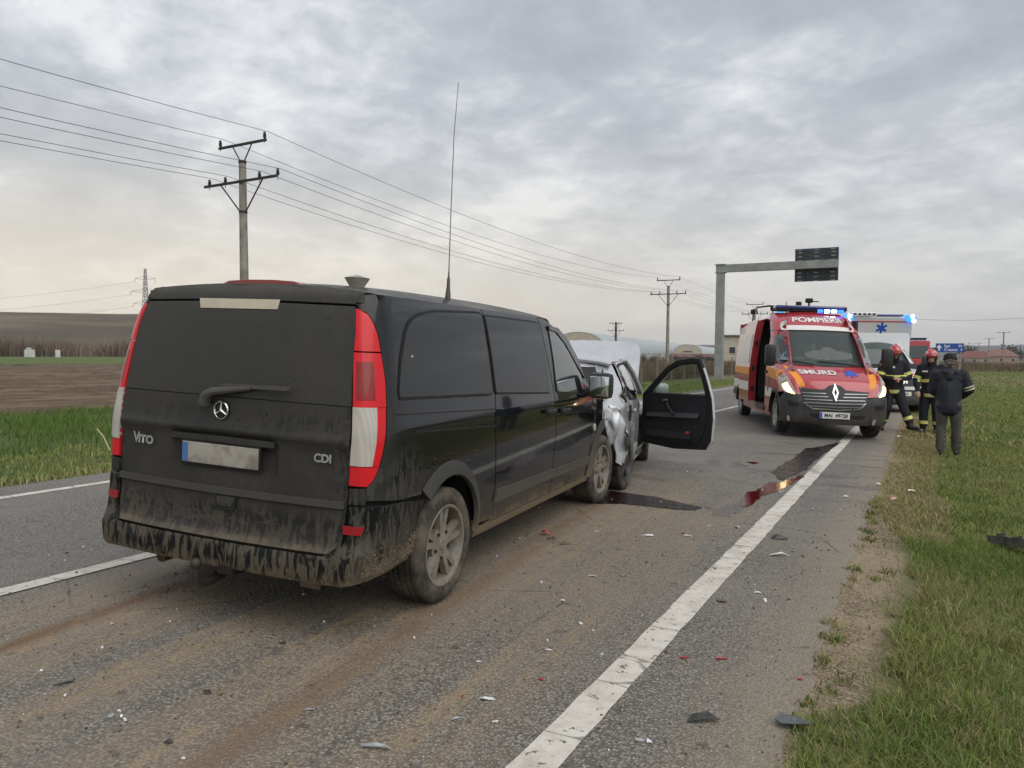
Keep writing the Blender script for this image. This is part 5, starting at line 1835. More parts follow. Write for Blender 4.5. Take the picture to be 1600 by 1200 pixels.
# ================================================================== SILVER CAR
SILVER = mat('silver_paint', (.54, .555, .58), .30, .25, coat=1., vary=.12, vscale=3)
def circ2(cy, cz, r, a0, a1, n_=14):
    return [(cy + r * math.cos(R(a0 + (a1 - a0) * k / n_)), cz + r * math.sin(R(a0 + (a1 - a0) * k / n_))) for k in range(n_ + 1)]
CM = frame_from_wheels(at(974, 764), at(1008, 718), .80, R(1.0))
def build_car():
    car = empty('silver_car', mw=CM)
    tag(car, 'crumpled silver hatchback with raised bonnet and open front door, hit by the van', 'car')
    W = itp([.2, .4, .7, .88, .96, 1.2, 1.42], [.79, .825, .83, .815, .79, .70, .585])
    E = itp([.2, .45, .7, .9, 1.0, 1.2, 1.40], [-.22, -.34, -.36, -.34, -.26, -.08, .14])
    sh = Shell(W, E, lambda z: E(z) + .34, 1, cx=.16, bulge=.06, pw=2.3)
    def crump(q_):
        """sheet metal folded along sharp creases, worst at the tail"""
        k = max(0., min(1., (.62 - q_.y) / .75)) * (1 if q_.z < 1.1 else .3)
        sd_ = math.copysign(1.7, q_.x)
        d1, _ = mnoise.voronoi(Vector((q_.y * 3.6 + q_.z * 1.3, q_.z * 4.4 - q_.y, sd_)))
        d2, _ = mnoise.voronoi(Vector((q_.y * 8 + 3, q_.z * 7 + q_.y * 2, sd_)))
        h = (d1[1] - d1[0]) * .085 + (d2[1] - d2[0]) * .022
        v = Vector(mnoise.noise_vector(Vector((q_.y * 2.2, q_.z * 2.2, sd_))))
        return q_ + (Vector((math.copysign(1, q_.x) * (h - .07), h * .5, -.3 * h)) + v * .06) * k
    P = lambda nm, pl, SS, m, off=.0, th=.014, ed=.003, step=.07, holes=(), par=car: patch(nm, pl, SS, m, par, step, off, th, ed, holes, (0, 1.1, .8))
    dk = mat('car_cabin_dark', (.015, .015, .017), .8)
    gl = mat('car_glass', (.006, .008, .008), .04, spec=.6, coat=1.)
    cz = .30
    for sd in (1, -1):
        Sd = sh.side(sd, crump); Sp = sh.side(sd)
        quarter = [(-.30, .92), (-.25, 1.0), (-.05, 1.2), (.14, 1.385), (.30, 1.39), (.22, 1.25), (.12, 1.02), (.25, .93), (.40, .92), (.40, .55)] + circ2(0, cz, .355, 35, 150, 10) + [(-.33, .40), (-.34, .70)]
        qp = P('rear_quarter', quarter, Sd, SILVER, .0, .02, step=.05)
        if sd == 1:
            qp['label'] = 'crumpled silver rear wing'
        P('quarter_window', [(.26, .985), (.15, 1.05), (.33, 1.33), (.42, 1.33), (.40, .985)], Sd, gl, .008, .01)
        rd = P('rear_door', [(.41, .50), (.41, .93), (.44, 1.0), (.44, 1.37), (.7, 1.395), (1.12, 1.40), (1.13, .93), (1.13, .27), (.55, .27)], Sd, SILVER, .0, .02)
        P('window', [(.47, .975), (.47, 1.32), (.7, 1.345), (1.08, 1.35), (1.08, .96)], Sd, gl, .010, .014, par=rd)
        P('window_frame', [(.445, .95), (.445, 1.35), (.7, 1.375), (1.11, 1.38), (1.11, .935)], Sd, SEAL, .005, .01, par=rd)
        MB().rbox((sd * .845, .55, .84), (.03, .17, .03), .01).build('handle', SILVER, rd, True)
        P('sill', [(.36, .27), (2.05, .27), (2.05, .18), (.36, .18)], Sp, SILVER, .0, .03)
        P('front_wing', [(2.08, .27), (2.06, .96), (2.4, .94), (2.9, .80), (2.98, .62), (2.98, .40)] + circ2(2.43, cz, .36, 15, 180, 14), Sp, SILVER, .0, .02)
        # pillars
        MB().tube([(sd * .585, 1.14, 1.40), (sd * .60, 1.35, 1.405), (sd * .66, 1.7, 1.25), (sd * .74, 2.12, .97)], [.03, .035, .04, .04], 8).build('pillar', SILVER, car, True)
        MB().tube([(sd * .78, 1.15, .25), (sd * .775, 1.15, .9), (sd * .60, 1.15, 1.37)], .035, 8).build('pillar', dk, car)
        for cy in (0, 2.43):
            wheel(car, (sd * .74, cy, .295), sd, .295, .19, .195, 5, False, mat('car_dark_rim', (.06, .06, .062), .5, .4), steer=R(-8) if cy == 0 else R(4))
            K = 14; vs = []
            for x_ in (sd * .80, sd * .45):
                for k in range(K + 1):
                    a = math.pi * k / K
                    vs.append((x_, cy + .345 * math.cos(a), cz + .345 * math.sin(a)))
            MB().add(vs, [(k, k + 1, K + 2 + k, K + 1 + k) for k in range(K)] + [tuple(range(K + 1, 2 * K + 2))]).build('arch_liner', UNDER, car, True)
    # filler flap hanging open with its hoop
    q_ = Vector(sh.side(1, crump)(.17, .82))
    MB().tube([(q_.x + .045, q_.y + .075 * math.cos(R(a)), q_.z + .085 * math.sin(R(a))) for a in range(0, 361, 20)], .010, 6, False).build('filler_ring', SEAL, car)
    # torn bumper corner beside the wheel
    def tS(a, z):
        q2 = Vector((.80 + .05 * math.sin(a * 5), -.12 - .42 * a, z))
        return q2 + Vector(mnoise.noise_vector(Vector((a * 4, z * 5, 9)))) * .05
    P('torn_bumper', [(-.30, .70), (0, .60), (.35, .66), (.7, .75), (.85, .55), (.8, .33), (.35, .30), (.1, .34), (.0, .45)], tS, SILVER, .0, .012, step=.05)
    def bS(a, z):
        q2 = Vector((.84 + .03 * math.sin(a * 9), -.10 - .30 * a, z))
        return q2 + Vector(mnoise.noise_vector(Vector((a * 7, z * 9, 5)))) * .06
    P('torn_plastic', [(.3, .68), (.55, .64), (.4, .58), (.7, .60), (.95, .70), (1.0, .5), (.8, .44), (.75, .52), (.6, .42), (.45, .55)], bS, mat('torn_black', (.02, .02, .021), .55), .012, .01, step=.04)
    P('door_edge_scrap', [(.30, .62), (.42, .70), (.44, .48), (.36, .40)], sh.side(1), mat('torn_grey', (.18, .185, .19), .5), .03, .01, step=.04)
    # roof
    def rS(x, y):
        s = abs(x) / .60
        return Vector((x, y, 1.455 - .055 * s ** 2.6 - .05 * max(0, (y - 1.05) / .4) ** 2 - .045 * max(0, (.35 - y) / .3) ** 2 + .006 * mnoise.noise(Vector((x * 4, y * 4, 0)))))
    P('roof', [(-.60, .10), (.60, .10), (.60, 1.36), (-.60, 1.36)], rS, SILVER, .0, .03)
    # windscreen, raised bonnet, front
    def wS(s, t):
        a = Vector((s * .56, 1.36 - .04 * s * s, 1.40)); b = Vector((s * .70, 2.12 - .14 * s * s, .98))
        return a.lerp(b, t) + Vector((0, 0, .03 * math.sin(math.pi * t)))
    P('windscreen', [(-1, 0), (1, 0), (1, 1), (-1, 1)], wS, glassmat('car_windscreen', (.5, .55, .53), .6), .0, .006, step=.15)
    ang = R(44)
    def boS(s, t):
        l = .98 * t
        q2 = Vector((s * (.70 - .03 * t), 2.10 - .12 * s * s + l * math.cos(ang), .985 + l * math.sin(ang)))
        q2 += Vector((0, -math.sin(ang), math.cos(ang))) * (.05 * math.sin(math.pi * min(1, t * .9)) - .05 * abs(s) ** 3 + .008 * mnoise.noise(Vector((s * 5, t * 5, 3))))
        return q2
    patch('raised_bonnet', roundpoly([(-1, 0), (1, 0), (1, 1), (-1, 1)], [.05, .05, .25, .25]), boS, SILVER, car, .1, 0, .03, .003, (), (0, 3.2, .6), two=True)
    MB().tube([(.55, 2.5, .85), (.5, 2.55, 1.38)], .008, 6).build('bonnet_stay', SEAL, car)
    MB().rbox((0, 2.55, .66), (1.30, .85, .30), .05).build('engine_bay', UNDER, car)
    MB().rbox((.1, 2.45, .80), (.55, .45, .14), .04).build('engine_cover', dk, car)
    MB().rbox((0, 2.98, .50), (1.56, .20, .46), .09).build('front_bumper', SILVER, car, True)
    for sd in (-1, 1):
        MB().rbox((sd * .56, 2.98, .70), (.30, .14, .16), .06).build('headlamp', mat('car_headlamp', (.5, .52, .53), .1, coat=1.), car, True)
    # crushed tail
    def eS(u, z):
        return crump(Vector(sh.S(u, z))) + Vector(mnoise.noise_vector(Vector((u * 4, z * 6, 7)))) * .06
    P('crushed_tailgate', [(-1.5, .95), (1.5, .95), (1.5, .40), (-1.5, .40)], eS, SILVER, .0, .02)
    P('rear_window', [(-1.1, 1.02), (1.1, 1.02), (1.1, 1.33), (-1.1, 1.33)], sh.S, mat('broken_rear_glass', (.012, .013, .013), .25), .0, .01)
    P('rear_window_top', [(-1.2, 1.33), (1.2, 1.33), (1.2, 1.41), (-1.2, 1.41)], sh.S, SILVER, .004, .02)
    P('rear_lamp', [(-1.35, .66), (-1.35, .92), (-1.75, .90), (-1.7, .70)], eS, LRED, .012, .02)
    P('broken_lamp', [(1.45, .82), (1.5, .93), (1.62, .90), (1.58, .84)], eS, LDRED, .012, .02)
    # cabin
    MB().box((0, 1.0, .26), (1.45, 2.2, .12)).build('floor_pan', UNDER, car)
    MB().rbox((0, 1.98, .80), (1.36, .28, .30), .08).build('dashboard', dk, car, True)
    MB().tube([(-.36 + .18 * math.cos(R(a)), 1.72 + .05 * math.sin(R(a)), .86 + .17 * math.sin(R(a))) for a in range(0, 361, 24)], .014, 6, False).build('steering_wheel', dk, car)
    for sd in (-1, 1):
        st = empty('seat'); st.parent = car
        MB().rbox((sd * .36, 1.35, .46), (.48, .50, .18), .06).build('cushion', mat('seat_cloth', (.03, .03, .035), .95), st, True)
        MB().rbox((sd * .36, 1.05, .82), (.46, .14, .66), .06, (R(14), 0, 0)).build('backrest', MATS['seat_cloth'], st, True)
        MB().rbox((sd * .36, .96, 1.24), (.24, .09, .16), .04).build('headrest', MATS['seat_cloth'], st, True)
    MB().rbox((0, .45, .55), (1.2, .5, .4), .08).build('rear_seat', MATS['seat_cloth'], car, True)
    # open door
    th = R(57)
    hx, hy = .80, 2.06
    U = Vector((math.sin(th), -math.cos(th), 0)); N = Vector((math.cos(th), math.sin(th), 0))    # N: painted outer side
    dr = empty('open_front_door'); dr.parent = car
    out = [(0, .30), (-.02, .55), (-.02, .95), (.18, 1.14), (.42, 1.34), (.58, 1.42), (.80, 1.455), (.93, 1.45), (.99, 1.25), (1.06, .97), (1.09, .70), (1.07, .42), (1.0, .30), (.5, .265)]
    win = [(.10, .975), (.26, 1.12), (.46, 1.29), (.62, 1.365), (.80, 1.39), (.885, 1.38), (.94, 1.20), (.985, .99)]
    O = Vector((hx, hy, 0))
    def dS(off):
        def f(a, z):
            return O + U * a + Vector((0, 0, z)) + N * (off - .05 * max(0, (z - .9) / .5) ** 1.3 * 1.6)
        return f
    refin = O + U * .5 + Vector((0, 0, .7)) - N * 5
    refout = O + U * .5 + Vector((0, 0, .7)) + N * 5
    patch('outer_skin', out, dS(.05), SILVER, dr, .07, 0, .05, .004, [win], refin)
    inn = roundpoly([(a * .97 + .012, .88 * (z - .8) + .785 if z < 1 else z - .012) for a, z in out], .03, 3)
    patch('inner_frame', [(a * .995 + .002, z + .004 if z < .6 else z - .004) for a, z in out], dS(-.02), SEAL, dr, .07, 0, .06, .004, [win], refout)
    trim = [(.03, .40), (.02, .93), (.10, .965), (.985, .985), (1.0, .80), (.97, .50), (.88, .38), (.5, .345)]
    tm = mat('door_trim_black', (.012, .012, .015), .6)
    tp = patch('trim_panel', roundpoly(trim, .06), dS(-.045), tm, dr, .06, 0, .03, .01, (), refout)
    patch('window_surround', [(-.01, .955), (.19, 1.135), (.43, 1.33), (.60, 1.41), (.80, 1.445), (.92, 1.44), (.975, 1.24), (1.02, .97)], dS(-.028), SEAL, dr, .06, 0, .02, .004, [win], refout)
    patch('window_glass', win, dS(.0), glassmat('door_window', (.78, .86, .82), .85), dr, .12, 0, .004, 0, (), refout)
    def on(a, z, o_): return dS(o_)(a, z)
    MB().tube([on(.42, .87, -.055), on(.46, .83, -.10), on(.52, .76, -.105), on(.56, .70, -.06)], .016, 8).build('grab_handle', tm, dr, True)
    MB().tube([on(.36, .895, -.06), on(.45, .905, -.075)], .012, 6).build('release_lever', CHROME, dr, True)
    MB().add([on(.10, .72, -.05), on(.92, .76, -.05), on(.92, .70, -.09), on(.10, .67, -.09), on(.92, .66, -.05), on(.10, .62, -.05)], [(0, 1, 2, 3), (3, 2, 4, 5)]).build('armrest', mat('door_trim_grey', (.03, .03, .034), .5), dr)
    MB().add([on(.12, .50, -.06), on(.80, .50, -.06), on(.82, .42, -.09), on(.12, .42, -.09), on(.82, .385, -.05), on(.12, .385, -.05)], [(0, 1, 2, 3), (3, 2, 4, 5)]).build('door_pocket', tm, dr)
    MB().rbox(tuple(on(.76, .50, -.062)), (.07, .02, .035), .008, (0, 0, -th + R(90))).build('door_reflector', mat('door_red', (.28, .02, .02), .3), dr)
    mrr = empty('door_mirror'); mrr.parent = car
    MB().rbox(tuple(on(.13, 1.03, .17)), (.15, .22, .15), .05, (0, 0, -th)).build('housing', SILVER, mrr, True)
    MB().rbox(tuple(on(.13, 1.03, .17) + U * .05 - N * .0), (.02, .17, .11), .01, (0, 0, -th + R(90) * 0)).build('mirror_glass', MATS['mirror_glass'], mrr)
    return car
build_car()

# ================================================================== RED AMBULANCE VAN
def redpaint(name, col):
    m, n, b = newmat(name)
    p = n.coord('Object')
    z = n.sep(p)[2]
    nz = n.noise(p, 3, 5, .6)
    d = n.math('MULTIPLY', n.mr(z, .2, 1.0, .45, .05), n.mr(nz, .3, .7, .4, 1.1), clamp=True)
    n.put(b.inputs['Base Color'], n.mix(d, col, (.17, .13, .10)))
    n.put(b.inputs['Roughness'], n.fmix(d, .28, .8))
    n.put(b.inputs['Coat Weight'], n.math('SUBTRACT', 1.0, d))
    b.inputs['Coat Roughness'].default_value = .06
    return m
RED = redpaint('ambulance_red', (.42, .022, .035))
WHITEP = redpaint('ambulance_white', (.72, .73, .74))
ORANGE = mat('reflective_orange', (.78, .28, .02), .45)
WSTRIPE = mat('reflective_white', (.70, .69, .66), .5)
BPLAST = mat('bumper_black', (.022, .023, .025), .55, dirt=((.13, .10, .075), .15, .8, .5))
MIRK = mat('mirror_black', (.012, .012, .013), .45)
CABD = mat('cab_dark', (.03, .032, .034), .8)
WGLASS = glassmat('windscreen_glass', (.60, .68, .66), .45, .03, (.10, .12, .115))
SGLASS = mat('side_glass', (.05, .065, .07), .05, spec=.6, coat=1.)
BLUEL = mat('blue_lamp_lit', (.03, .12, .8), .2, emis=(.02, .14, 1.0), estr=2.2)
BLUEH = mat('blue_lamp_core', (.5, .6, 1.), .2, emis=(.45, .68, 1.0), estr=5)
BLUED = mat('blue_lamp_dark', (.015, .03, .16), .15, coat=1.)
HEADL = mat('headlamp_glass', (.46, .44, .38), .12, coat=1., col2=(.24, .22, .18), vscale=16)
HEADW = mat('headlamp_lit', (1, .8, .4), .2, emis=(1.0, .66, .24), estr=3.0)
HEADC = mat('headlamp_core', (1, .9, .6), .2, emis=(1.0, .84, .52), estr=16)
SOLB = mat('star_of_life_blue', (.02, .10, .50), .5)
HUBW = mat('wheel_white', (.50, .50, .48), .5, .3, vary=.3, vscale=12)
PLATEW = mat('number_plate_white', (.74, .74, .70), .5)
PLATEK = mat('number_plate_black', (.01, .01, .01), .6)
PBLUE = mat('number_plate_blue', (.02, .07, .40), .5)
def star_of_life(n_arm=3, L=1., w_=.26):
    """outline of six broad arms"""
    pts = []
    for k in range(6):
        a = math.pi / 2 + k * math.pi / 3
        d = Vector((math.cos(a), math.sin(a))); t = Vector((-d.y, d.x))
        r_in = w_ / math.tan(math.pi / 6)
        pts += [tuple(d * r_in - t * w_), tuple(d * L - t * w_), tuple(d * L + t * w_)]
    return pts
MM = frame_from_wheels(at(1155, 648), at(1208, 677), .945, R(-1.7))
def mirror_arm(parent, sd, x, y, z, w_=.24, h=.42, face=-1, m=None, long=.22):
    r_ = empty('door_mirror'); r_.parent = parent; r_.location = (sd * x, y, z)
    MB().rbox((sd * long, 0, 0), (w_, .16, h), .07).build('housing', m or BPLAST, r_, True, .9)
    MB().rbox((sd * long, -.075, 0), (w_ * .8, .02, h * .8), .02).build('mirror_glass', MATS['mirror_glass'], r_)
    MB().tube([(0, 0, -.12), (sd * long * .5, 0, -.10)], .045, 8).build('arm', BPLAST, r_, True)
    return r_
def build_master():
    v = empty('red_ambulance', mw=MM)
    tag(v, 'red rescue ambulance van with open sliding door and lit headlamps facing us', 'ambulance')
    yf = (at(1208, 677) - at(1155, 648)).length
    y1 = yf + .90
    W = itp([.2, .5, .9, 1.2, 1.6, 2.05, 2.3, 2.42], [.91, .95, .955, .95, .92, .865, .81, .745])
    E0 = itp([.2, .35, .6, .85, 1.02, 1.12, 1.20, 1.30, 1.38, 1.6, 1.9, 2.1, 2.2, 2.32, 2.42], [y1 - .06, y1, y1 - .0, y1 - .07, y1 - .16, y1 - .34, y1 - .56, y1 - .86, y1 - 1.02, y1 - 1.24, y1 - 1.56, y1 - 1.80, y1 - 1.95, y1 - 2.2, y1 - 2.6])
    E = E0
    cxf = itp([.3, 1.0, 1.35, 2.0, 2.4], [.34, .32, .26, .24, .24])
    sh = Shell(W, E, lambda z: E(z) - .13 - .42, -1, cx=cxf, bulge=.13, pw=2.1, mw=MM)
    S = sh.S
    ref = (0, 2.2, 1.2)
    P = lambda nm, pl, m, off=.0, th=.02, ed=.003, step=.07, holes=(), par=v, SS=S: patch(nm, pl, SS, m, par, step, off, th, ed, holes, ref)
    c4 = lambda pts: [(1110 + a / 5, 460 + b / 5) for a, b in pts]
    # front skin, split in bumper / bonnet / roof head
    def row(z, us): return [(u, z) for u in us]
    lin = lambda a, b, k=7: [a + (b - a) * i / (k - 1) for i in range(k)]
    P('front_bumper', row(.26, lin(-1.9, 1.9)) + row(.66, [1.9]) + [(1.55, .80), (1.25, .80), (1.0, .76), (.5, .70), (0, .69), (-.5, .70), (-1.0, .76), (-1.25, .80), (-1.55, .80), (-1.9, .66)], BPLAST, .012, .03)
    ws = roundpoly([(1.32, 1.985), (0, 2.0), (-1.32, 1.985), (-1.43, 1.6), (-1.50, 1.335), (0, 1.30), (1.50, 1.335), (1.43, 1.6)], [.07, 0, .07, 0, .06, 0, .06, 0], 4)
    zwt = 1.985; zwb = 1.325
    P('bonnet', [(-1.45, .81), (-1.0, .775), (0, .70), (1.0, .775), (1.45, .81), (1.62, 1.0), (1.55, zwb + .0), (0, zwb - .02), (-1.55, zwb + .0), (-1.62, 1.0)], RED, .0, .02)
    P('roof_head', row(zwt + .03, lin(-1.9, 1.9)) + row(2.42, lin(1.9, -1.9)), RED, .0, .02)
    P('screen_frame', row(zwb - .01, lin(-1.9, 1.9)) + row(zwt + .02, lin(1.9, -1.9)), RED, -.004, .02, holes=[ws])
    P('windscreen', ws, WGLASS, -.002, .006, .001)
    fr = [(u * 1.03, z + (.022 if z > 1.7 else -.007)) for u, z in ws]
    P('windscreen_seal', fr, SEAL, .004, .01, .001, holes=[ws], step=.05)
    wb = sh.pxs(c4([(553, 240), (835, 245), (1108, 266), (1122, 293), (835, 280), (553, 277)]), (.6, 2.1))
    P('white_stripe', wb, WSTRIPE, .005, .004, 0)
    ost = sh.pxs(c4([(565, 557), (625, 560), (742, 722), (688, 718)]), (.5, 1.15))
    for sg in (1, -1):
        P('orange_stripe', [(sg * u, z) for u, z in ost], ORANGE, .005, .004, 0)
    def letter(nm, body, X, Y, hpx, wpx, m, g):
        u0, z0 = sh.px(1110 + X / 5, 460 + Y / 5, g)
        ul = sh.px(1110 + (X - wpx / 2) / 5, 460 + Y / 5, g)[0]; ur = sh.px(1110 + (X + wpx / 2) / 5, 460 + Y / 5, g)[0]
        zt_ = sh.px(1110 + X / 5, 460 + (Y - hpx / 2) / 5, g)[1]; zb_ = sh.px(1110 + X / 5, 460 + (Y + hpx / 2) / 5, g)[1]
        tm_ = textme(body, 1., 0, .02); xs = [q_.co.x for q_ in tm_.vertices]; ys = [q_.co.y for q_ in tm_.vertices]
        kx = (max(xs) - min(xs)); ky = max(ys) - min(ys)
        return wrap_text(nm, body, 1., S, u0, z0, (ur - ul) / kx, (zt_ - zb_) / ky, m, v, .008, .03, ref)
    letter('lettering', 'POMPIERII', 835, 204, 36, 366, WSTRIPE, (0, 2.25))
    letter('lettering', 'SMURD', 838, 612, 32, 285, WSTRIPE, (0, 1.2))
    u0, z0 = sh.px(1110 + 1095 / 5, 460 + 622 / 5, (-.5, 1.2))
    P('star_of_life', [(u0 + a * .20, z0 + b * .062) for a, b in star_of_life(w_=.2)], SOLB, .006, .004, 0, .05)
    # headlamps
    hpl = sh.pxs(c4([(532, 650), (572, 604), (602, 645), (640, 710), (716, 832), (650, 812), (590, 775), (552, 730)]), (1.2, .95))
    for sg in (1, -1):
        hl = empty('headlamp'); hl.parent = v
        pl = [(sg * u, z) for u, z in hpl]
        cu = sum(p_[0] for p_ in pl) / len(pl); czz = sum(p_[1] for p_ in pl) / len(pl)
        P('lens', pl, HEADL, .006, .03, .004, .06, par=hl)
        lw = [(cu + (u - cu) * .55, czz - .03 + (z - czz) * .42) for u, z in pl]
        P('lit_reflector', lw, HEADW, .012, .006, .002, .06, par=hl)
        P('lamp_core', [(cu + .045 * math.cos(R(a)), czz - .05 + .045 * math.sin(R(a))) for a in range(0, 360, 40)], HEADC, .016, .006, .002, .06, par=hl)
    # grille with chrome bars
    gp = sh.pxs(c4([(690, 728), (820, 742), (930, 745), (1060, 752), (1238, 768), (1205, 850), (1160, 893), (1000, 900), (800, 886), (738, 842)]), (.5, .85))
    gr = P('grille', gp, BPLAST, .016, .02, .004, .06)
    P('badge_surround', sh.pxs(c4([(885, 748), (925, 715), (974, 706), (1022, 722), (1060, 758), (1030, 830), (974, 842), (925, 825)]), (0, .9)), BPLAST, .026, .02, .006, .05, par=gr)
    for k in range(5):
        y_ = 772 + k * 25
        x0_, x1_ = 715 + k * 10, 1225 - k * 9
        bar = sh.pxs(c4([(x0_, y_ - 6), (960, y_ - 1 + 6), (x1_, y_ + 10), (x1_, y_ + 16), (960, y_ + 5 + 6), (x0_, y_ + 0)]), (.5, .85))
        P('grille_bar', bar, mat('grille_chrome', (.36, .36, .36), .3, .8), .024, .006, .002, .06, par=gr)
    P('grille_frame', sh.pxs(c4([(738, 842), (800, 886), (1000, 900), (1160, 893), (1205, 850), (1212, 856), (1166, 902), (1000, 909), (796, 895), (728, 845)]), (.5, .8)), CHROME, .026, .01, .002, .05, par=gr)
    ub, zb_ = sh.px(1110 + 974 / 5, 460 + 772 / 5, (0, .85))
    dd = lambda k: [(ub + .055 * k, zb_), (ub, zb_ + .105 * k), (ub - .055 * k, zb_), (ub, zb_ - .105 * k)]
    P('diamond_badge', dd(1.55), CHROME, .045, .03, .004, .05, holes=[dd(.72)])
    # plate
    pc = sh.px(1110 + 967 / 5, 460 + 947 / 5, (0, .5))
    pp = Vector(S(*pc)); yaw_ = 0
    pl = MB().rbox((pp.x, pp.y + .035, pp.z), (.52, .012, .115), .004, (R(-4), 0, 0)).build('number_plate', PLATEW, v)
    MB().box((pp.x + .237, pp.y + .043, pp.z), (.04, .004, .105)).build('plate_blue_band', PBLUE, pl)
    text('plate_lettering', 'MAI  49728', .092, PLATEK, pl, Matrix.Translation((pp.x - .02, pp.y + .0455, pp.z)) @ Matrix.Rotation(R(180), 4, 'Z') @ Matrix.Rotation(R(90), 4, 'X'), .001, 'CENTER', .92, .0015)
    # fog lamps, lower slots
    for X, Y, g in ((612, 965, (1.1, .5)), (1275, 1000, (-1.1, .5))):
        uu, zz_ = sh.px(1110 + X / 5, 460 + Y / 5, g)
        P('fog_lamp', [(uu + .055 * math.cos(R(a)), zz_ + .055 * math.sin(R(a))) for a in range(0, 360, 30)], mat('fog_lens', (.55, .56, .56), .1, .6), .02, .012, .004, .05)
    P('lower_slot', [(-.75, .37), (.75, .37), (.8, .44), (-.8, .44)], SEAL, .016, .004, .001)
    for sg in (1, -1):
        P('bumper_slot', [(sg * 1.05, .62), (sg * 1.45, .66), (sg * 1.4, .56), (sg * 1.1, .545)], SEAL, .016, .004, .001)
    # wipers
    for pts in ([(540, 520), (810, 556)], [(830, 532), (1165, 570)]):
        a, b = [Vector(S(*sh.px(1110 + x_ / 5, 460 + y_ / 5, (.3, 1.35)))) for x_, y_ in pts]
        MB().tube([a + Vector((0, .03, .02)), a.lerp(b, .5) + Vector((0, .05, .03)), b + Vector((0, .03, .02))], .014, 6).build('wiper', SEAL, v)
    # ---- flanks
    zr = 2.30
    for sd in (1, -1):
        F = sh.side(sd)
        Q = lambda nm, pl, m, off=.0, th=.02, ed=.003, step=.09, holes=(), par=v: patch(nm, pl, F, m, par, step, off, th, ed, holes, ref)
        ya = E(1.35) - .35
        door0, door1 = yf - 1.02, yf - .05
        fd = [(door0, .45), (door0, 1.22), (door0 + .03, 1.98), (yf - .95, 2.02), (yf - .75, 2.0), (yf - .32, 1.66), (yf + .02, 1.34), (yf - .02, .95), (yf - .30, .80), (yf - .45, .58), (yf - .47, .45)]
        d = Q('front_door', fd, RED)
        Q('window', [(door0 + .10, 1.32), (door0 + .12, 1.90), (yf - .80, 1.90), (yf - .42, 1.58), (yf - .16, 1.33)], SGLASS, .008, .012, par=d)
        Q('orange_band', [(door0 + .01, 1.07), (door0 + .01, 1.26), (yf - .02, 1.22), (yf - .03, 1.03)], ORANGE, .005, .004, 0, par=d)
        Q('white_band', [(door0 + .01, .66), (door0 + .01, .85), (yf - .30, .83), (yf - .42, .66)], WSTRIPE, .005, .004, 0, par=d)
        Q('emblem', [(door0 + .30 + .10 * math.cos(R(a)), .92 + .17 * math.sin(R(a))) for a in range(0, 360, 30)], mat('door_emblem', (.22, .10, .07), .5), .007, .004, 0, .05, par=d)
        MB().rbox((sd * .975, door0 + .12, 1.15), (.04, .16, .05), .012).build('handle', SEAL, d, True)
        # front wing and arch
        Q('front_wing', [(yf - .015, 1.345), (yf + .25, 1.22), (yf + .45, 1.02), (yf + .52, .82)] + circ2(yf, .36, .47, 80 - 18, 175, 10) + [(yf - .47, .45), (yf - .45, .58), (yf - .30, .80), (yf - .015, .95)], RED)
        Q('wing_stripe', [(yf - .01, 1.03), (yf - .01, 1.21), (yf + .16, 1.19), (yf + .20, 1.00)], ORANGE, .005, .004, 0)
        Q('white_band', [(yf - .28, .82), (yf - .012, .84), (yf + .16, .82), (yf + .12, .70), (yf - .0, .80)], WSTRIPE, .005, .004, 0)
        Q('wheel_arch', [(a, b) for a, b in circ2(yf, .36, .50, -8, 188, 16)] + circ2(yf, .36, .42, 188, -8, 16), BPLAST, .012, .03)
        Q('sill', [(.46, .46), (yf - .46, .46), (yf - .46, .28), (.46, .28)], RED, .0, .02)
        hole0, hole1 = yf - 2.32, yf - 1.06
        if sd == 1:
            Q('rear_flank', [(-1.05, .40), (-1.05, 2.25), (hole0, 2.25), (hole0, .46), (.46, .46)] + circ2(0, .36, .44, 14, 166, 10) + [(-.45, .40)], RED, step=.12)
            Q('door_pillar', [(door0 - .06, .46), (door0 - .06, 2.2), (door0 - .012, 2.2), (door0 - .012, .46)], RED)
        else:
            Q('rear_flank', [(-1.05, .40), (-1.05, 2.25), (door0 - .012, 2.25), (door0 - .012, .46), (.46, .46)] + circ2(0, .36, .44, 14, 166, 10) + [(-.45, .40)], RED, step=.12)
        Q('roof_flank', [(hole1 if sd == 1 else hole1, 2.0), (hole1, 2.30), (E(2.2) - .12, 2.30), (E(2.05) - .10, 2.05)], RED, .002)
        Q('white_band', [(door0 + .02, 2.06), (door0 + .02, 2.22), (E(2.2) - .16, 2.22), (E(2.06) - .16, 2.06)], WSTRIPE, .008, .004, 0)
        Q('rear_window', [(-.75, 1.30), (-.75, 1.95), (hole0 - .16, 1.95), (hole0 - .16, 1.30)], mat('frosted_glass', (.045, .06, .07), .15, coat=.6), .008, .012)
        Q('orange_band', [(-1.04, 1.06), (-1.04, 1.22), (hole0 - .01, 1.22), (hole0 - .01, 1.06)], ORANGE, .006, .004, 0)
        Q('white_band', [(-1.04, .70), (-1.04, .90), (hole0 - .01, .90), (hole0 - .01, .70)], WSTRIPE, .006, .004, 0)
        Q('white_band', [(-1.04, 2.05), (-1.04, 2.20), (hole0 - .01, 2.20), (hole0 - .01, 2.05)], WSTRIPE, .006, .004, 0)
        Q('rub_strip', [(-1.04, .50), (-1.04, .64), (-.45, .64), (-.45, .50)], BPLAST, .02, .02)
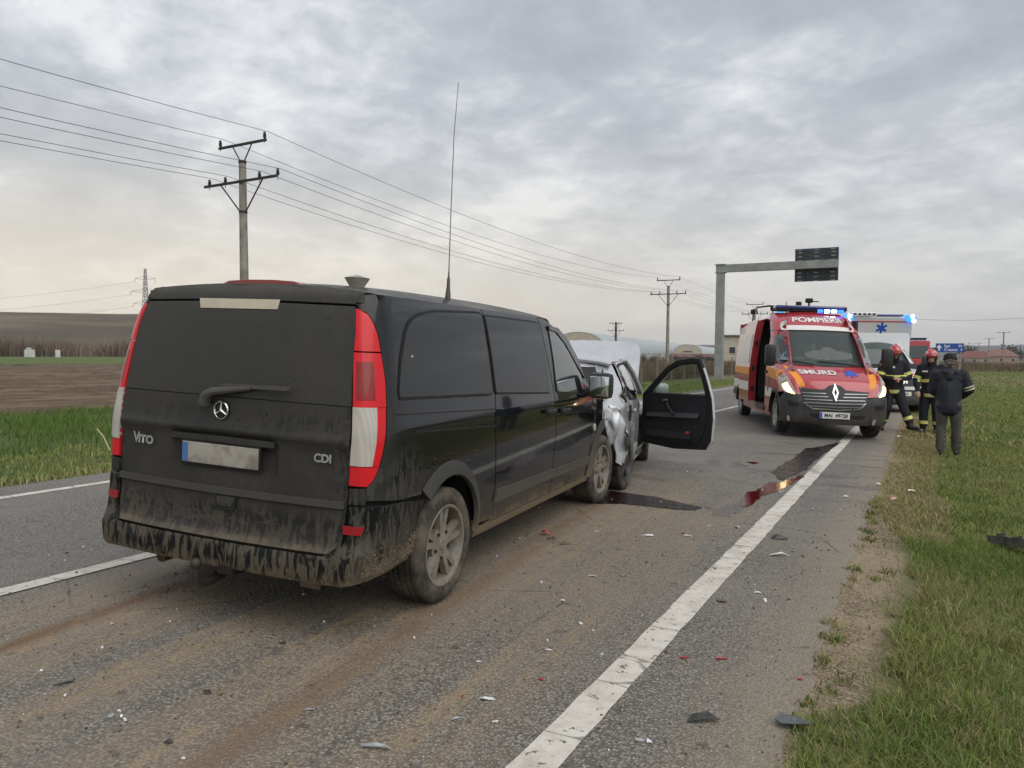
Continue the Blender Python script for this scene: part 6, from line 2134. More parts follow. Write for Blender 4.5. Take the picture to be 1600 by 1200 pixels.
        for cy in (0, yf):
            wheel(v, (sd * .82, cy, .35), sd, .35, .225, .215, 8, False, HUBW)
            K = 14; vs = []
            for x_ in (sd * .98, sd * .62):
                for k in range(K + 1):
                    a = math.pi * k / K
                    vs.append((x_, cy + .43 * math.cos(a), .36 + .43 * math.sin(a)))
            MB().add(vs, [(k, k + 1, K + 2 + k, K + 1 + k) for k in range(K)] + [tuple(range(K + 1, 2 * K + 2))]).build('arch_liner', UNDER, v, True)
        mirror_arm(v, sd, .93, yf - .02, 1.48, .21, .42, long=.14, m=MIRK)
    # roof and tail
    def rS(x, y):
        s = abs(x) / .84
        return Vector((x, y, 2.46 - .17 * s ** 3.0 - .05 * max(0, (y - (y1 - 2.9)) / .5) ** 2 * (y > y1 - 2.9)))
    P('roof', [(-.84, -1.05), (.84, -1.05), (.84, y1 - 2.45), (-.84, y1 - 2.45)], RED, .0, .03, SS=rS, step=.14)
    MB().box((0, -1.05, 1.35), (1.74, .06, 1.9)).build('rear_doors', RED, v)
    MB().box((0, 2.0, .42), (1.8, 5.8, .10)).build('floor_pan', UNDER, v)
    MB().box((0, yf - 1.25, 1.3), (1.6, .04, 1.5)).build('bulkhead', CABD, v)
    # slid-back door, standing proud of the flank
    y_a, y_b = hole0 - 1.28, hole0 + .10
    sdoor = empty('open_sliding_door'); sdoor.parent = v
    F = lambda y, z: Vector((W(z) + .15, y, z))
    patch('door_skin', [(y_a, .46), (y_a, 2.27), (y_b, 2.27), (y_b, .46)], F, RED, sdoor, .12, 0, .035, .004, (), ref)
    patch('orange_band', [(y_a, 1.06), (y_a, 1.22), (y_b, 1.22), (y_b, 1.06)], F, ORANGE, sdoor, .2, .006, .004, 0, (), ref)
    patch('white_band', [(y_a, .70), (y_a, .90), (y_b, .90), (y_b, .70)], F, WSTRIPE, sdoor, .2, .006, .004, 0, (), ref)
    patch('window', [(y_a + .14, 1.30), (y_a + .14, 1.95), (y_b - .14, 1.95), (y_b - .14, 1.30)], F, MATS['frosted_glass'], sdoor, .2, .006, .012, 0, (), ref)
    DRED = mat('door_edge_red', (.30, .012, .02), .45)
    mb = MB()
    pts = [(W(z) + .143, y_b, z) for z in np.linspace(.48, 2.25, 14)]; pts2 = [(W(z) - .005, y_b, z) for z in np.linspace(.48, 2.25, 14)]
    mb.add([Vector(p_) + Vector((0, .004, 0)) for p_ in pts + pts2], [(k, k + 1, 15 + k, 14 + k) for k in range(13)])
    mb.add([Vector(p_) + Vector((0, -.09, 0)) for p_ in pts2] + [Vector(p_) + Vector((0, .004, 0)) for p_ in pts2], [(k, k + 1, 15 + k, 14 + k) for k in range(13)])
    mb.build('door_edge', DRED, sdoor)
    for z in (.75, 1.2, 1.75):
        MB().rbox((W(z) + .07, y_b + .012, z), (.06, .03, .12), .008).build('latch', SEAL, sdoor)
    # compartment seen through the opening
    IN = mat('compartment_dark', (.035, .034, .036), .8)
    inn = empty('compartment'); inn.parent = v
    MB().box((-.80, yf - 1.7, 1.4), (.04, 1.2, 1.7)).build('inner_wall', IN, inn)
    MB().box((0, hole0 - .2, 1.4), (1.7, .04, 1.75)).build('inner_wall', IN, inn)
    MB().rbox((.15, hole0 + .45, .85), (.5, .5, .14), .05).build('seat', mat('seat_navy', (.03, .04, .06), .8), inn, True)
    MB().rbox((.15, hole0 + .2, 1.2), (.5, .12, .65), .05).build('seat_back', MATS['seat_navy'], inn, True)
    MB().tube([(.80, hole1 - .18, .6), (.78, hole1 - .18, 1.3), (.72, hole1 - .18, 2.0)], .02, 8).build('grab_rail', mat('grab_rail_pale', (.6, .6, .58), .4), inn, True)
    MB().box((.70, hole1 - .35, 1.75), (.03, .12, .45)).build('pale_panel', MATS['grab_rail_pale'], inn)
    MB().rbox((.85, hole0 + .75, .40), (.25, .95, .10), .02).build('step', BPLAST, inn)
    MB().rbox((.80, hole1 - .22, .66), (.14, .30, .24), .03).build('equipment_bag', mat('bag_red_white', (.45, .10, .10), .7), inn)
    # cab interior
    MB().rbox((0, yf - .32, 1.20), (1.6, .5, .26), .1).build('dashboard', CABD, v, True)
    for x_ in (-.55, .0, .55):
        MB().rbox((x_, yf - .95, 1.35), (.44, .16, .75), .06).build('cab_seat', mat('cab_seat_grey', (.06, .065, .07), .9), v, True)
        MB().rbox((x_, yf - .98, 1.80), (.26, .1, .2), .04).build('headrest', MATS['cab_seat_grey'], v, True)
    st = sh.pxs(c4([(568, 460), (630, 462), (632, 500), (574, 498)]), (.9, 1.5))
    P('windscreen_sticker', st, mat('sticker_blue', (.08, .34, .50), .5), .004, .003, 0)
    for (a, b) in (((660, 475), (735, 500)), ((808, 490), (870, 503)), ((893, 492), (930, 505))):
        pl = sh.pxs(c4([(a[0], a[1]), (b[0], a[1] + 3), (b[0], b[1]), (a[0], b[1] - 3)]), (.5, 1.45))
        P('papers', pl, mat('paper', (.62, .64, .64), .8), -.03, .003, 0)
    pl = sh.pxs(c4([(800, 372), (822, 374), (820, 440), (796, 436)]), (.1, 1.75))
    P('hanging_tag', pl, mat('tag_grey', (.36, .40, .40), .8), -.04, .003, 0)
    # light bar
    lb = empty('light_bar'); lb.parent = v
    zl = 2.56
    yl = y1 - 2.75
    cen = MM.inverted() @ wpos_at_depth(1110 + 768 / 5, 460 + 118 / 5, MM @ Vector((0, yl, zl)))
    zl, xl = cen.z, cen.x
    MB().rbox((xl, yl, zl + .03), (1.42, .34, .085), .035).build('bar_lid', BLUED, lb, True)
    MB().rbox((xl, yl, zl - .03), (1.40, .30, .05), .02).build('bar_base', SEAL, lb)
    for k in range(4):
        MB().rbox((xl + (-.62 + k * .14), yl + .16, zl - .035), (.11, .05, .06), .015).build('bar_lamp', BLUEL if k < 1 else BLUEH if k in (1, 2) else BLUEL, lb)
    for x_ in (-.35, .35):
        MB().tube([(xl + x_, yl, 2.40), (xl + x_, yl, zl - .04)], .03, 6).build('foot', SEAL, lb)
    cm = empty('roof_camera'); cm.parent = v
    MB().tube([(xl, yl + .0, zl + .06), (xl, yl, zl + .15)], .02, 6).build('stalk', SEAL, cm)
    MB().rbox((xl, yl, zl + .19), (.15, .12, .10), .03).build('camera_head', SEAL, cm, True)
    MB().box((xl - .12, yl, zl + .175), (.16, .02, .02)).build('camera_arm', SEAL, cm)
    # work lamps on the roof rear
    for x_, y_, z_ in ((.78, .3, 2.50), (.30, .2, 2.60), (.0, 1.6, 2.62)):
        wl = empty('work_lamp'); wl.parent = v
        MB().rbox((x_, y_, z_ + .06), (.12, .10, .12), .03).build('lamp_body', SEAL, wl, True)
        MB().tube([(x_, y_, 2.30), (x_, y_, z_)], .015, 6).build('stalk', SEAL, wl)
    MB().tube([(.70, .4, 2.50), (.72, .4, 2.66), (.45, .5, 2.70), (.05, .6, 2.68), (-.1, .6, 2.60)], .022, 6).build('roof_tube', SEAL, v, True)
    MB().rbox((.25, .9, 2.53), (.16, .16, .12), .04).build('rear_beacon', mat('beacon_pale_blue', (.05, .20, .40), .2, emis=(.1, .4, .8), estr=.8), v, True)
    MB().tube([(.55, y1 - 2.2, 2.30), (.56, y1 - 2.25, 2.62)], .008, 6).build('antenna', SEAL, v)
    MB().rbox((-.70, y1 - 2.7, 2.52), (.12, .2, .10), .03).build('siren', SEAL, v, True)
    return v
def wpos_at_depth(px, py, ref_):
    inv = cam.matrix_world.inverted()
    d = -(inv @ ref_).z
    return Vector((0, 0, CAMZ)) + ray(px, py) * d
build_master()

# ================================================================== WHITE AMBULANCE
WM_F = at(1431, 643)
def build_white():
    f = (MM.to_3x3() @ Vector((0, 1, 0))).normalized()
    f = Matrix.Rotation(R(8), 3, 'Z') @ f
    up_ = Vector((0, 0, 1)); r_ = f.cross(up_).normalized()
    yf = 3.64
    O = WM_F + r_ * .90 - f * yf
    mw = Matrix(((r_.x, f.x, 0, O.x), (r_.y, f.y, 0, O.y), (r_.z, f.z, 1, zg(WM_F.x)), (0, 0, 0, 1)))
    v = empty('white_ambulance', mw=mw)
    tag(v, 'white box body ambulance with blue lights and orange chevrons behind the red one', 'ambulance')
    y1 = yf + .95
    W = itp([.2, .5, .9, 1.2, 1.6, 1.95, 2.1], [.98, 1.0, 1.01, 1.0, .95, .86, .80])
    E = itp([.2, .35, .6, .9, 1.08, 1.2, 1.32, 1.42, 1.6, 1.8, 1.95, 2.1], [y1 - .06, y1, y1 - .02, y1 - .06, y1 - .16, y1 - .5, y1 - .85, y1 - 1.0, y1 - 1.16, y1 - 1.36, y1 - 1.52, y1 - 1.7])
    sh = Shell(W, E, lambda z: E(z) - .10 - .40, -1, cx=.26, bulge=.10, pw=2.1, mw=mw)
    S = sh.S; ref = (0, 2.2, 1.2)
    P = lambda nm, pl, m, off=.0, th=.02, ed=.003, step=.09, holes=(), par=v, SS=S: patch(nm, pl, SS, m, par, step, off, th, ed, holes, ref)
    lin = lambda a, b, k=7: [a + (b - a) * i / (k - 1) for i in range(k)]
    row = lambda z, us: [(u, z) for u in us]
    P('front_bumper', row(.24, lin(-1.9, 1.9)) + row(.74, lin(1.9, -1.9)), BPLAST, .01, .03)
    P('bonnet', row(.75, lin(-1.9, 1.9)) + row(1.36, lin(1.9, -1.9)), WHITEP, .0, .02)
    ws = roundpoly([(-1.18, 1.40), (1.18, 1.40), (1.10, 2.03), (-1.10, 2.03)], .12)
    P('screen_frame', row(1.37, lin(-1.9, 1.9)) + row(2.10, lin(1.9, -1.9)), WHITEP, .0, .02, holes=[ws])
    P('windscreen', ws, WGLASS, .002, .006, .001)
    P('grille', [(-.95, .76), (.95, .76), (.9, .92), (.5, .98), (-.5, .98), (-.9, .92)], BPLAST, .014, .02)
    P('white_bumper_bar', [(-1.2, .66), (1.2, .66), (1.2, .745), (-1.2, .745)], WHITEP, .024, .02)
    P('chrome_arch', [(-.88, .925), (-.5, .99), (.5, .99), (.88, .925), (.88, .94), (.5, 1.012), (-.5, 1.012), (-.88, .94)], CHROME, .022, .01, .002, .05)
    wrap_text('lettering', 'MAN', .12, S, 0, .87, -1.75, 1, CHROME, v, .022, .004, ref)
    wrap_text('lettering', 'AMBULANTA', .10, S, .0, 1.24, -1.5, .45, SOLB, v, .008, .002, ref)
    for k in range(6):
        u0 = -1.15 + k * .40
        sg = 1 if u0 > -.1 else -1
        P('orange_chevron', [(u0, 1.01), (u0 + .2, 1.01), (u0 + .2 - .16 * sg, 1.12), (u0 - .16 * sg, 1.12)], mat('chevron_orange', (.72, .12, .04), .5), .006, .004, 0)
    for sg in (-1, 1):
        hl = empty('headlamp'); hl.parent = v
        P('lens', [(sg * .98, .80), (sg * 1.02, .97), (sg * 1.35, 1.04), (sg * 1.55, 1.02), (sg * 1.5, .84), (sg * 1.2, .79)], HEADL, .014, .02, par=hl)
    pp = Vector(S(0, .55))
    pl = MB().rbox((pp.x, pp.y + .025, .55), (.52, .012, .115), .004).build('number_plate', PLATEW, v)
    MB().box((pp.x + .237, pp.y + .0325, .55), (.04, .004, .105)).build('plate_blue_band', PBLUE, pl)
    text('plate_lettering', '495A', .095, PLATEK, pl, Matrix.Translation((-.08, pp.y + .0345, .55)) @ Matrix.Rotation(R(180), 4, 'Z') @ Matrix.Rotation(R(90), 4, 'X'), .001, 'CENTER', .95, .0015)
    for sd in (1, -1):
        F = sh.side(sd)
        Q = lambda nm, pl_, m, off=.0, th=.02, ed=.003, step=.1, par=v: patch(nm, pl_, F, m, par, step, off, th, ed, (), ref)
        d = Q('front_door', [(yf - 1.0, .45), (yf - 1.0, 1.98), (yf - .55, 1.98), (yf - .02, 1.42), (yf - .02, .95), (yf - .35, .80), (yf - .47, .45)], WHITEP)
        Q('window', [(yf - .92, 1.32), (yf - .90, 1.88), (yf - .6, 1.88), (yf - .2, 1.42), (yf - .2, 1.32)], SGLASS, .008, .012, par=d)
        Q('front_wing', [(yf - .01, .96), (yf - .01, 1.38), (yf + .3, 1.2), (yf + .5, .98), (yf + .5, .82)] + circ2(yf, .36, .46, 70, 178, 10) + [(yf - .34, .80)], WHITEP)
        Q('sill', [(.46, .46), (yf - .46, .46), (yf - .46, .28), (.46, .28)], BPLAST)
        for cy in (0, yf):
            wheel(v, (sd * .86, cy, .345), sd, .345, .22, .215, 8, False, HUBW)
        mirror_arm(v, sd, .98, yf - .02, 1.42, .2, .38, long=.16, m=MIRK)
    # box body
    bx = empty('box_body'); bx.parent = v
    zt = 2.78
    MB().rbox((0, 1.0, 1.65), (2.04, 4.0, 2.2), .09).build('box_shell', WHITEP, bx, True)
    # sloping head over the cab
    MB().add([(-1.05, 2.95, 2.12), (1.05, 2.95, 2.12), (1.05, 2.95, zt - .04), (-1.05, 2.95, zt - .04), (-.92, y1 - 1.66, 2.10), (.92, y1 - 1.66, 2.10), (.98, 3.16, zt - .05), (-.98, 3.16, zt - .05)], [(4, 5, 6, 7), (0, 4, 7, 3), (1, 2, 6, 5), (3, 7, 6, 2), (0, 1, 5, 4), (0, 3, 2, 1)]).build('box_head', WHITEP, bx)
    nrm = Vector((0, zt - .05 - 2.10, (y1 - 1.66) - 3.16)).normalized()
    def hS(x, z):
        t = (z - 2.10) / (zt - .05 - 2.10)
        return Vector((x, (y1 - 1.66) + (3.16 - (y1 - 1.66)) * t, z))
    patch('star_of_life', [(-.12 + a * .17, 2.43 + b * .17) for a, b in star_of_life(w_=.2)], hS, SOLB, bx, .08, .006, .004, 0, (), ref)
    patch('red_stripe', [(-.95, 2.60), (.95, 2.60), (.95, 2.635), (-.95, 2.635)], hS, mat('stripe_red', (.55, .06, .05), .5), bx, .2, .006, .004, 0, (), ref)
    MB().box((1.03, 1.0, 1.25), (.02, 3.7, .35)).build('orange_band', ORANGE, bx)
    MB().box((-1.03, 1.0, 1.25), (.02, 3.7, .35)).build('orange_band', ORANGE, bx)
    MB().rbox((.55, 3.0, zt + .05), (.9, .5, .14), .05).build('roof_unit', WHITEP, bx, True)
    for k in range(6):
        MB().box((.2 + k * .14, 3.255, zt + .05), (.08, .02, .05)).build('vent_slot', SEAL, bx)
    MB().rbox((-.25, 3.05, zt + .02), (.9, .3, .07), .03).build('beacon_cover', BLUED, bx, True)
    for sg in (-1, 1):
        bc = empty('blue_beacon'); bc.parent = v
        MB().rbox((sg * .93, 3.10, zt - .06), (.26, .32, .22), .06).build('beacon_lens', BLUEL, bc, True)
        MB().ball((sg * .92, 3.27, zt - .01), .06, 10, 6).build('beacon_core', BLUEH, bc, True)
        MB().ball((sg * .96, 3.27, zt - .14), .06, 10, 6).build('beacon_core', BLUEH, bc, True)
    MB().rbox((0, yf + .0, 1.25), (1.7, .5, .28), .08).build('dashboard', CABD, v, True)
    MB().box((0, yf - 1.0, 1.5), (1.8, .05, 1.2)).build('bulkhead', CABD, v)
    for x_ in (-.5, .5):
        MB().rbox((x_, yf - .8, 1.4), (.46, .16, .8), .06).build('cab_seat', MATS['cab_seat_grey'], v, True)
    MB().box((0, 1.9, .42), (1.7, 5.2, .12)).build('floor_pan', UNDER, v)
build_white()

# ================================================================== FIRE ENGINE FAR BEHIND
def build_fire():
    b0 = at(1424, 592)
    f = (MM.to_3x3() @ Vector((0, 1, 0))); f.z = 0; f.normalize()
    f = Matrix.Rotation(R(-14), 3, 'Z') @ f
    r_ = f.cross(Vector((0, 0, 1)))
    mw = Matrix(((r_.x, f.x, 0, b0.x), (r_.y, f.y, 0, b0.y), (0, 0, 1, -.1), (0, 0, 0, 1)))
    v = empty('fire_engine', mw=mw)
    tag(v, 'red fire engine cab partly hidden behind the white ambulance', 'fire engine')
    MB().rbox((0, -1.0, 1.75), (2.4, 2.0, 2.3), .10).build('cab', RED, v, True)
    MB().rbox((0, .005, 2.05), (2.1, .06, .95), .04).build('windscreen', SGLASS, v)
    MB().rbox((0, .02, 1.05), (2.3, .10, .9), .05).build('front_panel', RED, v)
    MB().rbox((0, .06, .55), (2.4, .3, .42), .06).build('bumper', WHITEP, v)
    MB().rbox((0, -.05, 1.35), (1.6, .14, .22), .03).build('grille', BPLAST, v)
    MB().box((0, -5.0, 1.7), (2.45, 6.0, 2.4)).build('body', RED, v)
    MB().rbox((0, -.9, 3.02), (1.9, .5, .16), .05).build('light_bar', BLUED, v)
    mb = MB()
    for x_ in (-.9, -.3, .3, .9):
        mb.tube([(x_, -.3, 2.9), (x_, -.3, 3.08)], .03, 6)
    mb.tube([(-1.0, -.3, 3.08), (1.0, -.3, 3.08)], .04, 6)
    mb.build('roof_rail', BPLAST, v)
    for sd in (-1, 1):
        MB().box((sd * 1.21, -.9, 2.05), (.03, 1.0, .8)).build('side_window', SGLASS, v)
        mm_ = empty('door_mirror'); mm_.parent = v
        MB().rbox((sd * 1.55, -.05, 2.05), (.26, .18, .62), .06).build('housing', WHITEP if sd > 0 else BPLAST, mm_, True)
        MB().tube([(sd * 1.2, -.05, 2.3), (sd * 1.5, -.05, 2.3)], .025, 6).build('arm', BPLAST, mm_)
        MB().ball((sd * .85, .22, .95), .12, 10, 6).build('headlamp', mat('fire_headlamp', (.9, .85, .8), .2, emis=(1, .9, .75), estr=3), v, True)
        wheel(v, (sd * 1.02, -1.1, .5), sd, .5, .3, .29, 8, False, HUBW)
        wheel(v, (sd * 1.02, -5.6, .5), sd, .5, .3, .29, 8, False, HUBW)
build_fire()
# ================================================================== PEOPLE
def capsule(mb, a, ra, b, rb, n=10):
    a, b = Vector(a), Vector(b)
    d = (b - a); L = d.length
    if L < 1e-5:
        return mb.ball(a, ra, n, 8)
    d.normalize()
    pts, rad = [], []
    for k in range(4):
        t = math.pi / 2 * k / 4
        pts.append(a - d * ra * math.cos(t)); rad.append(max(.0005, ra * math.sin(t)))
    pts.append(a); rad.append(ra); pts.append(b); rad.append(rb)
    for k in range(3, -1, -1):
        t = math.pi / 2 * k / 4
        pts.append(b + d * rb * math.cos(t)); rad.append(max(.0005, rb * math.sin(t)))
    return mb.tube(pts, rad, n)
def blob(name, caps, m, parent, voxel=.014, smooth=4, ells=()):
    """tapered limbs and ellipsoids fused into one continuous skin"""
    mb = MB()
    for c in caps:
        capsule(mb, *c)
    for c, r_, sc in ells:
        mb.ball(c, r_, 16, 10, sc)
    o = mb.build(name, m, None, True)
    md = o.modifiers.new('r', 'REMESH'); md.mode = 'VOXEL'; md.voxel_size = voxel; md.use_smooth_shade = True
    if smooth:
        sm = o.modifiers.new('s', 'SMOOTH'); sm.factor = .5; sm.iterations = smooth
    me = bpy.data.meshes.new_from_object(o.evaluated_get(bpy.context.evaluated_depsgraph_get()))
    bpy.data.objects.remove(o)
    me.name = name
    me.materials.clear()
    me.polygons.foreach_set('use_smooth', [True] * len(me.polygons))
    return link(name, me, m, parent)
def band(name, src, p, axis, hw, rad, m, parent, off=.006):
    """strip of reflective tape: a clean slice of the cloth, lifted a little"""
    p = Vector(p); axis = Vector(axis).normalized()
    bm = bmesh.new(); bm.from_mesh(src.data); bm.normal_update()
    far = [f for f in bm.faces if (lambda c: abs(c.dot(axis)) > hw + .04 or (c - axis * c.dot(axis)).length > rad)(f.calc_center_median() - p)]
    bmesh.ops.delete(bm, geom=far, context='FACES')
    for s in (-1, 1):
        bmesh.ops.bisect_plane(bm, geom=bm.verts[:] + bm.edges[:] + bm.faces[:], plane_co=p + axis * hw * s, plane_no=axis * s, clear_outer=True)
    bm.normal_update()
    for v_ in bm.verts:
        v_.co += v_.normal * off
    me = bpy.data.meshes.new(name); bm.to_mesh(me); bm.free()
    me.polygons.foreach_set('use_smooth', [True] * len(me.polygons))
    return link(name, me, m, parent)
SKIN = mat('skin', (.42, .25, .18), .55, vary=.15, vscale=12)
HAIR = mat('grey_hair', (.12, .11, .10), .8, vary=.4, vscale=40)
FIRE = mat('fire_suit_navy', (.012, .014, .022), .85, vary=.4, vscale=9, bump=.3, bscale=18)
LIME = mat('reflective_lime', (.74, .74, .13), .55, col2=(.58, .59, .28), vscale=14)
BOOT = mat('boot_black', (.012, .012, .013), .6)
HELM = mat('helmet_red', (.48, .015, .02), .18, coat=1.)
HWHITE = mat('helmet_mark_white', (.75, .73, .70), .5)
HOODK = mat('hood_black', (.008, .008, .01), .9)
NAVY = mat('jacket_navy', (.014, .017, .028), .7, vary=.4, vscale=7, bump=.35, bscale=14)
GREYT = mat('trousers_grey', (.085, .078, .070), .9, vary=.3, vscale=10, bump=.4, bscale=16)
CAPM = mat('cap_dark', (.018, .022, .022), .8)
SHOE = mat('shoe_dark', (.02, .019, .018), .6)
CREAMT = mat('cream_tape', (.55, .50, .36), .6)
def hand(wr, elbow, s, curl=.5, spread=1., out=None):
    """capsules for a palm with five separate bent fingers; s=+1 right hand"""
    wr, elbow = Vector(wr), Vector(elbow)
    d = (wr - elbow).normalized()
    side = d.cross(Vector((0, 0, 1)))
    side = side.normalized() if side.length > .1 else Vector((1, 0, 0))
    nrm = side.cross(d).normalized()
    caps = [(wr, .028, wr + d * .05, .034), (wr + d * .03 + side * .018, .024, wr + d * .085 + side * .024, .02), (wr + d * .03 - side * .018, .024, wr + d * .085 - side * .024, .02)]
    for k, L in enumerate((.072, .082, .076, .060)):
        b = wr + d * .088 + side * ((k - 1.5) * .0195)
        m1 = b + (d * math.cos(curl * .6) - nrm * math.sin(curl * .6)) * L * .5
        e = m1 + (d * math.cos(curl * 1.6) - nrm * math.sin(curl * 1.6)) * L * .5
        caps += [(b, .0095, m1, .009), (m1, .009, e, .0075)]
    tb = wr + d * .025 + side * (.03 * s)
    t1 = tb + (d * .6 + side * s * .75).normalized() * .036
    t2 = t1 + (d * .9 + side * s * .15 - nrm * .3).normalized() * .03
    caps += [(tb, .013, t1, .0115), (t1, .011, t2, .009)]
    return caps
def person(label, loc, rz, J, scale, kind):
    root = empty('person', loc, rz)
    root.scale = (scale,) * 3
    tag(root, label, 'person')
    g = lambda k: Vector(J[k])
    hd, nk, ch, pv = g('head'), g('neck'), g('chest'), g('pelvis')
    look = Vector(J.get('look', (0, 1, 0))).normalized()
    sidev = look.cross(Vector((0, 0, 1))).normalized()
    upv = sidev.cross(look).normalized()
    A = lambda x, y, z: hd + sidev * x + look * y + upv * z
    # ---- one continuous body: head with face, neck, trunk, limbs, hands
    caps = [(nk, .055, hd + Vector((0, 0, -.06)), .055), (ch, .10, nk, .06), (pv, .11, ch, .12)]
    ells = [(A(0, -.005, .02), .1, (.76, .95, 1.08)), (A(0, .03, -.05), .07, (.85, .95, 1.05))]
    caps += [(A(0, .095, .012), .011, A(0, .112, -.022), .016), (A(-.02, .085, -.068), .0095, A(.02, .085, -.068), .0095), (A(-.045, .075, .022), .014, A(.045, .075, .022), .014)]
    for s in (-1, 1):
        caps += [(A(s * .075, -.005, .02), .013, A(s * .078, -.01, -.03), .011)]
        sh_, el, wr = g('shR' if s > 0 else 'shL'), g('elR' if s > 0 else 'elL'), g('wrR' if s > 0 else 'wrL')
        hp, kn, an, to = g('hipR' if s > 0 else 'hipL'), g('knR' if s > 0 else 'knL'), g('anR' if s > 0 else 'anL'), g('toR' if s > 0 else 'toL')
        caps += [(ch, .08, sh_, .055), (sh_, .05, el, .038), (el, .038, wr, .026)] + hand(wr, el, s, J.get('curl', .6))
        caps += [(pv, .09, hp, .08), (hp, .08, kn, .052), (kn, .052, an, .036), (an, .036, to, .03)]
    blob('body', caps, SKIN, root, .0085, 2, ells)
    eye = mat('eye_dark', (.02, .016, .014), .2)
    for s in (-1, 1):
        MB().ball(A(s * .032, .086, .004), .009, 8, 5, (1.2, .6, .7)).build('eye', eye, root, True)
    MB().tube([A(-.024, .0945, -.066), A(0, .098, -.068), A(.024, .0945, -.066)], .004, 5).build('lips', mat('lips', (.30, .12, .10), .6), root)
    ff = kind == 'fire'
    jm, tm_ = (FIRE, FIRE) if ff else (NAVY, GREYT)
    # ---- jacket
    zw = pv.z - (.16 if ff else .15)
    lo = Vector((pv.x, pv.y, zw))
    jc = [(lo + Vector((0, 0, .08)), .17, ch + Vector((0, 0, -.12)), .165), (ch + Vector((-.12, 0, .03)), .115, ch + Vector((.12, 0, .03)), .115), (ch + Vector((0, 0, .1)), .11, nk + Vector((0, -.01, -.02)), .078)]
    je = [(lo + Vector((0, 0, .07)), .2, (1.04, .74, .75)), (ch + Vector((0, .0, -.08)), .2, (1.12, .66, 1.1))]
    for s in (-1, 1):
        sh_, el, wr = g('shR' if s > 0 else 'shL'), g('elR' if s > 0 else 'elL'), g('wrR' if s > 0 else 'wrL')
        mid = sh_.lerp(el, .5) + Vector((s * .008, 0, 0))
        jc += [(ch + Vector((s * .08, 0, .06)), .11, sh_, .088), (sh_, .086, mid, .076), (mid, .078, el, .068), (el, .07, el.lerp(wr, .55), .060), (el.lerp(wr, .5), .060, wr - (wr - el).normalized() * .01, .048)]
        # cloth folds round elbow and armpit
        for k in range(3):
            q_ = el.lerp(sh_, .12 + .2 * k)
            jc.append((q_ + Vector((.04 * s, .02, 0)), .045, q_ + Vector((-.03 * s, -.03, .02)), .05))
    if not ff:
        jc += [(nk + Vector((-.09, -.07, -.05)), .05, nk + Vector((.09, -.07, -.05)), .05), (nk + Vector((0, -.10, -.08)), .06, nk + Vector((0, -.12, -.15)), .045)]
    jc += [(lo + Vector((s_ * .05, 0, .03)), .135, ch + Vector((s_ * .07, 0, -.05)), .14) for s_ in (-1, 1)]
    jk = blob('jacket', jc, jm, root, .012, 11, je)
    # ---- trousers
    tc = [(pv + Vector((-.05, 0, -.02)), .135, pv + Vector((.05, 0, -.02)), .135)]
    for s in (-1, 1):
        hp, kn, an = g('hipR' if s > 0 else 'hipL'), g('knR' if s > 0 else 'knL'), g('anR' if s > 0 else 'anL')
        w_ = 1.12 if ff else .98
        end = an + (kn - an).normalized() * (.10 if ff else .02)
        tc += [(hp, .118 * w_, hp.lerp(kn, .5), .098 * w_), (hp.lerp(kn, .5), .098 * w_, kn, .082 * w_), (kn, .082 * w_, kn.lerp(an, .5), .078 * w_), (kn.lerp(an, .5), .078 * w_, end, .070 * w_)]
        for k in range(3):
            q_ = kn.lerp(end, .45 + .22 * k)
            tc.append((q_ + Vector((-.03, .012, 0)), .058 * w_, q_ + Vector((.03, -.012, .012)), .058 * w_))
    tr = blob('trousers', tc, tm_, root, .012, 3)
    # ---- footwear
    for s in (-1, 1):
        kn, an, to = g('knR' if s > 0 else 'knL'), g('anR' if s > 0 else 'anL'), g('toR' if s > 0 else 'toL')
        d = (to - an); heel = an - Vector((d.x, d.y, 0)).normalized() * .05 + Vector((0, 0, (to.z - an.z) * .85))
        ft = [(heel, .042, to, .042), (heel.lerp(to, .5), .046, to, .045), (an, .05, heel.lerp(to, .35), .05)]
        if ff: ft.append((an, .062, an + (kn - an).normalized() * .2, .07))
        b = blob('boot' if ff else 'shoe', ft, BOOT if ff else SHOE, root, .010, 2)
        dd = Vector((d.x, d.y, 0)).normalized()
    if ff:
        hoodc = [(nk + Vector((0, -.005, -.04)), .10, hd + Vector((0, -.01, -.05)), .088), (A(-.06, -.02, -.02), .05, A(-.05, -.01, .06), .05), (A(.06, -.02, -.02), .05, A(.05, -.01, .06), .05), (A(0, -.05, -.05), .08, A(0, -.04, .05), .085), (A(-.05, .055, -.10), .03, A(.05, .055, -.10), .03)]
        blob('hood', hoodc, HOODK, root, .010, 2)
        hl = empty('helmet'); hl.parent = root
        # helmet shell by lathe-like rows with a brim that dips behind
        vs, fs = [], []
        n1, n2 = 24, 9
        for i in range(n2 + 1):
            t = math.pi / 2 * i / n2
            for k in range(n1):
                a = 2 * math.pi * k / n1
                rr = math.sin(t) * (.128 if i < n2 else .14)
                x_, y_ = rr * math.cos(a), rr * 1.15 * math.sin(a)
                z_ = .055 + .135 * math.cos(t) - (.05 * max(0, -math.sin(a)) * (i / n2) ** 3) + .012 * math.exp(-(x_ / .02) ** 2) * math.sin(t) * (1 if i < n2 - 1 else 0)
                vs.append(A(x_, y_ - .005, z_))
        for i in range(n2):
            for k in range(n1):
                fs.append((i * n1 + k, i * n1 + (k + 1) % n1, (i + 1) * n1 + (k + 1) % n1, (i + 1) * n1 + k))
        o = len(vs)
        for k in range(n1):
            a = 2 * math.pi * k / n1
            vs.append(A(.115 * math.cos(a), .13 * math.sin(a) - .005, .03 - .045 * max(0, -math.sin(a))))
            fs.append((n2 * n1 + k, n2 * n1 + (k + 1) % n1, o + (k + 1) % n1, o + k))
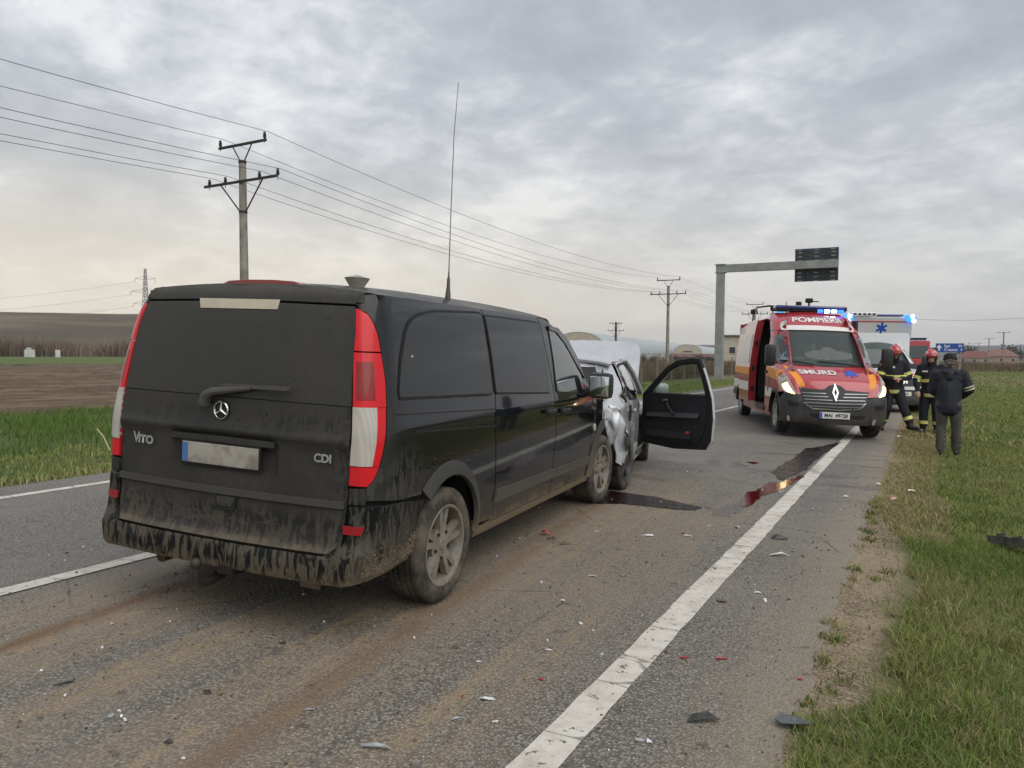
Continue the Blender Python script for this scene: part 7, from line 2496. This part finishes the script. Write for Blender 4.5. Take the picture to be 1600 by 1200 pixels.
        mesh('helmet_shell', vs, fs, HELM, hl, True)
        MB().tube([A(.12 * math.cos(R(a)), .145 * math.sin(R(a)), .062) for a in range(25, 156, 13)], .012, 6).build('visor_edge', mat('visor_dark', (.12, .02, .02), .2, coat=1.), hl, True)
        for s in (-1, 1):
            MB().tube([A(s * .10, .095, .11), A(s * .085, .10, .15), A(s * .045, .13, .115)], .010, 6).build('helmet_mark', HWHITE, hl, True)
        cz, wz = ch.z - .16, pv.z - .06
        band('chest_band', jk, (ch.x, ch.y, cz), (0, 0, 1), .033, .27, LIME, root)
        band('waist_band', jk, (pv.x, pv.y, zw + .06), (0, 0, 1), .036, .30, LIME, root)
        for s in (-1, 1):
            el, wr, sh_ = g('elR' if s > 0 else 'elL'), g('wrR' if s > 0 else 'wrL'), g('shR' if s > 0 else 'shL')
            q_ = sh_.lerp(el, .72)
            band('sleeve_band', jk, q_, el - sh_, .032, .10, LIME, root)
            kn, an = g('knR' if s > 0 else 'knL'), g('anR' if s > 0 else 'anL')
            band('leg_band', tr, kn.lerp(an, .58), an - kn, .035, .12, LIME, root)
        MB().rbox(tuple(ch + Vector((.09, .165, .04))), (.11, .012, .035), .004).build('name_patch', HWHITE, root)
    else:
        cp = empty('cap'); cp.parent = root
        n1, n2 = 22, 7
        vs, fs = [], []
        for i in range(n2 + 1):
            t = i / n2
            for k in range(n1):
                a = 2 * math.pi * k / n1
                rr = .112 * (math.sin(math.pi / 2 * min(1, t * 1.5)) if t < .66 else 1 - .06 * (t - .66) * 3)
                vs.append(A(rr * .92 * math.cos(a), rr * 1.1 * math.sin(a), .135 - .02 * t - .085 * max(0, t - .45) / .55 - .012 * math.sin(a)))
        for i in range(n2):
            for k in range(n1):
                fs.append((i * n1 + k, i * n1 + (k + 1) % n1, (i + 1) * n1 + (k + 1) % n1, (i + 1) * n1 + k))
        mesh('crown', vs, fs, CAPM, cp, True)
        MB().tube([A(.10 * math.cos(R(a)), .118 * math.sin(R(a)), .045) for a in range(0, 361, 20)], .012, 6, False).build('cap_band', CAPM, cp, True)
        MB().prism([(.07 * math.cos(R(a)), .05 * math.sin(R(a))) for a in range(0, 181, 20)], .008, A(0, .10, .045), tuple(sidev), tuple(look), tuple(upv)).build('peak', CAPM, cp)
        blob('hair', [(A(-.05, -.06, .0), .04, A(.05, -.06, .0), .04), (A(-.04, -.07, -.045), .032, A(.04, -.07, -.045), .032), (A(-.068, -.01, .02), .022, A(-.066, -.04, .0), .028), (A(.068, -.01, .02), .022, A(.066, -.04, .0), .028)], HAIR, root, .009, 2)
        el, sh_, wr = g('elR'), g('shR'), g('wrR')
        for t in (.80, .95):
            band('sleeve_stripe', jk, sh_.lerp(el, t), el - sh_, .012, .10, CREAMT, root, .005)
        band('hem_band', jk, (pv.x, pv.y, zw + .0), (0, 0, 1), .03, .30, mat('jacket_hem', (.02, .026, .045), .7), root, .004)
        band('shoulder_seam', jk, ch + Vector((0, -.1, .02)), (0, .25, 1), .010, .30, mat('jacket_seam', (.006, .007, .012), .8), root, .003)
    return root
# man with cap, seen from behind, walking away along the verge
JM = dict(pelvis=(0, 0, .93), chest=(0, .02, 1.30), neck=(0, .02, 1.50), head=(0, .05, 1.62), look=(-.12, 1, -.22),
          shL=(-.20, .01, 1.42), elL=(-.27, .06, 1.12), wrL=(-.14, .25, 1.00), shR=(.20, .01, 1.42), elR=(.31, .02, 1.14), wrR=(.17, .22, 1.00),
          hipL=(-.095, 0, .90), knL=(-.11, .03, .50), anL=(-.10, -.04, .10), toL=(-.11, .10, .045), hipR=(.095, 0, .90), knR=(.12, .05, .50), anR=(.13, .09, .10), toR=(.15, .24, .045), curl=.9)
p = at(1480, 715)
person('man in dark navy jacket, cap and grey trousers walking away on the grass', (p.x, p.y, zg(p.x) + .03), R(-2), JM, .915, 'man')
# firefighter stepping off the road, looking down at his hands
JF = dict(pelvis=(0, 0, .95), chest=(0, .02, 1.32), neck=(0, .04, 1.52), head=(0, .09, 1.645), look=(.28, 1, -.42),
          shL=(-.205, .03, 1.44), elL=(-.30, .06, 1.15), wrL=(-.03, .30, 1.12), shR=(.205, .03, 1.44), elR=(.29, .04, 1.15), wrR=(.10, .30, 1.12),
          hipL=(-.10, 0, .92), knL=(-.15, .20, .53), anL=(-.27, .30, .13), toL=(-.36, .41, .10), hipR=(.10, 0, .92), knR=(.12, .06, .50), anR=(.17, -.14, .10), toR=(.20, .01, .05), curl=1.0)
p = at(1393, 673)
person('firefighter with red helmet stepping out beside the red ambulance, looking down', (p.x, p.y, zg(p.x) - .01), R(180 + 22), JF, .985, 'fire')
JG = dict(pelvis=(0, 0, .95), chest=(0, .0, 1.32), neck=(0, .01, 1.52), head=(0, .035, 1.645), look=(-.05, 1, -.08),
          shL=(-.205, .0, 1.44), elL=(-.28, .05, 1.14), wrL=(-.20, .22, .93), shR=(.205, .0, 1.44), elR=(.28, .06, 1.14), wrR=(.20, .24, .93),
          hipL=(-.10, 0, .92), knL=(-.12, .04, .50), anL=(-.13, -.02, .10), toL=(-.15, .13, .05), hipR=(.10, 0, .92), knR=(.12, .06, .50), anR=(.13, .04, .10), toR=(.17, .18, .05), curl=.7)
p = at(1453, 678)
person('firefighter with red helmet standing half hidden behind the man with the cap', (p.x, p.y, zg(p.x) - .01), R(180 - 14), JG, .955, 'fire')

# ================================================================== SPILLED FLUID
def puddlemat(name, col, rough, alpha, sp=.5, soft=.5):
    """thin fluid: covers the asphalt in the middle, breaks up along its rim"""
    m, n, b = newmat(name)
    p = n.pos()
    n.put(b.inputs['Base Color'], n.mix(n.noise(p, 6, 4), col, tuple(q_ * .5 for q_ in col)))
    n.put(b.inputs['Roughness'], n.mr(n.noise(p, 9, 4), .4, .65, rough, rough * 1.5 + .02))
    b.inputs['Specular IOR Level'].default_value = sp
    v_ = n.voro(p, 95)
    n.put(b.inputs['Normal'], n.bump(n.math('ADD', n.math('MULTIPLY', v_, -1), n.noise(p, 5, 3)), .01 + rough * .7, .01))
    tr = n.new('ShaderNodeBsdfTransparent')
    mx = n.new('ShaderNodeMixShader')
    ed = n.sep(n.new('ShaderNodeAttribute', attribute_name='col').outputs['Color'])[0]
    nz = n.math('ADD', n.noise(n.map(p, scale=(1, 1.6, 1)), 7, 6, .7), n.math('MULTIPLY', v_, .18))
    f = n.mr(n.math('ADD', n.math('MULTIPLY', ed, 1.25), n.math('MULTIPLY', n.math('SUBTRACT', nz, .58), 2.0)), .12, .12 + soft)
    n.put(mx.inputs[0], n.math('MULTIPLY', f, alpha))
    n.L.new(tr.outputs[0], mx.inputs[1]); n.L.new(b.outputs[0], mx.inputs[2])
    n.L.new(mx.outputs[0], m.node_tree.nodes['Material Output'].inputs[0])
    return m
def rag(pts, amp, seed):
    """ragged outline of a spill"""
    out = []
    for i in range(len(pts)):
        a, b = Vector(pts[i]), Vector(pts[(i + 1) % len(pts)])
        k = max(2, int((b - a).length / .06))
        for j in range(k):
            q_ = a.lerp(b, j / k)
            d = (b - a).normalized()
            out.append(q_ + Vector((-d.y, d.x)) * amp * (mnoise.noise(Vector((q_.x * 4, q_.y * 4, seed))) + .6 * mnoise.noise(Vector((q_.x * 12, q_.y * 12, seed)))))
    return out
def puddle(pts, m, label, zoff=.005, amp=.07, seed=1):
    c6 = [at(900 + x_ / 3.636, 640 + y_ / 3.636) for x_, y_ in pts]
    pl = rag([(q_.x, q_.y) for q_ in c6], amp, seed)
    vs = [Vector((q_.x, q_.y)) for q_ in pl]
    B_ = np.array([(q_.x, q_.y) for q_ in pl])
    loop = [(q_.x, q_.y) for q_ in pl]
    dmin = lambda x_, y_: float(np.sqrt(((B_ - (x_, y_)) ** 2).sum(1).min()))
    pts_ = list(vs)
    x_ = B_[:, 0].min()
    while x_ < B_[:, 0].max():
        y_ = B_[:, 1].min()
        while y_ < B_[:, 1].max():
            if inside(x_, y_, loop) and dmin(x_, y_) > .03: pts_.append(Vector((x_, y_)))
            y_ += .075
        x_ += .06
    V, E_, F_, *_ = delaunay_2d_cdt(pts_, [(i, (i + 1) % len(vs)) for i in range(len(vs))], [], 1, 1e-5)
    F_ = [tuple(f) for f in F_ if inside(sum(V[i].x for i in f) / 3, sum(V[i].y for i in f) / 3, loop)]
    o = mesh('fluid_spill', [(q_.x, q_.y, zg(q_.x) + zoff) for q_ in V], F_, m)
    at_ = o.data.color_attributes.new('col', 'FLOAT_COLOR', 'POINT')
    for k, q_ in enumerate(V):
        e_ = min(1, dmin(q_.x, q_.y) / .075)
        at_.data[k].color = (e_, e_, e_, 1)
    bm = bmesh.new(); bm.from_mesh(o.data)
    bm.normal_update()
    for f in bm.faces:
        if f.normal.z < 0: f.normal_flip()
    bm.to_mesh(o.data); bm.free()
    return tag(o, label, 'spill', 'fluid spills on the road')
OIL = puddlemat('spill_oil_black', (.010, .008, .0075), .24, 1.0, .3)
REDF = puddlemat('spill_red', (.11, .008, .010), .03, .96, .5, .3)
DARKF = puddlemat('spill_dark_red', (.022, .008, .008), .20, .95)
WET = puddlemat('spill_water', (.05, .048, .046), .05, .35)
puddle([(60, 500), (120, 470), (200, 462), (330, 478), (450, 496), (600, 528), (735, 560), (700, 580), (540, 568), (400, 552), (250, 540), (120, 540)], DARKF, 'dark red streak of fluid running from the van front wheel', .006, .03, 1)
puddle([(935, 510), (970, 470), (1020, 460), (1040, 440), (1095, 415), (1165, 412), (1230, 390), (1290, 360), (1300, 385), (1200, 440), (1120, 475), (1060, 495), (1010, 540), (950, 572), (932, 545)], REDF, 'shiny red fluid puddle beside the white edge line', .006, .025, 2)
puddle([(1115, 350), (1190, 298), (1240, 268), (1300, 222), (1400, 208), (1510, 182), (1490, 205), (1420, 250), (1350, 300), (1310, 345), (1230, 385), (1165, 412), (1130, 385)], OIL, 'black glossy fluid pool ahead of the red puddle', .0065, .03, 3)
puddle([(690, 545), (800, 556), (930, 530), (1010, 500), (1000, 545), (930, 590), (870, 615), (790, 605)], WET, 'clear wet patch joining the dark red streak and the red puddle', .004, .06, 4)
puddle([(440, 265), (640, 268), (800, 285), (960, 300), (980, 325), (860, 330), (700, 315), (520, 300), (440, 285)], WET, 'pale wet trail below the open car door', .004, .05, 5)
puddle([(960, 300), (1010, 298), (1060, 306), (1010, 312)], REDF, 'thin red fluid streak beyond the open car door', .0065, .03, 6)
puddle([(975, 345), (1010, 342), (1040, 352), (1000, 354)], REDF, 'small red fluid spot left of the black pool', .0065, .03, 7)

# ================================================================== DEBRIS
DW = mat('debris_white', (.74, .74, .73), .5, vary=.15, vscale=20)
DS = mat('debris_silver', (.40, .42, .44), .4, .3)
DK = mat('debris_black', (.025, .026, .028), .5, col2=(.09, .08, .065), vscale=12)
DR = mat('debris_red', (.36, .012, .02), .25, coat=.6)
DB = mat('debris_brown', (.17, .125, .085), .9, vary=.4, vscale=20)
DG = mat('debris_slate', (.075, .085, .09), .3, coat=.4, vary=.3, vscale=30)
DPB = mat('debris_pale_blue', (.42, .46, .50), .4)
def shard(px, py, wpx, m, label, cat='debris', aspect=.45, seed=0, rot=0, curve=.15, up=.0, npt=None, name='plastic_shard', group='broken pieces on the road', thick=.004, jag=.62):
    rnd = random.Random(seed * 13 + int(px))
    npt = npt or rnd.choice((5, 6, 6, 7))
    p = at(px, py)
    d = (cam.matrix_world.inverted() @ p); L = wpx * -d.z / FPX
    pts = []
    for k in range(npt):
        a = 2 * math.pi * (k + rnd.uniform(-.3, .3)) / npt
        r_ = .5 * rnd.uniform(1 - jag, 1)
        pts.append((math.cos(a) * r_ * L, math.sin(a) * r_ * L * aspect))
    ang_ = YAW + rot
    vs, fs = [], []
    vs2 = [Vector(q_) for q_ in pts]
    # inner ring gives the piece a bent, dished body
    ring = [q_ * .5 for q_ in vs2]
    allp = vs2 + ring + [Vector((0, 0))]
    z = lambda q_: curve * L * (1 - (2 * q_.x / L) ** 2) * .5 + up * (q_.y / (L * aspect + 1e-6) + .5) * L + .35 * curve * L * mnoise.noise(Vector((q_.x / L * 5, q_.y / L * 5, seed)))
    top = [Vector((q_.x, q_.y, z(q_) + thick)) for q_ in allp]
    bot = [v_ - Vector((0, 0, thick)) for v_ in top]
    n_ = npt
    f = []
    for k in range(n_):
        k2 = (k + 1) % n_
        f += [(k, k2, n_ + k2, n_ + k), (n_ + k, n_ + k2, 2 * n_)]
    o2 = len(top)
    g = f + [tuple(o2 + i for i in reversed(q_)) for q_ in f] + [(k2, k, o2 + k, o2 + k2) for k, k2 in [(k, (k + 1) % n_) for k in range(n_)]]
    allv = top + bot
    mz = min(v_.z for v_ in allv)
    ob = mesh(name, [v_ - Vector((0, 0, mz)) for v_ in allv], g, m, None, True, .25)
    ob.location = (p.x, p.y, zg(p.x) + .002 + (.02 if p.x > RE else 0))
    slope = -.02 if p.x > ROADC and p.x < RE else 0
    ob.rotation_euler = (0, math.atan(.02) if slope else 0, ang_)
    return tag(ob, label, cat, group)
S_ = shard
S_(760, 1094, 46, DW, 'largest white plastic shard, left of the edge line in the foreground', seed=1, aspect=.35, curve=.2)
S_(774, 1129, 20, DW, 'small white chip just below the largest white shard', seed=2, aspect=.45)
S_(711, 1125, 26, DS, 'narrow grey strip left of the small white chip', seed=3, aspect=.3, rot=.5)
S_(585, 1170, 66, DS, 'long thin grey blade of plastic at the bottom of the road', seed=4, aspect=.16, rot=-.1)
S_(287, 1187, 16, DW, 'white chip at the bottom left of the road', seed=5, aspect=.8)
S_(925, 901, 24, DPB, 'pale blue triangular shard on the mud right of the van wheel', seed=6, aspect=.5, npt=5)
S_(879, 939, 9, DW, 'tiny white chip below the pale blue shard', seed=7, aspect=.8)
S_(907, 975, 11, DW, 'tiny white pair of chips halfway to the edge line', seed=8, aspect=.9)
S_(856, 1017, 13, DW, 'flat white sliver left of the edge line middle', seed=9, aspect=.3)
S_(749, 1035, 14, DW, 'white sliver on the mud band', seed=10, aspect=.35)
S_(1014, 838, 30, DW, 'pale curved strip behind the van front wheel', seed=11, aspect=.22)
S_(1073, 838, 20, DW, 'thin pale sliver with a red neighbour near the red puddle', seed=12, aspect=.22)
S_(1068, 834, 9, DR, 'tiny red chip beside the thin pale sliver', seed=13)
S_(932, 831, 10, DW, 'tiny white chip left of the pale curved strip', seed=14, aspect=.3)
S_(1107, 822, 7, DW, 'tiny white dot right of the pale curved strip', seed=15)
S_(1154, 824, 7, DW, 'tiny white dot just left of the edge line', seed=16)
S_(1218, 869, 40, DW, 'white curved lamp cover piece right of the edge line', seed=17, aspect=.3, curve=.28)
S_(1219, 842, 42, DK, 'twisted black mesh piece above the white lamp cover', seed=18, aspect=.45, curve=.3, up=.15, jag=.7)
S_(1183, 927, 15, DW, 'small white crumbs on the shoulder right of the edge line', seed=19, aspect=.6)
S_(1128, 941, 22, DB, 'brown crumpled scrap touching the right of the edge line', seed=20, aspect=.9, curve=.4)
S_(1069, 1029, 24, DR, 'left one of two red lens shards on the shoulder', seed=21, aspect=.35)
S_(1127, 1030, 26, DR, 'right one of two red lens shards on the shoulder', seed=22, aspect=.3)
S_(1251, 1062, 17, DR, 'red lens shard at the asphalt edge by the bare soil', seed=23, aspect=.6)
S_(846, 1063, 10, DR, 'red crumb left of the edge line near the foreground', seed=24, aspect=.8)
S_(722, 1089, 8, DR, 'red crumb left of the largest white shard', seed=25, aspect=.8)
S_(1096, 1128, 68, DK, 'black bent plastic piece on the shoulder in the foreground', seed=26, aspect=.38, curve=.22, up=.12, jag=.6)
S_(1236, 1136, 98, DG, 'cracked slate grey panel piece against the grass', seed=27, aspect=.55, curve=.05, npt=7, name='cracked_panel')
S_(998, 1158, 24, DS, 'grey fragment left of white fragment near the bottom edge line', seed=28, aspect=.5)
S_(1013, 1160, 14, DW, 'white fragment right of the grey one near the bottom edge line', seed=29, aspect=1.2)
S_(852, 836, 18, DR, 'red lamp chunk on the road behind the van front wheel', seed=30, aspect=.9, curve=.6, name='lamp_chunk')
S_(862, 843, 18, DK, 'dark bulb socket lying beside the red lamp chunk', seed=31, aspect=.6, curve=.5)
S_(882, 851, 26, DB, 'brownish strip right of the red lamp chunk', seed=32, aspect=.3, curve=.3)
S_(99, 1070, 42, DK, 'dark curved rubber strip on the left of the road', seed=33, aspect=.22, rot=.75, curve=.25)
S_(322, 1084, 20, DK, 'dark clump on the mud left of the middle', seed=34, aspect=.5, curve=.4)
S_(265, 1162, 22, DK, 'dark clump near the bottom left', seed=35, aspect=.55, curve=.4)
S_(712, 1013, 18, DB, 'brown chunk below the van rear wheel', seed=36, aspect=.6, curve=.5)
S_(418, 996, 26, DS, 'thin pale splinter under the van tail', seed=37, aspect=.14)
S_(442, 1006, 15, DK, 'dark chip under the van tail', seed=38, aspect=.5, curve=.4)
S_(174, 1120, 18, DS, 'dull grey flake lower left on the road', seed=39, aspect=1.1)
S_(485, 1110, 22, DS, 'dull grey flake left of the mud bands in the foreground', seed=40, aspect=.3)
S_(1322, 777, 14, DW, 'white paper scrap on the shoulder asphalt', 'litter', seed=41, aspect=.5, name='paper_scrap', group='white litter at the roadside', curve=.3)
S_(1372, 760, 13, DW, 'white tissue at the asphalt edge', 'litter', seed=42, aspect=.7, name='paper_scrap', group='white litter at the roadside', curve=.5)
S_(1424, 771, 19, DW, 'white tissue lying in the straw coloured grass', 'litter', seed=43, aspect=.5, name='paper_scrap', group='white litter at the roadside', curve=.4)
S_(1397, 787, 15, mat('tissue_red', (.62, .45, .43), .8, col2=(.5, .1, .1), vscale=30), 'crumpled white and red tissue on the grass edge', 'litter', seed=44, aspect=.8, name='paper_scrap', group='white litter at the roadside', curve=.6)
S_(1404, 684, 7, DW, 'tiny white scrap before the stepping firefighter', 'litter', seed=45, aspect=.8, name='paper_scrap', group='white litter at the roadside', curve=.5)
# small chips, glass crumbs and stones: nobody could count them
rc = random.Random(5)
for nm, m_, n_, lab, s0, s1 in (('road_crumbs', mat('crumb_stone', (.12, .10, .075), .9, vary=.4), 1300, 'small dark clods and stones scattered over the mud', .003, .009), ('shoulder_crumbs', mat('crumb_dark', (.07, .06, .05), .9, vary=.4), 900, 'fine dark crumbs on the shoulder and edge line', .0015, .0045), ('plastic_crumbs', mat('crumb_white', (.70, .70, .68), .5), 70, 'small white plastic chips sprinkled over the lane', .005, .013), ('glass_crumbs', mat('crumb_glass', (.55, .60, .56), .2, coat=1.), 420, 'tiny pale glass crumbs scattered on the lane', .002, .006)):
    mb = MB()
    for k in range(n_):
        if (nm == 'road_crumbs' and rc.random() < .10) or (nm == 'shoulder_crumbs' and rc.random() < .6):
            x_ = RE - abs(rc.gauss(0, .35)); y_ = rc.uniform(2.2, 14)
        else:
            x_ = rc.uniform(-5.4, -.6); y_ = 1.6 + 9 * rc.random() ** 1.3
        s_ = rc.uniform(s0, s1) * (1 if rc.random() < .93 else 1.7)
        e = Euler((rc.uniform(0, 6), rc.uniform(0, 6), rc.uniform(0, 6))).to_matrix()
        mb.box((x_, y_, zg(x_) + s_ * .35), (s_ * rc.uniform(.7, 1.6), s_, s_ * rc.uniform(.4, .9)), e)
    tag(mb.build(nm, m_), lab, 'crumbs', kind='stuff')
# clods fallen under the van tail
mb = MB()
for k in range(170):
    q_ = VM @ Vector((rc.uniform(-.9, .95), rc.gauss(-.5, .35), 0))
    s_ = rc.uniform(.004, .013)
    mb.box((q_.x, q_.y, zg(q_.x) + s_ * .4), (s_ * rc.uniform(1, 2), s_ * rc.uniform(.8, 1.8), s_), Euler((rc.uniform(-.5, .5), rc.uniform(-.5, .5), rc.uniform(0, 6))).to_matrix(), (.6, .6))
tag(mb.build('mud_clods', MATS['caked_mud']), 'clods of mud fallen under the van tail', 'mud', kind='stuff')
# black trim lying in the grass at the right edge of the photo
p = at(1588, 862)
bt_ = empty('bumper_trim', (p.x, p.y, zg(p.x) + .02), R(-38))
tag(bt_, 'black plastic bumper trim lying in the grass at the right edge', 'debris')
MB().prism([(-.16, 0), (.42, .02), (.42, .07), (.1, .085), (-.18, .055)], .12, (0, 0, .01), (1, 0, 0), (0, .2, 1), (0, -1, .2)).build('trim_strip', DK, bt_)
for k in range(4):
    MB().box((-.08 + k * .13, -.07, .10), (.012, .10, .05)).build('rib', DK, bt_)
# pale stick beside the van's left tail lamp
a, b = at(152, 700), at(172, 706)
tag(MB().tube([a + Vector((0, 0, .36)), a.lerp(b, .5) + Vector((0, 0, .25)), b + Vector((0, 0, .02))], .012, 6).build('dry_stalk', mat('straw', (.42, .36, .24), .8)), 'pale dry stalk sticking out beside the van left tail lamp', 'stalk')

# tan grit on the bare strip
mb = MB()
for k in range(500):
    x_ = RE + abs(rc.gauss(0, .22)); y_ = rc.uniform(2.8, 9.0); s_ = rc.uniform(.003, .012)
    mb.ball((x_, y_, float(groundz(np.array([x_]), np.array([y_]))[0]) + s_ * .4), s_, 5, 4, (1, rc.uniform(.7, 1.4), .7))
tag(mb.build('grit', mat('grit_tan', (.30, .25, .18), .9, vary=.4)), 'tan grit and pebbles on the bare soil strip', 'grit', kind='stuff')
# crack lines and silver rim of the slate panel
q_ = at(1236, 1136)
# ---- air
hz = MB().box((0, 1900, 58.5), (8400, 4800, 122.2)).build('haze', None)
hm = bpy.data.materials.new('haze_air'); hm.use_nodes = True
hn = hm.node_tree
for n_ in list(hn.nodes): hn.nodes.remove(n_)
ho = hn.nodes.new('ShaderNodeOutputMaterial'); hv = hn.nodes.new('ShaderNodeVolumePrincipled')
hv.inputs['Color'].default_value = (.95, .96, .98, 1); hv.inputs['Density'].default_value = .00017; hv.inputs['Anisotropy'].default_value = .2
hn.links.new(hv.outputs[0], ho.inputs['Volume'])
hz.data.materials.append(hm)
tag(hz, 'thin even haze over the fields', 'haze', kind='stuff')
